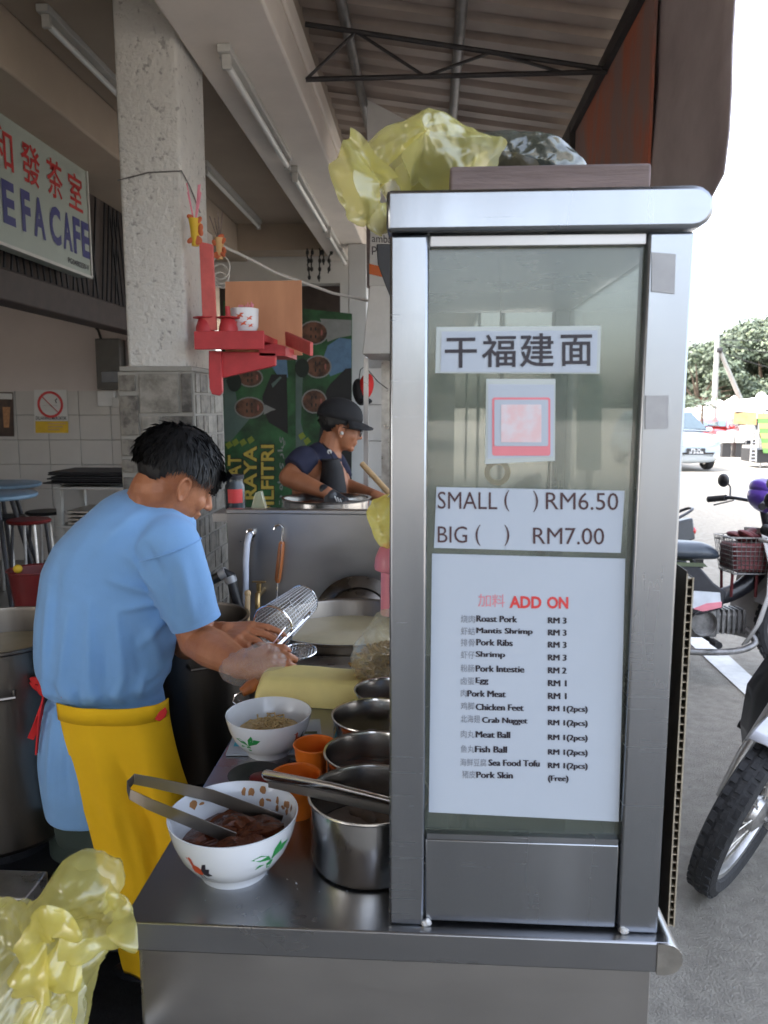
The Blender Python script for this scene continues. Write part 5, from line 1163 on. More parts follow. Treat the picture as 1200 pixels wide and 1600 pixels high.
m = MB(); m.prism([f3(577, 412, .003), f3(700, 440, .003), f3(700, 458, .003), f3(577, 428, .003)], (0, .001, 0)); m.build('orange_band', 'lens_orange', t, smooth=False)
m = MB(); m.bar(f3(576, 330, -.03), f3(577, 450, -.03), .03); m.tube([f3(573, 155, -.01), f3(572, 140, -.01)], .008, 6); m.build('pole', 'wood_old', t)
# black speaker arm beside the cabinet
m = MB(); m.prism([PY(588, 381, 2.2), PY(612, 381, 2.2), PY(612, 470, 2.2), PY(600, 440, 2.2), PY(590, 412, 2.2)], (0, .05, 0)); one('black_bracket', m, 'black_plastic', 'black metal bracket showing beside the cabinet post', 'bracket', bevel=.003)
# pot of the man in the cap, with a stirring stick
t = thing('cooking_pot', 'wide steel pot the man in the cap works over', 'pot', (PY(510, 785, 3.35).x, 3.35, .7)); c = V((PY(510, 785, 3.35).x, 3.35, 0)); z1 = PY(510, 777, 3.35).z
m = MB(); m.lathe([(0, .75), (.185, .75), (.19, .77), (.19, z1-.01), (.20, z1), (.186, z1), (.184, z1-.01), (.184, .8), (0, .8)], c, 56); m.build('body', 'steel_pot', t); m = MB(); m.lathe([(0, z1-.03), (.184, z1-.031)], c, 40); m.build('contents', 'sauce', t)
m = MB(); m.box(c.x-.3, c.x+.3, 3.1, 3.6, .0, .745); m.build('stove', 'steel_dirty', t, bevel=.004)
m = MB(); m.tube([PY(566, 725, 3.3), PY(612, 775, 3.15)], .013, 10); one('stirring_stick', m, 'wood_pale', 'pale round stirring stick leaning in front of the white board', 'stick')
# jar and sachets on the screen ledge
t = thing('spice_jar', 'glass spice jar with red label on the ledge by the pillar', 'jar', PY(371, 795, 2.75)); c = PY(368, 797, 2.75)
m = MB(); m.lathe([(0, .001), (.034, .001), (.036, .01), (.036, .09), (.03, .10), (.03, .115), (0, .115)], c, 24); m.build('glass_body', 'window_dark', t); m = MB(); m.lathe([(.0365, .03), (.0368, .03), (.0368, .08), (.0365, .08)], c, 24, None, R(-120), R(-30)); m.build('label_band', 'ink_red', t); m = MB(); m.lathe([(0, .116), (.033, .116), (.034, .13), (0, .132)], c, 24); m.build('lid', 'iron_dark', t)
m = MB(); m.box(c.x-.06, c.x+.16, 2.66, 2.84, c.z-.03, c.z-.001); one('screen_ledge', m, 'steel_dull', 'narrow steel ledge behind the splash screen carrying the jar', 'ledge')
m = MB(); m.prism([PY(391, 797, 2.72), PY(416, 797, 2.72), PY(408, 767, 2.72), PY(398, 770, 2.72)], (0, .03, 0)); one('plastic_sachet', m, 'bag_clear', 'small clear plastic sachet beside the spice jar', 'bag', bevel=.004)
# green board and hanging tape seen through the glass
m = MB(); m.prism([PY(904, 585, 2.6), PY(941, 585, 2.6), PY(939, 735, 2.6), PY(903, 735, 2.6)], (0, .03, 0)); t = one('green_board', m, 'green_board', 'dark green board standing beyond the cabinet glass', 'board', bevel=.002)
m = MB(); p = PY(921, 735, 2.61); m.bar((p.x, 2.615, 0), (p.x, 2.615, p.z-.001), .02); m.build('stand', 'iron_dark', t)
t = thing('tape_roll', 'roll of yellow tape hanging inside the glass cabinet', 'tape', PY(777, 740, 1.2)); m = MB(); c = PY(777, 738, 1.2); m.lathe([(.012, -.006), (.02, -.006), (.02, .006), (.012, .006), (.012, -.006)], c, 24, rm); m.build('roll', 'noodle', t)
m = MB(); m.tube([c+V((0, 0, .012)), V((c.x, 1.2, zt+.002))], .001, 5); m.build('string', 'wire_white', t)
# ------------------------------------------------------------------ motorbikes (built along +x, wheels on z = 0)
def lerp_path(ps, n=4):
    out = []
    for i in range(len(ps)-1):
        p0, p1, p2, p3 = [V(ps[max(0, min(len(ps)-1, j))]) for j in (i-1, i, i+1, i+2)]
        for k in range(n):
            t = k/n; out.append(.5*((2*p1)+(p2-p0)*t+(2*p0-5*p1+4*p2-p3)*t*t+(3*p1-p0-3*p2+p3)*t**3))
    return out+[V(ps[-1])]
RX = Matrix.Rotation(R(90), 3, 'X')
def side_plate(pts, y, th): q = MB(); q.prism([(x, y-th/2, z) for x, z in pts], (0, th, 0)); return q
def wheel(t, x, r, M_=None, rimmat='alloy', knob=True):
    T = (lambda p: M_ @ V(p)) if M_ else (lambda p: V(p))
    def xf(mb): mb.v = [T(p) for p in mb.v]; return mb
    c = (x, 0, r); m = MB(); pr = [(r-.062, -.020), (r-.055, -.032), (r-.03, -.041), (r-.010, -.033), (r-.002, -.016), (r, 0), (r-.002, .016), (r-.010, .033), (r-.03, .041), (r-.055, .032), (r-.062, .020)]
    m.lathe(pr, c, 56, RX)
    if knob:
        for k in range(44):
            a = 2*pi*k/44
            for (yo, da) in ((-.024, 0), (0, .5), (.024, 0)):
                aa = a+da*2*pi/44; u = V((math.cos(aa), 0, math.sin(aa))); w_ = V((-u.z, 0, u.x)); p = V(c)+u*(r-(.004 if yo else .001))+V((0, yo, 0))
                m.bar(p-w_*.013, p+w_*.013, .016, .006, up=tuple(u))
    wo = xf(m).build('wheel', 'rubber', t)
    m = MB(); rr_ = r-.058; m.lathe([(rr_, -.024), (rr_-.014, -.020), (rr_-.018, -.008), (rr_-.018, .008), (rr_-.014, .020), (rr_, .024)], c, 48, RX); xf(m).build('rim', rimmat, wo)
    m = MB()
    for k in range(32):
        a = 2*pi*k/32; s = 1 if k % 2 else -1; a2 = a+(.38 if (k//2) % 2 else -.38); m.tube([V(c)+V((math.cos(a2)*.045, s*.03, math.sin(a2)*.045)), V(c)+V((math.cos(a)*(rr_-.016), 0, math.sin(a)*(rr_-.016)))], .0022, 4)
    xf(m).build('spokes', 'spoke', wo)
    m = MB(); m.lathe([(0, -.05), (.02, -.05), (.055, -.035), (.06, -.02), (.045, 0), (.06, .02), (.05, .04), (.018, .055), (0, .055)], c, 28, RX); m.tube([(x, -.085, r), (x, .085, r)], .009, 8); xf(m).build('hub', 'alloy', wo)
    return T
def bike(label, loc, rz, lean=0., body='bike_black', shield='bike_grey', cowl='bike_purple', fender='bike_white', basket=True, steer=0., detail=True, tail='bike_black', short=False, scale=1.):
    t = thing('motorbike', label, 'motorbike', loc, 'motorbikes parked at the kerb', rotz=rz); t.rotation_euler = (lean, 0, rz); t.scale = (scale,)*3
    r = .285
    wheel(t, -.61, r, None, knob=detail)
    ax = V((.42, 0, .72)); St = Matrix.Translation(ax) @ Matrix.Rotation(steer, 4, V((-.42, 0, 1)).normalized()) @ Matrix.Translation(-ax)
    T = wheel(t, .62, r, St, knob=detail)
    def xf(mb): mb.v = [T(p) for p in mb.v]; return mb
    for s in (-1, 1):
        m = MB(); m.tube([(.62, s*.075, r-.02), (.585, s*.075, r+.12), (.47, s*.07, .62)], [.022, .024, .020], 10); xf(m).build('fork_leg', 'alloy', t)
    m = MB(); n = 12; vs = []
    for i in range(n+1):
        a = R((62+i*85/n) if short else (28+i*125/n)); rr_ = r+.032
        for (yy_, dz) in ((-.055, -.022), (-.045, -.004), (0, .008), (.045, -.004), (.055, -.022)): vs.append((.62+(rr_+dz)*math.cos(a), yy_, r+(rr_+dz)*math.sin(a)))
    m.add(vs, [(i*5+k, i*5+k+1, (i+1)*5+k+1, (i+1)*5+k) for i in range(n) for k in range(4)]); xf(m).build('front_fender', fender, t, solid=.004)
    m = MB(); m.tube([(.45, 0, .55), (.36, 0, .98)], .03, 10); m.build('steering_head', 'bike_black', t)
    m = MB(); m.tube(lerp_path([(.20, -.36, .985), (.27, -.25, 1.0), (.33, -.1, .99), (.34, 0, .985), (.33, .1, .99), (.27, .25, 1.0), (.20, .36, .985)]), .011, 8); xf(m).build('handlebar', 'bike_black', t)
    for s in (-1, 1):
        m = MB(); m.tube([(.19, s*.375, .983), (.255, s*.275, .998)], .019, 10); xf(m).build('grip', 'rubber', t)
        m = MB(); m.tube([(.27, s*.25, 1.0), (.285, s*.29, 1.06), (.275, s*.31, 1.085)], .006, 6); m.ball((.26, s*.335, 1.10), (.028, .06, .042), 16, 10); xf(m).build('mirror', 'black_plastic', t)
        m = MB(); m.tube([(.30, s*.26, .985), (.26, s*.33, .965), (.22, s*.37, .95)], .005, 6); xf(m).build('brake_lever', 'alloy', t)
    m = MB(); m.ball((.40, 0, 1.0), (.13, .15, .085), 20, 12, Matrix.Rotation(R(20), 3, 'Y')); m.ball((.36, 0, 1.06), (.08, .12, .06), 16, 10, Matrix.Rotation(R(30), 3, 'Y')); xf(m).build('cowl', cowl, t)
    for s in (-1, 1): m = MB(); m.ball((.40, s*.125, .99), (.055, .035, .035), 12, 8); xf(m).build('indicator', 'lens_orange', t)
    m = MB(); m.ball((.50, 0, .99), (.05, .075, .06), 16, 10); xf(m).build('headlight', 'lamp_lens', t)
    # leg shield, frame spine, side covers
    m = MB(); vs = []; n = 8; prof = [(.30, .22, .16), (.36, .34, .19), (.40, .50, .21), (.42, .66, .18), (.40, .84, .11)]
    for (x, z, hw) in prof:
        for k in range(n+1): f = -1+2*k/n; vs.append((x-.10*abs(f)**1.7, f*hw, z))
    m.add(vs, [(i*(n+1)+k, i*(n+1)+k+1, (i+1)*(n+1)+k+1, (i+1)*(n+1)+k) for i in range(4) for k in range(n)]); m.build('leg_shield', shield, t, solid=.006)
    m = MB(); m.tube(lerp_path([(.40, 0, .72), (.30, 0, .55), (.15, 0, .46), (0, 0, .47), (-.12, 0, .56)]), [.05]*17, 12, flat=.9); m.build('spine', 'bike_black', t)
    for s in (-1, 1):
        if short: break
        side_plate([(-.02, .64), (.06, .55), (.13, .50), (.11, .41), (-.02, .37), (-.20, .42), (-.42, .52), (-.62, .62), (-.66, .68), (-.3, .67)], s*.105, .03).build('side_cover', body, t, bevel=.01)
        side_plate([(.09, .50), (.10, .43), (-.0, .40), (-.22, .46), (-.32, .52), (-.1, .51)], s*.122, .006).build('decal', 'decal_white', t)
        side_plate([(.10, .45), (.10, .42), (.0, .395), (-.05, .41), (.02, .44)], s*.1265, .004).build('decal', 'decal_pink', t)
        side_plate([(-.05, .41), (-.2, .45), (-.3, .50), (-.2, .48), (-.08, .44)], s*.1268, .004).build('decal', 'decal_teal', t)
        side_plate([(-.62, .66), (-.5, .645), (.02, .64), (.0, .66), (-.5, .672)], s*.123, .006).build('trim_strip', 'leaf_c', t)
    m = MB(); m.lathe([(0, 0)], (0, 0, 0), 8) if False else None
    so_ = .42 if short else 0.
    secs = [(-.72, .70, .04, .735), (-.62, .70, .10, .79), (-.40, .68, .125, .80), (-.15, .67, .125, .775), (.0, .665, .11, .775), (.07, .665, .085, .755), (.12, .67, .045, .71)]; vs = []
    for (x, z0, hw, z1) in secs:
        x = x if not short else -.28+(x+.72)*.48; vs += [(x, -hw, z0), (x, -hw*1.02, z0+(z1-z0)*.55), (x, -hw*.75, z1-.008), (x, 0, z1), (x, hw*.75, z1-.008), (x, hw*1.02, z0+(z1-z0)*.55), (x, hw, z0)]
    m = MB(); m.add(vs, [(i*7+k, i*7+(k+1) % 7, (i+1)*7+(k+1) % 7, (i+1)*7+k) for i in range(6) for k in range(7)]+[list(range(7)), [42+k for k in range(7)]]); o = m.build('seat', 'seat_vinyl', t, ang=70); q = o.modifiers.new('s', 'SUBSURF'); q.levels = q.render_levels = 2
    # engine, exhaust, stand, pegs
    m = MB(); m.box(-.12, .10, -.09, .09, .24, .42); m.box(.08, .27, -.055, .055, .27, .38); m.build('engine_block', 'engine', t, bevel=.02)
    for k in range(6): m = MB(); m.box(.10+k*.028, .113+k*.028, -.07, .07, .26, .395); m.build('cooling_fin', 'engine', t)
    for s in (-1, 1):
        m = MB(); m.lathe([(0, .03), (.055, .03), (.066, .02), (.07, .0), (.07, -.03)], (.01, s*.10, .33), 28, Matrix.Rotation(R(90*s), 3, 'X')); ec = m.build('engine_cover', 'alloy', t)
        m = MB(); m.lathe([(.045, .0325), (.062, .0325), (.062, .030)], (.01, s*.10, .33), 28, Matrix.Rotation(R(90*s), 3, 'X')); m.build('cover_ring', 'engine', ec)
    m = MB(); m.tube(lerp_path([(.26, -.05, .29), (.30, -.09, .22), (.18, -.13, .18), (-.05, -.14, .175), (-.2, -.145, .19)]), .018, 10); m.build('exhaust_pipe', 'engine', t)
    ex = .16 if short else -.16
    m = MB(); m.tube([(-.12, ex, .185), (-.2, ex, .19), (-.7, ex, .27), (-.84, ex, .295)], [.026, .042, .048, .036], 14); m.build('muffler', 'chrome', t)
    m = MB(); m.tube([(.05, -.24, .235), (.05, .24, .235)], .012, 8); m.tube([(.05, -.24, .236), (.05, -.15, .236)], .02, 10); m.tube([(.05, .15, .236), (.05, .24, .236)], .02, 10); m.build('foot_peg', 'rubber', t)
    for s in (-1, 1): m = MB(); m.tube([(-.16, s*.06, .22), (-.20, s*.10, .10), (-.22, s*.14, .004)], .012, 8); m.tube([(-.22, s*.14, .008), (-.26, s*.17, .008)], .012, 8); m.build('stand', 'iron_dark', t)
    for s in (-1, 1):
        m = MB(); m.bar((-.10, s*.07, .30), (-.64, s*.07, r), .02, .035); m.build('swingarm', 'iron_dark', t)
        m = MB(); m.tube([(-.54, s*.10, .33), (-.44, s*.10, .62)], .026, 10); m.build('shock_absorber', 'chrome', t)
    m = MB(); n = 10; vs = []
    for i in range(n+1):
        a = R((48+i*68/n) if short else (60+i*120/n)); rr_ = r+.05
        for yy_ in (-.06, -.05, .05, .06): vs.append((-.61+(rr_-(.015 if abs(yy_) > .055 else 0))*math.cos(a), yy_, r+(rr_-(.015 if abs(yy_) > .055 else 0))*math.sin(a)))
    m.add(vs, [(i*4+k, i*4+k+1, (i+1)*4+k+1, (i+1)*4+k) for i in range(n) for k in range(3)]); m.build('rear_fender', 'bike_white' if short else 'bike_black', t, solid=.005)
    if short:
        side_plate([(-.10, .60), (-.30, .60), (-.42, .62), (-.44, .66), (-.40, .70), (-.1, .70)], 0, .15).build('rear_cowl', 'bike_white', t, bevel=.03)
        side_plate([(-.69, .64), (-.76, .615), (-.80, .575), (-.785, .56), (-.74, .60), (-.69, .615)], 0, .13).build('mud_flap', 'bike_black', t, bevel=.006)
        m = MB(); m.ball((-.66, 0, .70), (.03, .045, .035), 14, 8); m.build('tail_light', 'lens_red', t)
        return t
    m = MB(); m.add([(-.58, -.12, .55), (-.58, .12, .55), (-.58, .10, .74), (-.58, -.10, .74), (-.88, -.06, .64), (-.88, .06, .64), (-.86, .05, .80), (-.86, -.05, .80)], [(0, 3, 2, 1), (4, 5, 6, 7), (0, 1, 5, 4), (1, 2, 6, 5), (2, 3, 7, 6), (3, 0, 4, 7)]); m.build('tail', tail, t, bevel=.012)
    m = MB(); m.ball((-.87, 0, .70), (.03, .06, .035), 14, 8); m.build('tail_light', 'lens_red', t)
    m = MB(); m.tube(lerp_path([(-.5, -.11, .70), (-.72, -.115, .80), (-.84, -.07, .86), (-.86, 0, .87), (-.84, .07, .86), (-.72, .115, .80), (-.5, .11, .70)]), .011, 8); m.build('grab_rail', 'bike_black', t)
    m = MB(); m.box(-.93, -.925, -.1, .1, .42, .58); m.bar((-.925, 0, .55), (-.80, 0, .66), .03, .01); m.build('number_plate', 'car_dark', t)
    if basket:
        bk = MB(); x0, x1, hw, z0, z1 = .14, .40, .13, .60, .80
        def rim_pts(f, g=.0): s = .80+.2*f; cx = (x0+x1)/2; hx = (x1-x0)/2*s; hy = hw*s; return [(cx-hx, -hy), (cx+hx, -hy), (cx+hx, hy), (cx-hx, hy)]
        for i in range(9):
            f = i/8; z = z0+(z1-z0)*f; pts = [(x, y, z) for x, y in rim_pts(f)]; bk.tube(pts, .0035 if i < 8 else .006, 5, closed=True)
        for i in range(40):
            e, f = divmod(i, 10); f /= 10; a, b = rim_pts(0), rim_pts(1); A = V((*a[e], z0)).lerp(V((*a[(e+1) % 4], z0)), f); B = V((*b[e], z1)).lerp(V((*b[(e+1) % 4], z1)), f); bk.tube([A, B], .0022, 4)
        for i in range(10):
            a = rim_pts(0); A = V((*a[0], z0)).lerp(V((*a[1], z0)), i/9); B = V((*a[3], z0)).lerp(V((*a[2], z0)), i/9); bk.tube([A, B], .0022, 4)
        bo = bk.build('basket', 'engine', t)
        m = MB(); a = rim_pts(.5); hx = .108; q = [(x0+.26/2-hx, -.108), (x0+.13+hx, -.108), (x0+.13+hx, .108), (x0+.13-hx, .108)]
        m.prism([(x, y, z0+.01) for x, y in q], (0, 0, .155)); m.build('basket_lining', 'basket_red', bo, bevel=.02)
        m = MB()
        for k in range(7): m.ball((.2+rnd.uniform(0, .14), jit(.08), .775+rnd.uniform(0, .035)), (.06, .05, .02), 12, 8, Matrix.Rotation(jit(.8), 3, 'Y') @ Matrix.Rotation(jit(2), 3, 'Z'))
        m.build('red_bag', 'basket_red', bo)
        for s in (-1, 1):
            for x in (.17, .30): m = MB(); m.tube([(x, s*.08, z0), (x, s*.07, .47)], .008, 6); m.build('basket_leg', 'basket_red', bo)
    return t
Yb = 4.35; p = PY(1126, 880, Yb)
bike('black motorbike with a wire basket, purple cowl and clean seat', (p.x-.12, Yb, gz(Yb)), R(0), R(-4), scale=1.02)
Yb = 5.6; p = PY(1088, 820, Yb)
bike('black scooter tail with grab rail showing behind the basket motorbike', (p.x-.84, Yb, gz(Yb)), R(180), R(4), basket=False, cowl='bike_black', shield='bike_black', detail=False, scale=.95)
# nearest motorbike: only its knobbly front wheel reaches into the picture, leaning on the side stand
h = R(228); p = on_ground(1118, 1376); dirv = V((math.cos(h), math.sin(h), 0))
bike('white-fendered motorbike whose leaning knobbly wheel is nearest the stall', V((p.x, p.y, gz(p.y)))-dirv*.62*1.04, h, R(-17), basket=False, cowl='bike_white', shield='bike_black', body='bike_white', short=True, scale=1.04)
# ------------------------------------------------------------------ people
def frame_from(fwd, up=(0, 0, 1)):
    x = V(fwd).normalized(); y = V(up).cross(x).normalized(); z = x.cross(y); return Matrix((x, y, z)).transposed()
def head_shapes(m, c, Rm, s=1.):
    def e(p, r, rot=None): m.ball(c+Rm @ (V(p)*s), tuple(q*s for q in r), 20, 14, Rm @ rot if rot else Rm)
    def k(p, q, a, b): m.cone(c+Rm @ (V(p)*s), c+Rm @ (V(q)*s), a*s, b*s, 12)
    e((-.012, 0, .035), (.100, .078, .088)); e((.030, 0, -.028), (.064, .064, .088)); e((.030, 0, -.075), (.050, .052, .038)); e((.072, 0, -.098), (.020, .024, .018))
    e((.068, 0, .020), (.026, .052, .018)); e((.060, .036, -.035), (.026, .024, .026)); e((.060, -.036, -.035), (.026, .024, .026))
    k((.090, 0, .006), (.112, 0, -.034), .007, .012); e((.100, .011, -.038), (.010, .008, .007)); e((.100, -.011, -.038), (.010, .008, .007))
    e((.088, 0, -.062), (.014, .024, .007)); e((.086, 0, -.073), (.013, .021, .008))
    for sg in (-1, 1):
        rot = Matrix.Rotation(R(-22*sg), 3, 'Z') @ Matrix.Rotation(R(-10), 3, 'Y'); cc = c+Rm @ (V((-.004, sg*.080, -.022))*s)
        pts = [cc+Rm @ rot @ (V((.017*math.cos(a)*(1.1 if math.sin(a) > 0 else .8), sg*.004, .030*math.sin(a)))*s) for a in [2*pi*i/14 for i in range(14)]]
        m.tube(pts, .0052*s, 8, closed=True); e((-.004, sg*.077, -.022), (.014, .005, .026), rot)
def hand(m, w, d, n, side, curls, s=1., spread=.10, thumb=(.6, .5)):
    """palm and five separate fingers: d = direction of the palm, n = back of the hand"""
    w = V(w); d = V(d).normalized(); n = V(n); n = (n-d*n.dot(d)).normalized(); a = d.cross(n)*side      # a points to the thumb side
    def P(u, v_, t_): return w+(d*u+a*v_+n*t_)*s
    m.cone(w-d*.02*s, P(.02, 0, 0), .026*s, .026*s, 12)
    for v_ in (-.028, -.010, .010, .027): m.cone(P(.015, v_*.7, 0), P(.085-abs(v_)*.15, v_, .002), .0150*s, .0125*s, 10)
    L = [(.041, .026, .021), (.046, .030, .023), (.043, .028, .022), (.034, .021, .019)]
    for i, (v_, ls) in enumerate(zip((.029, .010, -.010, -.029), L)):
        p = P(.084-abs(v_)*.2, v_, .002); ang = 0; sp = (1.5-i)*spread; base = (d*math.cos(sp)+a*math.sin(sp)).normalized()
        for j, l in enumerate(ls):
            ang += curls[i]*(.75 if j == 0 else 1.0); dd = base*math.cos(ang)-n*math.sin(ang); q = p+dd*l*s; m.cone(p, q, (.0098-.0010*j)*s, (.0090-.0012*j)*s, 10); p = q
    p = P(.022, .026, -.006); q = p+(d*math.cos(thumb[0])+a*math.sin(thumb[0])-n*.35).normalized()*.046*s; m.cone(p, q, .0145*s, .0115*s, 10)
    dd = (d*math.cos(thumb[0]-thumb[1])+a*math.sin(thumb[0]-thumb[1])-n*.55).normalized(); r_ = q+dd*.031*s; m.cone(q, r_, .0112*s, .0098*s, 10); m.cone(r_, r_+(dd-n*.25).normalized()*.022*s, .0098*s, .0080*s, 10)
def loft(m, rows, Y, n=28, hd=lambda i, hw: hw*.75, power=2.):
    """rows of (y, left x, right x) measured in the picture, turned into full rounded sections at distance Y"""
    vs = []
    for i, row in enumerate(rows):
        y, xl, xr = row[:3]; Yc = row[3] if len(row) > 3 else Y; A = PY(xl, y, Yc); B = PY(xr, y, Yc); c = (A+B)/2; hw = (B-A).length/2; h2 = hd(i, hw); rc = V((c.x, c.y, 0)).normalized(); wv = V((rc.y, -rc.x, 0)); hw *= rc.y
        for k in range(n):
            t = 2*pi*k/n; ct, st_ = math.cos(t), math.sin(t); ct = math.copysign(abs(ct)**(2/power), ct); st_ = math.copysign(abs(st_)**(2/power), st_); vs.append(c+wv*hw*ct-rc*h2*st_)
    N = len(rows); fs = [(i*n+k, i*n+(k+1) % n, (i+1)*n+(k+1) % n, (i+1)*n+k) for i in range(N-1) for k in range(n)]+[list(range(n)), [(N-1)*n+k for k in range(n)]]
    m.add(vs, fs); return m
def hair_on(t, c, Rm, s, line, fringe, nstr=1500, seed=3, thick=.013, fr_dir=(.55, 0, -1)):
    r = random.Random(seed); org = ORIG[t.name]; ctr = V((-.012, 0, .035))
    rad = V((.100+thick, .078+thick, .088+thick))
    m = MB(); nu, nv = 56, 34; pts = {}
    for i in range(nv+1):
        for k in range(nu):
            a = pi*i/nv; b = 2*pi*k/nu; d = V((math.sin(a)*math.cos(b), math.sin(a)*math.sin(b), math.cos(a)))
            f = 1+.035*noise.noise(d*4+V((seed, 0, 0)))+.02*noise.noise(V((b*7, a*2, 3))); p = ctr+V((d.x*rad.x, d.y*rad.y, d.z*rad.z))*f
            lo = line(p); 
            if p.z < lo: p = V((p.x*.90, p.y*.86, p.z))
            pts[i, k] = (p, p.z >= lo-.006)
    vs = [c+Rm @ (pts[i, k][0]*s) for i in range(nv+1) for k in range(nu)]; fs = []
    for i in range(nv):
        for k in range(nu):
            k2 = (k+1) % nu; q = [(i, k), (i+1, k), (i+1, k2), (i, k2)]
            if all(pts[x][1] for x in q): fs.append([a*nu+b for a, b in q])
    m.add(vs, fs)
    for _ in range(nstr):
        a = math.acos(r.uniform(-.35, 1)); b = r.uniform(0, 6.28); d = V((math.sin(a)*math.cos(b), math.sin(a)*math.sin(b), math.cos(a))); p = ctr+V((d.x*rad.x, d.y*rad.y, d.z*rad.z))*r.uniform(.97, 1.03)
        if p.z < line(p)-.002: continue
        whorl = V((-.05, 0, .12)); tang = (p-whorl); tang = tang-d*tang.dot(d)
        if p.x > .02: tang += V(fr_dir)*.04
        tang = (tang+V((jit(.02), jit(.03), jit(.01)-.02))).normalized(); L = r.uniform(.014, .034)*(fringe if p.x > .03 else 1.)*(.45 if p.z < .03 else 1.)
        e1 = p+tang*L*.5+d*r.uniform(.002, .008); e2 = p+tang*L+d*r.uniform(-.004, .008)+V((0, 0, -.004)); w_ = tang.cross(d).normalized()*r.uniform(.0004, .0011)
        m.add([c+Rm @ (q*s) for q in (p-w_, p+w_, e1+w_*.8, e2, e1-w_*.8)], [(0, 1, 2, 3, 4)])
    for _ in range(nstr//12):                          # loose locks
        a = math.acos(r.uniform(.05, 1)); b = r.uniform(0, 6.28); d = V((math.sin(a)*math.cos(b), math.sin(a)*math.sin(b), math.cos(a))); p = ctr+V((d.x*rad.x, d.y*rad.y, d.z*rad.z))
        if p.z < line(p)+.015: continue
        tang = p-V((-.05, 0, .12)); tang = (tang-d*tang.dot(d)+V((r.gauss(0, .02), r.gauss(0, .03), 0))).normalized(); L = r.uniform(.022, .040); w_ = tang.cross(d).normalized()*r.uniform(.0012, .003)
        m.add([c+Rm @ (q*s) for q in (p-w_, p+w_, p+tang*L*.5+d*.004+w_*.7, p+tang*L+d*r.uniform(-.002, .005), p+tang*L*.5+d*.004-w_*.7)], [(0, 1, 2, 3, 4)])
    return m.build('hair', 'hair', t, fix=False, ang=60)

# ---- man in the blue T-shirt, bent over the counter
Y1 = 1.80
t1 = thing('person', 'man in a sky-blue T-shirt and yellow apron bending over the counter', 'person', (PY(165, 1100, Y1).x, Y1, .06))
HC = PY(277, 746, 1.80); HR = frame_from(V((.72, .58, -.50)), V((.25, .1, 1)))
m = MB(); head_shapes(m, HC, HR, .93)
nb = PY(232, 800, 1.80); m.cone(HC+HR @ V((-.035, 0, -.05)), nb, .056, .064); m.cone(HC+HR @ V((-.01, 0, -.06)), nb+V((.03, 0, -.01)), .05, .06)
ch = PY(195, 880, 1.82); wa = PY(165, 1060, 1.80); pe = PY(168, 1160, 1.80)
m.cone(nb, ch, .07, .12); m.cone(ch, wa, .12, .10); m.cone(wa, pe, .105, .12)
rs, re, rw = PY(268, 855, 1.73), PY(308, 1000, 1.75), PY(382, 1041, 1.60)
m.cone(ch, rs, .09, .056); m.cone(rs, re, .052, .045); m.cone(re, re.lerp(rw, .35), .044, .046); m.cone(re.lerp(rw, .35), rw, .046, .029)
ls, le, lw_ = PY(235, 860, 1.97), PY(292, 1006, 1.94), PY(346, 988, 1.76)
m.cone(ch, ls, .09, .054); m.cone(ls, le, .05, .042); m.cone(le, lw_, .042, .027)
for (a, b, c_) in (((138, 1180), (132, 1420), 1.86), ((200, 1180), (205, 1420), 1.75)):
    A = PY(a[0], a[1], c_); B = PY(b[0], b[1], c_); m.cone(A, B, .085, .058); Fo = V((B.x+.01, B.y+.01, .12)); m.cone(B, Fo, .055, .036); m.cone(Fo, Fo+V((.11, .03, -.035)), .036, .026)
hd_ = (PY(415, 1032, 1.57)-rw); hand(m, rw, hd_, V((-.1, -.75, .6)), 1, (.80, .90, .95, 1.0), .94, .05, (.75, .6))
hl = (PY(404, 990, 1.70)-lw_); hand(m, lw_, hl, V((-.1, -.35, .93)), -1, (.28, .36, .46, .55), 1.0, .10, (.60, .45))
b1 = m.build('body', 'skin', t1); remesh(b1, .0033, 4, .5)
# shirt
rows = [(764, 196, 226), (770, 178, 262), (780, 160, 286), (795, 142, 302), (815, 118, 309), (848, 86, 310), (885, 68, 310), (925, 61, 304), (965, 56, 290), (1005, 55, 280), (1038, 57, 275), (1058, 64, 270), (1070, 76, 262), (1079, 86, 256), (1090, 72, 260), (1130, 64, 266), (1175, 61, 270), (1215, 65, 268), (1250, 71, 262), (1256, 72, 260)]
m = MB(); loft(m, rows, Y1, 36, lambda i, hw: min(hw*.82, .138) if i > 2 else hw*.75, 2.3)
def cutcone(m, p, q, r0, r1): m.tube([V(p), V(p).lerp(V(q), .5), V(q)], [r0, (r0+r1)/2*1.02, r1], 24, flat=1.); m.ball(p, r0*.99, 20, 12)
cutcone(m, PY(262, 852, 1.735), PY(306, 973, 1.745), .076, .060); cutcone(m, PY(232, 860, 1.95), PY(292, 985, 1.975), .072, .058)
sh = m.build('shirt', 'shirt_blue', t1); org = ORIG[t1.name]
arm = PY(262, 925, 1.68)-org; wst = PY(170, 1078, 1.7)-org
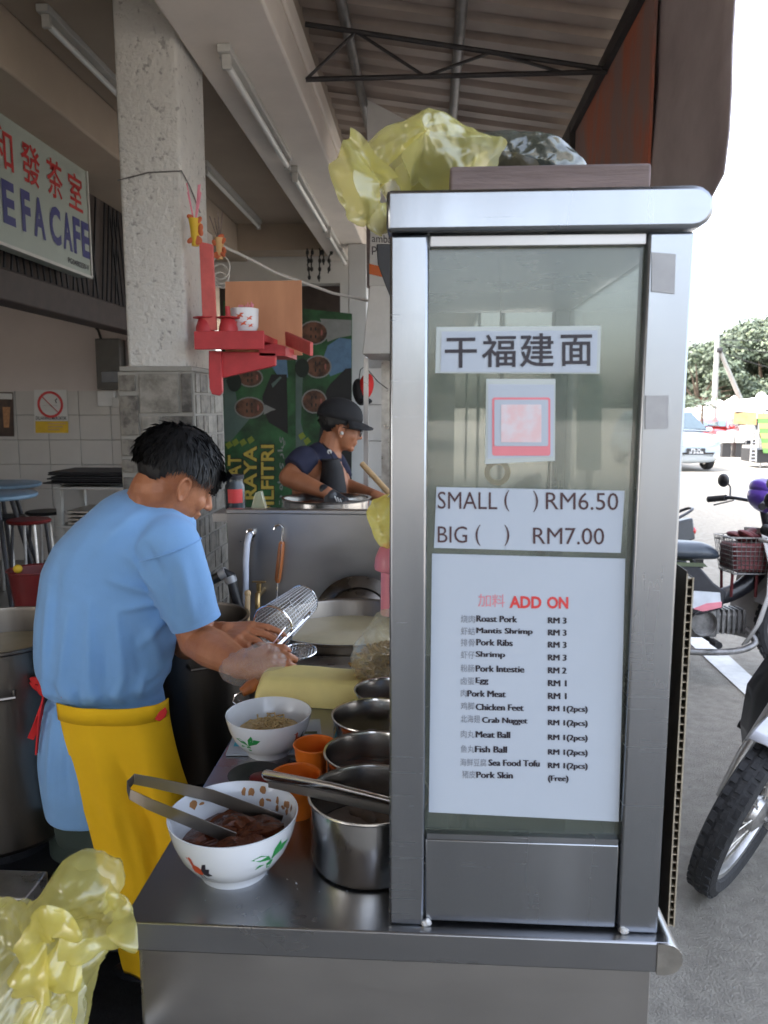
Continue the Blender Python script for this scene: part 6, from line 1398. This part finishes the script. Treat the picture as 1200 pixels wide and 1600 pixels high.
FL = [((250, 925), (205, 868), .011, .011), ((248, 935), (182, 903), .010, .010), ((250, 945), (190, 950), .008, .010), ((262, 900), (235, 850), -.009, .012), ((255, 960), (212, 1015), .008, .011),
      ((120, 955), (104, 1062), .009, .011), ((150, 945), (146, 1066), .008, .010), ((186, 965), (192, 1066), .009, .011), ((226, 985), (236, 1062), .008, .010), ((86, 930), (76, 1055), .008, .011), ((101, 890), (90, 1010), -.006, .013), ((168, 1000), (170, 1066), -.006, .009), ((208, 1000), (214, 1062), -.006, .009),
      ((288, 880), (302, 962), .007, .010), ((270, 872), (280, 962), -.006, .010), ((303, 850), (325, 945), .005, .010), ((215, 800), (165, 852), .006, .014), ((240, 828), (212, 868), .007, .011), ((150, 830), (110, 900), .004, .016), ((90, 1100), (84, 1240), .007, .011), ((108, 1105), (118, 1235), -.007, .012)]
FL = [(PY(a[0], a[1], 1.69), PY(b[0], b[1], 1.69), m_, w_) for a, b, m_, w_ in FL]
def folds(co, n):
    w_ = co+org; f = .0016*noise.noise(V((w_.x*6+w_.z*4, w_.y*6, w_.z*3)))+.0008*noise.noise(w_*24)
    k_ = max(0., min(1., .35-n.y*1.2))
    if k_ > 0:
        for a, b, m_, wd in FL:
            dx, dz = b.x-a.x, b.z-a.z; L2 = dx*dx+dz*dz; u = ((w_.x-a.x)*dx+(w_.z-a.z)*dz)/L2
            if -.15 < u < 1.15:
                d = abs((w_.x-a.x)*dz-(w_.z-a.z)*dx)/math.sqrt(L2)
                if d < wd*3: f += k_*m_*math.exp(-(d/wd)**2)*math.sin(pi*(u+.15)/1.3)**.7
    g_ = math.exp(-((co.z-wst.z)/.03)**2); f += g_*.006*math.sin(w_.x*110+fbm(w_, 8)*3)
    return co+n*f
remesh(sh, .006, 6, .5, folds)
m = MB(); A = PY(306, 971, 1.745); dirn = (PY(306, 973, 1.745)-PY(262, 852, 1.735)).normalized(); mt = dirn.to_track_quat('Z', 'Y').to_matrix(); m.lathe([(.0585, -.016), (.0605, -.016), (.0605, .004), (.0585, .004)], A, 30, mt); m.build('sleeve_hem', 'shirt_blue', sh)
m = MB(); m.ring(PY(264, 858, 1.735)+dirn*.0, .0775, .0016, 40, 6, mt); m.build('sleeve_seam', 'shirt_blue', sh)
nd_ = (HC+HR @ V((-.02, 0, -.055))-nb).normalized(); mt = nd_.to_track_quat('Z', 'Y').to_matrix(); m = MB(); m.lathe([(.068, -.012), (.073, -.010), (.0725, .006), (.068, .010), (.066, .004)], nb+nd_*.020+V((.012, 0, -.004)), 36, mt); m.build('collar', 'shirt_blue', sh)
# apron
ar = [(1066, 94, 258), (1074, 95, 258), (1090, 97, 259), (1120, 105, 265), (1150, 113, 273), (1175, 120, 281), (1205, 130, 292), (1233, 139, 304), (1270, 150, 312), (1310, 160, 320), (1350, 171, 327), (1390, 182, 334), (1450, 196, 340)]
m = MB(); n = 40; vs = []
for i, (y, xl, xr) in enumerate(ar):
    L0 = PY(xl, y, 1.80); R0 = PY(xr, y, 1.80); rc = V((L0.x+R0.x, 3.6, 0)).normalized(); lowf = max(0, (y-1100)/300)
    for k in range(n+1):
        f = k/n; x = L0.x+(R0.x-L0.x)*f; hwd = .155+.03*lowf; u = max(-1, min(1, (x-(L0.x+R0.x)/2+.012)/hwd)); Yv = (.160+.012*lowf)*max(.03, 1-abs(u)**2.5*.92)**.4
        w1 = .030*min(1, lowf*1.8)*math.sin(f*13+1+fbm((f*2, y*.004, 0), 1.)*2)*(f**.5)+.016*((1-abs(math.sin(f*7-y*.011)))**2-.3)*min(1, lowf*2+.25)+.004*noise.noise(V((f*5, y*.02, 2))); vs.append(V((x, 1.80, L0.z+(R0.z-L0.z)*f))-rc*(Yv-w1*(min(1, f*4))+.020))
m.add(vs, [(i*(n+1)+k, i*(n+1)+k+1, (i+1)*(n+1)+k+1, (i+1)*(n+1)+k) for i in range(len(ar)-1) for k in range(n)])
ap = m.build('apron', 'apron_yellow', t1, ang=180, solid=.003); q = ap.modifiers.new('s', 'SUBSURF'); q.levels = q.render_levels = 1
m = MB(); k0 = 1; wb = []
for row in (0, 1, 2): wb += [V(vs[row*(n+1)+k])+V((0, -.004, 0)) for k in range(n+1)]
m.add(wb, [(r_*(n+1)+k, r_*(n+1)+k+1, (r_+1)*(n+1)+k+1, (r_+1)*(n+1)+k) for r_ in range(2) for k in range(n)]); m.build('waistband', 'apron_yellow', ap, ang=180, solid=.003)
m = MB(); m.prism([PY(x, y, 1.600) for x, y in ((241, 1124), (248, 1113), (258, 1105), (261, 1112), (258, 1121), (249, 1128))], (0, .004, 0)); m.build('red_badge', 'red_cloth', ap, bevel=.002)
def band(pts, wd, name='apron_string'): return strip(name, 'red_cloth', lerp_path(pts, 4), wd, .004, ap, V((.2, -.3, 1)))
band([PY(96, 1084, 1.655), PY(84, 1080, 1.70), PY(72, 1076, 1.74), PY(66, 1078, 1.78)], .018)
band([PY(72, 1076, 1.72), PY(60, 1064, 1.72), PY(50, 1064, 1.73), PY(56, 1074, 1.73), PY(68, 1078, 1.72)], .017)
band([PY(68, 1078, 1.72), PY(66, 1100, 1.70), PY(58, 1130, 1.70), PY(48, 1154, 1.71)], .016); band([PY(70, 1080, 1.71), PY(64, 1110, 1.69), PY(60, 1140, 1.69), PY(57, 1178, 1.69)], .013)
m = MB(); m.ball(PY(69, 1077, 1.715), (.016, .014, .018), 12, 8); m.build('knot', 'red_cloth', ap)
# shorts and sandals
m = MB(); loft(m, [(1235, 84, 250), (1250, 82, 252), (1290, 90, 255)], Y1, 28, lambda i, hw: .125, 2.4)
for (a, b, c_) in (((134, 1240), (140, 1372), 1.86), ((196, 1240), (204, 1372), 1.75)): m.tube([PY(*a, c_), PY(*b, c_)], [.10, .092], 24)
o = m.build('shorts', 'shorts', t1); remesh(o, .010, 4, .5, lambda co, n: co+n*.005*noise.noise(V((co.x*14, co.y*14, co.z*6))))
for (b, c_) in (((132, 1420), 1.86), ((205, 1420), 1.75)): B = PY(b[0], b[1], c_); m = MB(); m.ball((B.x+.065, B.y+.02, .075), (.13, .05, .018), 18, 8); m.build('sandal', 'black_plastic', t1)
def line1(p):
    if p.x > .050: return .036-(p.x-.05)*.2
    if p.x > .018: return .012
    if p.x > -.030: return .022
    return .022-min(1, (-.030-p.x)/.04)*.066
hair_on(t1, HC, HR, .95, line1, 1.3, 7000, 5, .007)
m = MB()
for k in range(260):                                   # long fringe falling over the brow
    p = V((.082+jit(.016), -.01+jit(.055), .070+jit(.018))); e = p+V((.020+jit(.012), jit(.02), -.040+jit(.014))); mid = p.lerp(e, .5)+V((.016, 0, .008)); w_ = V((.0003, .0011, 0)); m.add([HC+HR @ (q*.94-V((.008, 0, 0))) for q in (p-w_, p+w_, mid+w_*.8, e, mid-w_*.8)], [(0, 1, 2, 3, 4)])
m.build('fringe', 'hair', t1, fix=False)
for sg in (-1, 1):
    m = MB(); m.tube([HC+HR @ V((.096-.012*abs(f), sg*(.032+f*.018), .004-.004*abs(f))) for f in (-1, -.5, 0, .5, 1)], .0022, 6); m.build('eyelid', 'hair', t1)
    m = MB(); m.tube([HC+HR @ V((.096-.006*abs(f+.3), sg*(.032+f*.02), .026-.004*abs(f))) for f in (-1, -.5, 0, .5, 1)], .0034, 6); m.build('eyebrow', 'hair', t1)
# clear plastic glove on the right hand
m = MB(); hd_n = hd_.normalized(); side = hd_n.cross(V((0, 0, 1))).normalized()
m.cone(rw-hd_n*.025, rw+hd_n*.02, .037, .038); m.ball(rw+hd_n*.06-V((0, 0, .004)), (.047, .042, .044), 20, 14); m.ball(rw+hd_n*.085-V((0, 0, .016)), (.036, .036, .036), 16, 10)
g_ = m.build('plastic_glove', 'glove_film', t1); remesh(g_, .0045, 3, .5, lambda co, n: co+n*(.005*noise.noise(co*55)+.003*noise.noise(co*130)))

# ---- man in the black cap at the second stall
Y2 = 3.75
t2 = thing('person', 'man in a black cap, glasses and navy T-shirt stirring a pot at the second stall', 'person', (PY(500, 800, Y2).x, Y2, 0))
HC = PY(532, 667, Y2); HR = frame_from(V((.93, .22, -.20)), V((.1, 0, 1)))
m = MB(); head_shapes(m, HC, HR, .96); nb = PY(512, 712, Y2); ch = PY(500, 752, Y2); pe = PY(500, 860, Y2)
m.cone(HC+HR @ V((-.03, 0, -.05)), nb, .052, .062); m.cone(nb, ch, .07, .14); m.cone(ch, pe, .14, .13)
rs, re, rw = PY(474, 722, 3.62), PY(451, 746, 3.55), PY(511, 770, 3.45)
m.cone(ch, rs, .10, .062); m.cone(rs, re, .052, .047); m.cone(re, re.lerp(rw, .3), .046, .047); m.cone(re.lerp(rw, .3), rw, .047, .030)
ls, le, lw_ = PY(524, 728, 3.92), PY(536, 758, 3.80), PY(590, 776, 3.62)
m.cone(ch, ls, .10, .06); m.cone(ls, le, .055, .044); m.cone(le, lw_, .043, .028)
for s_ in (-1, 1): m.cone(pe+V((0, s_*.09, 0)), (pe.x+.02, Y2+s_*.1, .5), .09, .06); m.cone((pe.x+.02, Y2+s_*.1, .5), (pe.x, Y2+s_*.1, .06), .058, .04); m.cone((pe.x, Y2+s_*.1, .05), (pe.x+.14, Y2+s_*.1, .035), .04, .03)
hand(m, rw, V((.5, -.1, -.35)), V((0, -.6, .8)), 1, (.5, .55, .6, .65), 1.0, .05); hand(m, lw_, V((.8, -.2, -.25)), V((0, -.4, .9)), -1, (.4, .5, .6, .7), 1., .05)
b2 = m.build('body', 'skin_dark', t2); remesh(b2, .006, 4, .5)
m = MB(); loft(m, [(690, 494, 516), (696, 483, 526), (706, 470, 531), (720, 462, 533), (740, 466, 534), (765, 470, 536), (800, 468, 538), (850, 466, 540)], Y2, 30, lambda i, hw: min(.15, hw*.9), 2.3)
cutcone(m, PY(476, 718, 3.62), PY(459, 733, 3.57), .068, .062); cutcone(m, PY(522, 724, 3.90), PY(534, 748, 3.84), .066, .06)
sh2 = m.build('shirt', 'navy', t2); remesh(sh2, .010, 5, .5, lambda co, n: co+n*(.006*noise.noise(V((co.x*14+co.z*6, co.y*12, co.z*9)))))
m = MB(); loft(m, [(716, 503, 529, 3.70), (730, 502, 536, 3.70), (760, 496, 541, 3.70), (800, 480, 545, 3.70), (860, 470, 548, 3.7)], Y2, 24, lambda i, hw: .155, 2.4); o = m.build('apron', 'black_cloth', t2); strip('apron_strap', 'black_cloth', [PY(505, 694, 3.63), PY(512, 702, 3.60), PY(520, 716, 3.575), PY(524, 726, 3.57)], .025, .004, o, V((0, -1, .4)))
m = MB(); m.lathe([(0, .004), (.011, .004), (.011, 0)], PY(515, 706, 3.585), 12, RX); m.build('button', 'white_plastic', o)
# black glove
m = MB(); hand(m, rw, V((.5, -.1, -.35)), V((0, -.6, .8)), 1, (.5, .55, .6, .65), 1.06, .05); gl_ = m.build('black_glove', 'black_plastic', t2); remesh(gl_, .005, 2, .4)
m = MB()
for k in range(3): m.tube([rw+V((.04+.012*k, -.04, -.01-.006*k)), rw+V((.05+.012*k, -.038, -.035-.006*k))], .003, 5)
m.build('glove_print', 'white_plastic', gl_)
# cap, glasses, earbud, hair
m = MB(); nu, nv = 28, 10; vs = []
for i in range(nv+1):
    a = (pi/2*1.02)*i/nv
    for k in range(nu): b = 2*pi*k/nu; vs.append(HC+HR @ (V((-.012+.112*math.sin(a)*math.cos(b), .090*math.sin(a)*math.sin(b), .040+.098*math.cos(a)**.8 if a < pi/2 else .036))))
m.add(vs, [(i*nu+k, i*nu+(k+1) % nu, (i+1)*nu+(k+1) % nu, (i+1)*nu+k) for i in range(nv) for k in range(nu)]); cpo = m.build('cap', 'black_cloth', t2, ang=80, solid=.004)
m = MB(); vs = []; n = 12
for j in range(5):
    for k in range(n+1): a = R(-72+144*k/n); q_ = .098+.075*(j/4)*math.cos(a*.9); vs.append(HC+HR @ V((-.012+q_*math.cos(a), .9*q_*math.sin(a), .042-.018*(j/4)+.012*math.cos(a)*0-.020*abs(math.sin(a))*(j/4))))
m.add(vs, [(j*(n+1)+k, j*(n+1)+k+1, (j+1)*(n+1)+k+1, (j+1)*(n+1)+k) for j in range(4) for k in range(n)]); m.build('peak', 'black_cloth', cpo, ang=80, solid=.006)
def line2(p): return (.010 if p.x > -.02 else .012-min(1, (-.02-p.x)/.04)*.055)
hair_on(t2, HC, HR, .96, lambda p: max(line2(p), -.05) if p.x < .03 else .2, 1., 500, 9, .006)
t_g = MB()
for sg in (-1, 1):
    t_g.ring(HC+HR @ V((.100, sg*.034, -.004)), .023, .0022, 20, 6, HR @ Matrix.Rotation(R(90), 3, 'Y')); t_g.tube([HC+HR @ V((.098, sg*.056, .002)), HC+HR @ V((.0, sg*.080, .002))], .0022, 6)
t_g.tube([HC+HR @ V((.108, -.012, 0)), HC+HR @ V((.108, .012, 0))], .0022, 6); t_g.build('glasses', 'wire_black', t2)
m = MB(); m.ball(HC+HR @ V((.002, -.084, -.026)), .009, 10, 8); m.build('earbud', 'white_plastic', t2)
# ------------------------------------------------------------------ plastic bags and the plank on the cabinet
def creases(seed, n=9, lo=.028, hi=.13, k=.16):
    """straight sharp creases of crumpled film: a sum of tilted triangle waves"""
    r = random.Random(seed); ws = []
    for i in range(n):
        d = V((r.gauss(0, 1), r.gauss(0, .5), r.gauss(0, 1))).normalized(); L = lo*(hi/lo)**(i/(n-1)); ws.append((d/L, r.random(), L*k*r.uniform(.6, 1.3)))
    def f(p):
        q = p+V((noise.noise(p*9), noise.noise(p*9+V((7, 0, 0))), noise.noise(p*9+V((0, 7, 0)))))*.018
        return sum(a*(abs(((q.dot(d)+o_) % 1.)-.5)*4-1) for d, o_, a in ws)
    return f
def puff(poly, Y, thick, amp, s, nr=40, m=170, seed=0):
    """a crumpled film body whose outline was read off the picture; it has real depth of +-thick"""
    cz = creases(seed, 13, .011, .16, k=.085*amp/.010); pts = []; L = [0]
    for i in range(len(poly)): a, b = poly[i], poly[(i+1) % len(poly)]; L.append(L[-1]+math.hypot(a[0]-b[0], a[1]-b[1]))
    for k in range(m):
        d = L[-1]*k/m; i = max(j for j in range(len(poly)) if L[j] <= d); f = (d-L[i])/(L[i+1]-L[i]); a, b = poly[i], poly[(i+1) % len(poly)]; pts.append(PY(a[0]+(b[0]-a[0])*f, a[1]+(b[1]-a[1])*f, Y))
    c = sum(pts, V((0, 0, 0)))/m; mb = MB(); vs = []
    for sgn in (-1, 1):
        for j in range(nr):
            q = 1-(j/(nr-1))*.9995
            for p in pts:
                v_ = c+(p-c)*q; dep = thick*math.sqrt(max(0, 1-q**2.6)); h = cz(v_+V((0, sgn*.4, 0))); d = (p-c).normalized(); e = h*(.5 if j else .9)
                vs.append(v_+V((d.x*e*.5, sgn*dep+h*(1 if j else .6), d.z*e*.5)))
    fs = []
    for h_ in range(2):
        o_ = h_*nr*m
        for j in range(nr-1):
            for k in range(m): k2 = (k+1) % m; fs.append((o_+j*m+k, o_+j*m+k2, o_+(j+1)*m+k2, o_+(j+1)*m+k))
    for k in range(m): k2 = (k+1) % m; fs.append((k, k2, nr*m+k2, nr*m+k))
    return mb.add(vs, fs)
def ribbon(pts, wd, amp, s, nw=20, up=(0, 0, 1), seed=0):
    cz = creases(seed, 8, .014, .07, .12); pts = lerp_path([V(p) for p in pts], 10); mb = MB(); vs = []; n = len(pts)
    for i, p in enumerate(pts):
        d = (pts[min(i+1, n-1)]-pts[max(i-1, 0)]).normalized(); x = d.cross(V(up)).normalized(); y = d.cross(x)
        f = i/(n-1); w_ = wd[0]+(wd[1]-wd[0])*f
        for k in range(nw): a = 2*pi*k/nw; q = p+x*math.cos(a)*w_*.5+y*math.sin(a)*w_*.08; vs.append(q+(x*math.cos(a)*.7+y)*cz(q)*1.0)
    return mb.add(vs, [(i*nw+k, i*nw+(k+1) % nw, (i+1)*nw+(k+1) % nw, (i+1)*nw+k) for i in range(n-1) for k in range(nw)])
def soft(o): return o
# bag at the lower left
Yb = .74
t = thing('yellow_bag', 'large crumpled yellow plastic bag hanging at the lower corner before the counter', 'plastic bag', PY(60, 1600, Yb))
soft(puff([(-60, 1400), (0, 1425), (40, 1412), (70, 1385), (95, 1352), (118, 1345), (150, 1352), (178, 1372), (187, 1392), (176, 1420), (182, 1440), (172, 1480), (150, 1520), (128, 1570), (118, 1640), (90, 1720), (-60, 1720)], Yb, .045, .010, 13, seed=2).build('bag_body', 'bag_yellow', t, ang=60, fix=False))
soft(ribbon([PY(52, 1600, Yb-.05), PY(48, 1520, Yb-.06), PY(62, 1452, Yb-.065), PY(92, 1440, Yb-.06), PY(104, 1480, Yb-.05), PY(100, 1560, Yb-.04), PY(95, 1660, Yb-.04)], (.034, .030), .006, 40, up=(0, 1, 0), seed=4).build('handle', 'bag_yellow_deep', t, ang=60, fix=False))
soft(ribbon([PY(95, 1480, Yb-.05), PY(140, 1482, Yb-.045), PY(180, 1470, Yb-.035), (PY(196, 1440, Yb-.03)), PY(186, 1412, Yb-.02), PY(168, 1404, Yb-.01)], (.026, .018), .004, 45, up=(0, 1, 0), seed=7).build('handle', 'bag_yellow', t, ang=60, fix=False))
soft(puff([(-40, 1560), (20, 1510), (70, 1500), (120, 1560), (112, 1650), (60, 1720), (-40, 1720)], Yb-.03, .035, .010, 14, seed=9).build('lower_fold', 'bag_clear', t, ang=60, fix=False))
# bag on the cabinet top
Yc = .98
t = thing('yellow_bag', 'yellow plastic bag draped over the cabinet top corner', 'plastic bag', PY(600, 300, Yc))
soft(puff([(553, 262), (566, 236), (590, 214), (625, 205), (655, 190), (672, 184), (700, 188), (722, 200), (752, 214), (790, 222), (760, 250), (735, 285), (720, 299), (640, 299), (625, 258), (606, 262), (597, 292)], Yc, .07, .011, 14, seed=12).build('bag_body', 'bag_yellow', t, ang=60, fix=False))
soft(ribbon([PY(585, 240, Yc-.06), PY(562, 262, Yc-.07), PY(556, 292, Yc-.08), PY(572, 322, Yc-.085), PY(590, 338, Yc-.08), PY(601, 345, Yc-.06)], (.075, .035), .007, 40, up=(0, 1, 0), seed=3).build('hanging_end', 'bag_yellow', t, ang=60, fix=False))
t = thing('film_bundle', 'dark shiny plastic film bundle lying behind the plank on the cabinet', 'plastic film', PY(760, 290, 1.08))
soft(puff([(628, 299), (640, 262), (668, 236), (720, 226), (790, 221), (850, 230), (890, 240), (915, 262), (905, 299)], 1.10, .10, .010, 12, seed=21).build('film', 'bag_dark', t, ang=60, fix=False))
puff([(690, 296), (720, 250), (790, 244), (840, 258), (850, 296)], 1.12, .06, .006, 22, seed=25).build('wrapped_goods', 'wood_pale', t)
t = thing('plank', 'old grey-brown wooden plank lying on the cabinet top', 'plank', PY(860, 297, .9)); A, B = PY(703, 264, .90), PY(1013, 298, .90)
m = MB(); m.box(A.x, B.x, .89, .935, zt2+.001, A.z); m.build('timber', 'wood_old', t, bevel=.003)
# bag of fried shallots
t = thing('shallot_bag', 'knotted clear plastic bag of fried shallots beside the steel pots', 'plastic bag', PY(590, 1090, 1.525))
soft(puff([(549, 1040), (553, 1008), (566, 985), (590, 965), (612, 950), (650, 950), (660, 1020), (650, 1075), (620, 1092), (590, 1088), (565, 1072)], 1.525, .068, .008, 30, seed=31).build('film', 'bag_thin', t, ang=60, fix=False))
m = MB()
for k in range(700):
    a = rnd.uniform(0, 6.28); b = math.acos(rnd.uniform(-1, 1)); c = PY(603, 1044, 1.525); q = c+V((.066*math.sin(b)*math.cos(a), .055*math.sin(b)*math.sin(a), .050*math.cos(b)))*(rnd.random()**.25)
    d = V((jit(1), jit(1), jit(1))).normalized()*rnd.uniform(.008, .016); m.tube([q-d, q+V((jit(.004), jit(.004), jit(.004))), q+d], .0024, 4)
m.build('fried_shallots', 'fried', t)
# yellow bag and pink holder hanging on the far cabinet post
t = thing('yellow_bag', 'small bright yellow bag hanging beside the cabinet post above the pink holder', 'plastic bag', PY(598, 860, 1.6)); soft(puff([(574, 800), (582, 782), (600, 774), (630, 775), (640, 820), (630, 860), (605, 866), (590, 848), (580, 822)], 1.62, .05, .005, 40, seed=41).build('bag_body', 'bag_yellow_deep', t, ang=60, fix=False))
m = MB(); m.tube([PY(606, 778, 1.62), V((pl0+.012, CD+.004, zt-.30)), V((pl0+.012, CD+.004, zt-.05))], .0025, 6); m.build('string', 'wire_white', t)
t = thing('pink_holder', 'pink plastic holder hanging on the cabinet post below the yellow bag', 'holder', PY(600, 960, 1.60)); c = PY(612, 960, 1.60); s = 1.6/1200
m = MB(); m.lathe([(0, .001), (18*s, .001), (17*s, .13), (0, .13)], c, 20); m.build('tube', 'pink_plastic', t); m = MB(); c2 = PY(612, 885, 1.60); m.lathe([(16*s, -.012), (27*s, -.006), (28*s, 0), (26*s, .02), (20*s, .04), (10*s, .05), (0, .052)], c2, 24); m.build('hood', 'pink_plastic', t)

m = MB(); m.tube([c2+V((0, 0, .05)), V((pl0+.016, CD+.004, c2.z+.16))], .0025, 6); m.build('string', 'wire_white', t)
# stool that carries the big yellow bag, just below the picture
zs = PY(60, 1720, .74).z; x = PY(45, 1700, .74).x
t = thing('stool', 'low steel stool carrying the large yellow bag', 'stool', (x, .74, 0))
m = MB(); m.lathe([(0, zs-.025), (.10, zs-.025), (.105, zs-.012), (.10, zs-.002), (0, zs-.002)], (x, .74, 0), 28); m.build('seat', 'steel_dull', t)
for k in range(4): a = R(45+90*k); m = MB(); m.tube([(x+.07*math.cos(a), .74+.07*math.sin(a), zs-.02), (x+.12*math.cos(a), .74+.12*math.sin(a), .012)], .010, 8); m.build('leg', 'steel_dull', t)
bpy.data.scenes.remove(TMP)
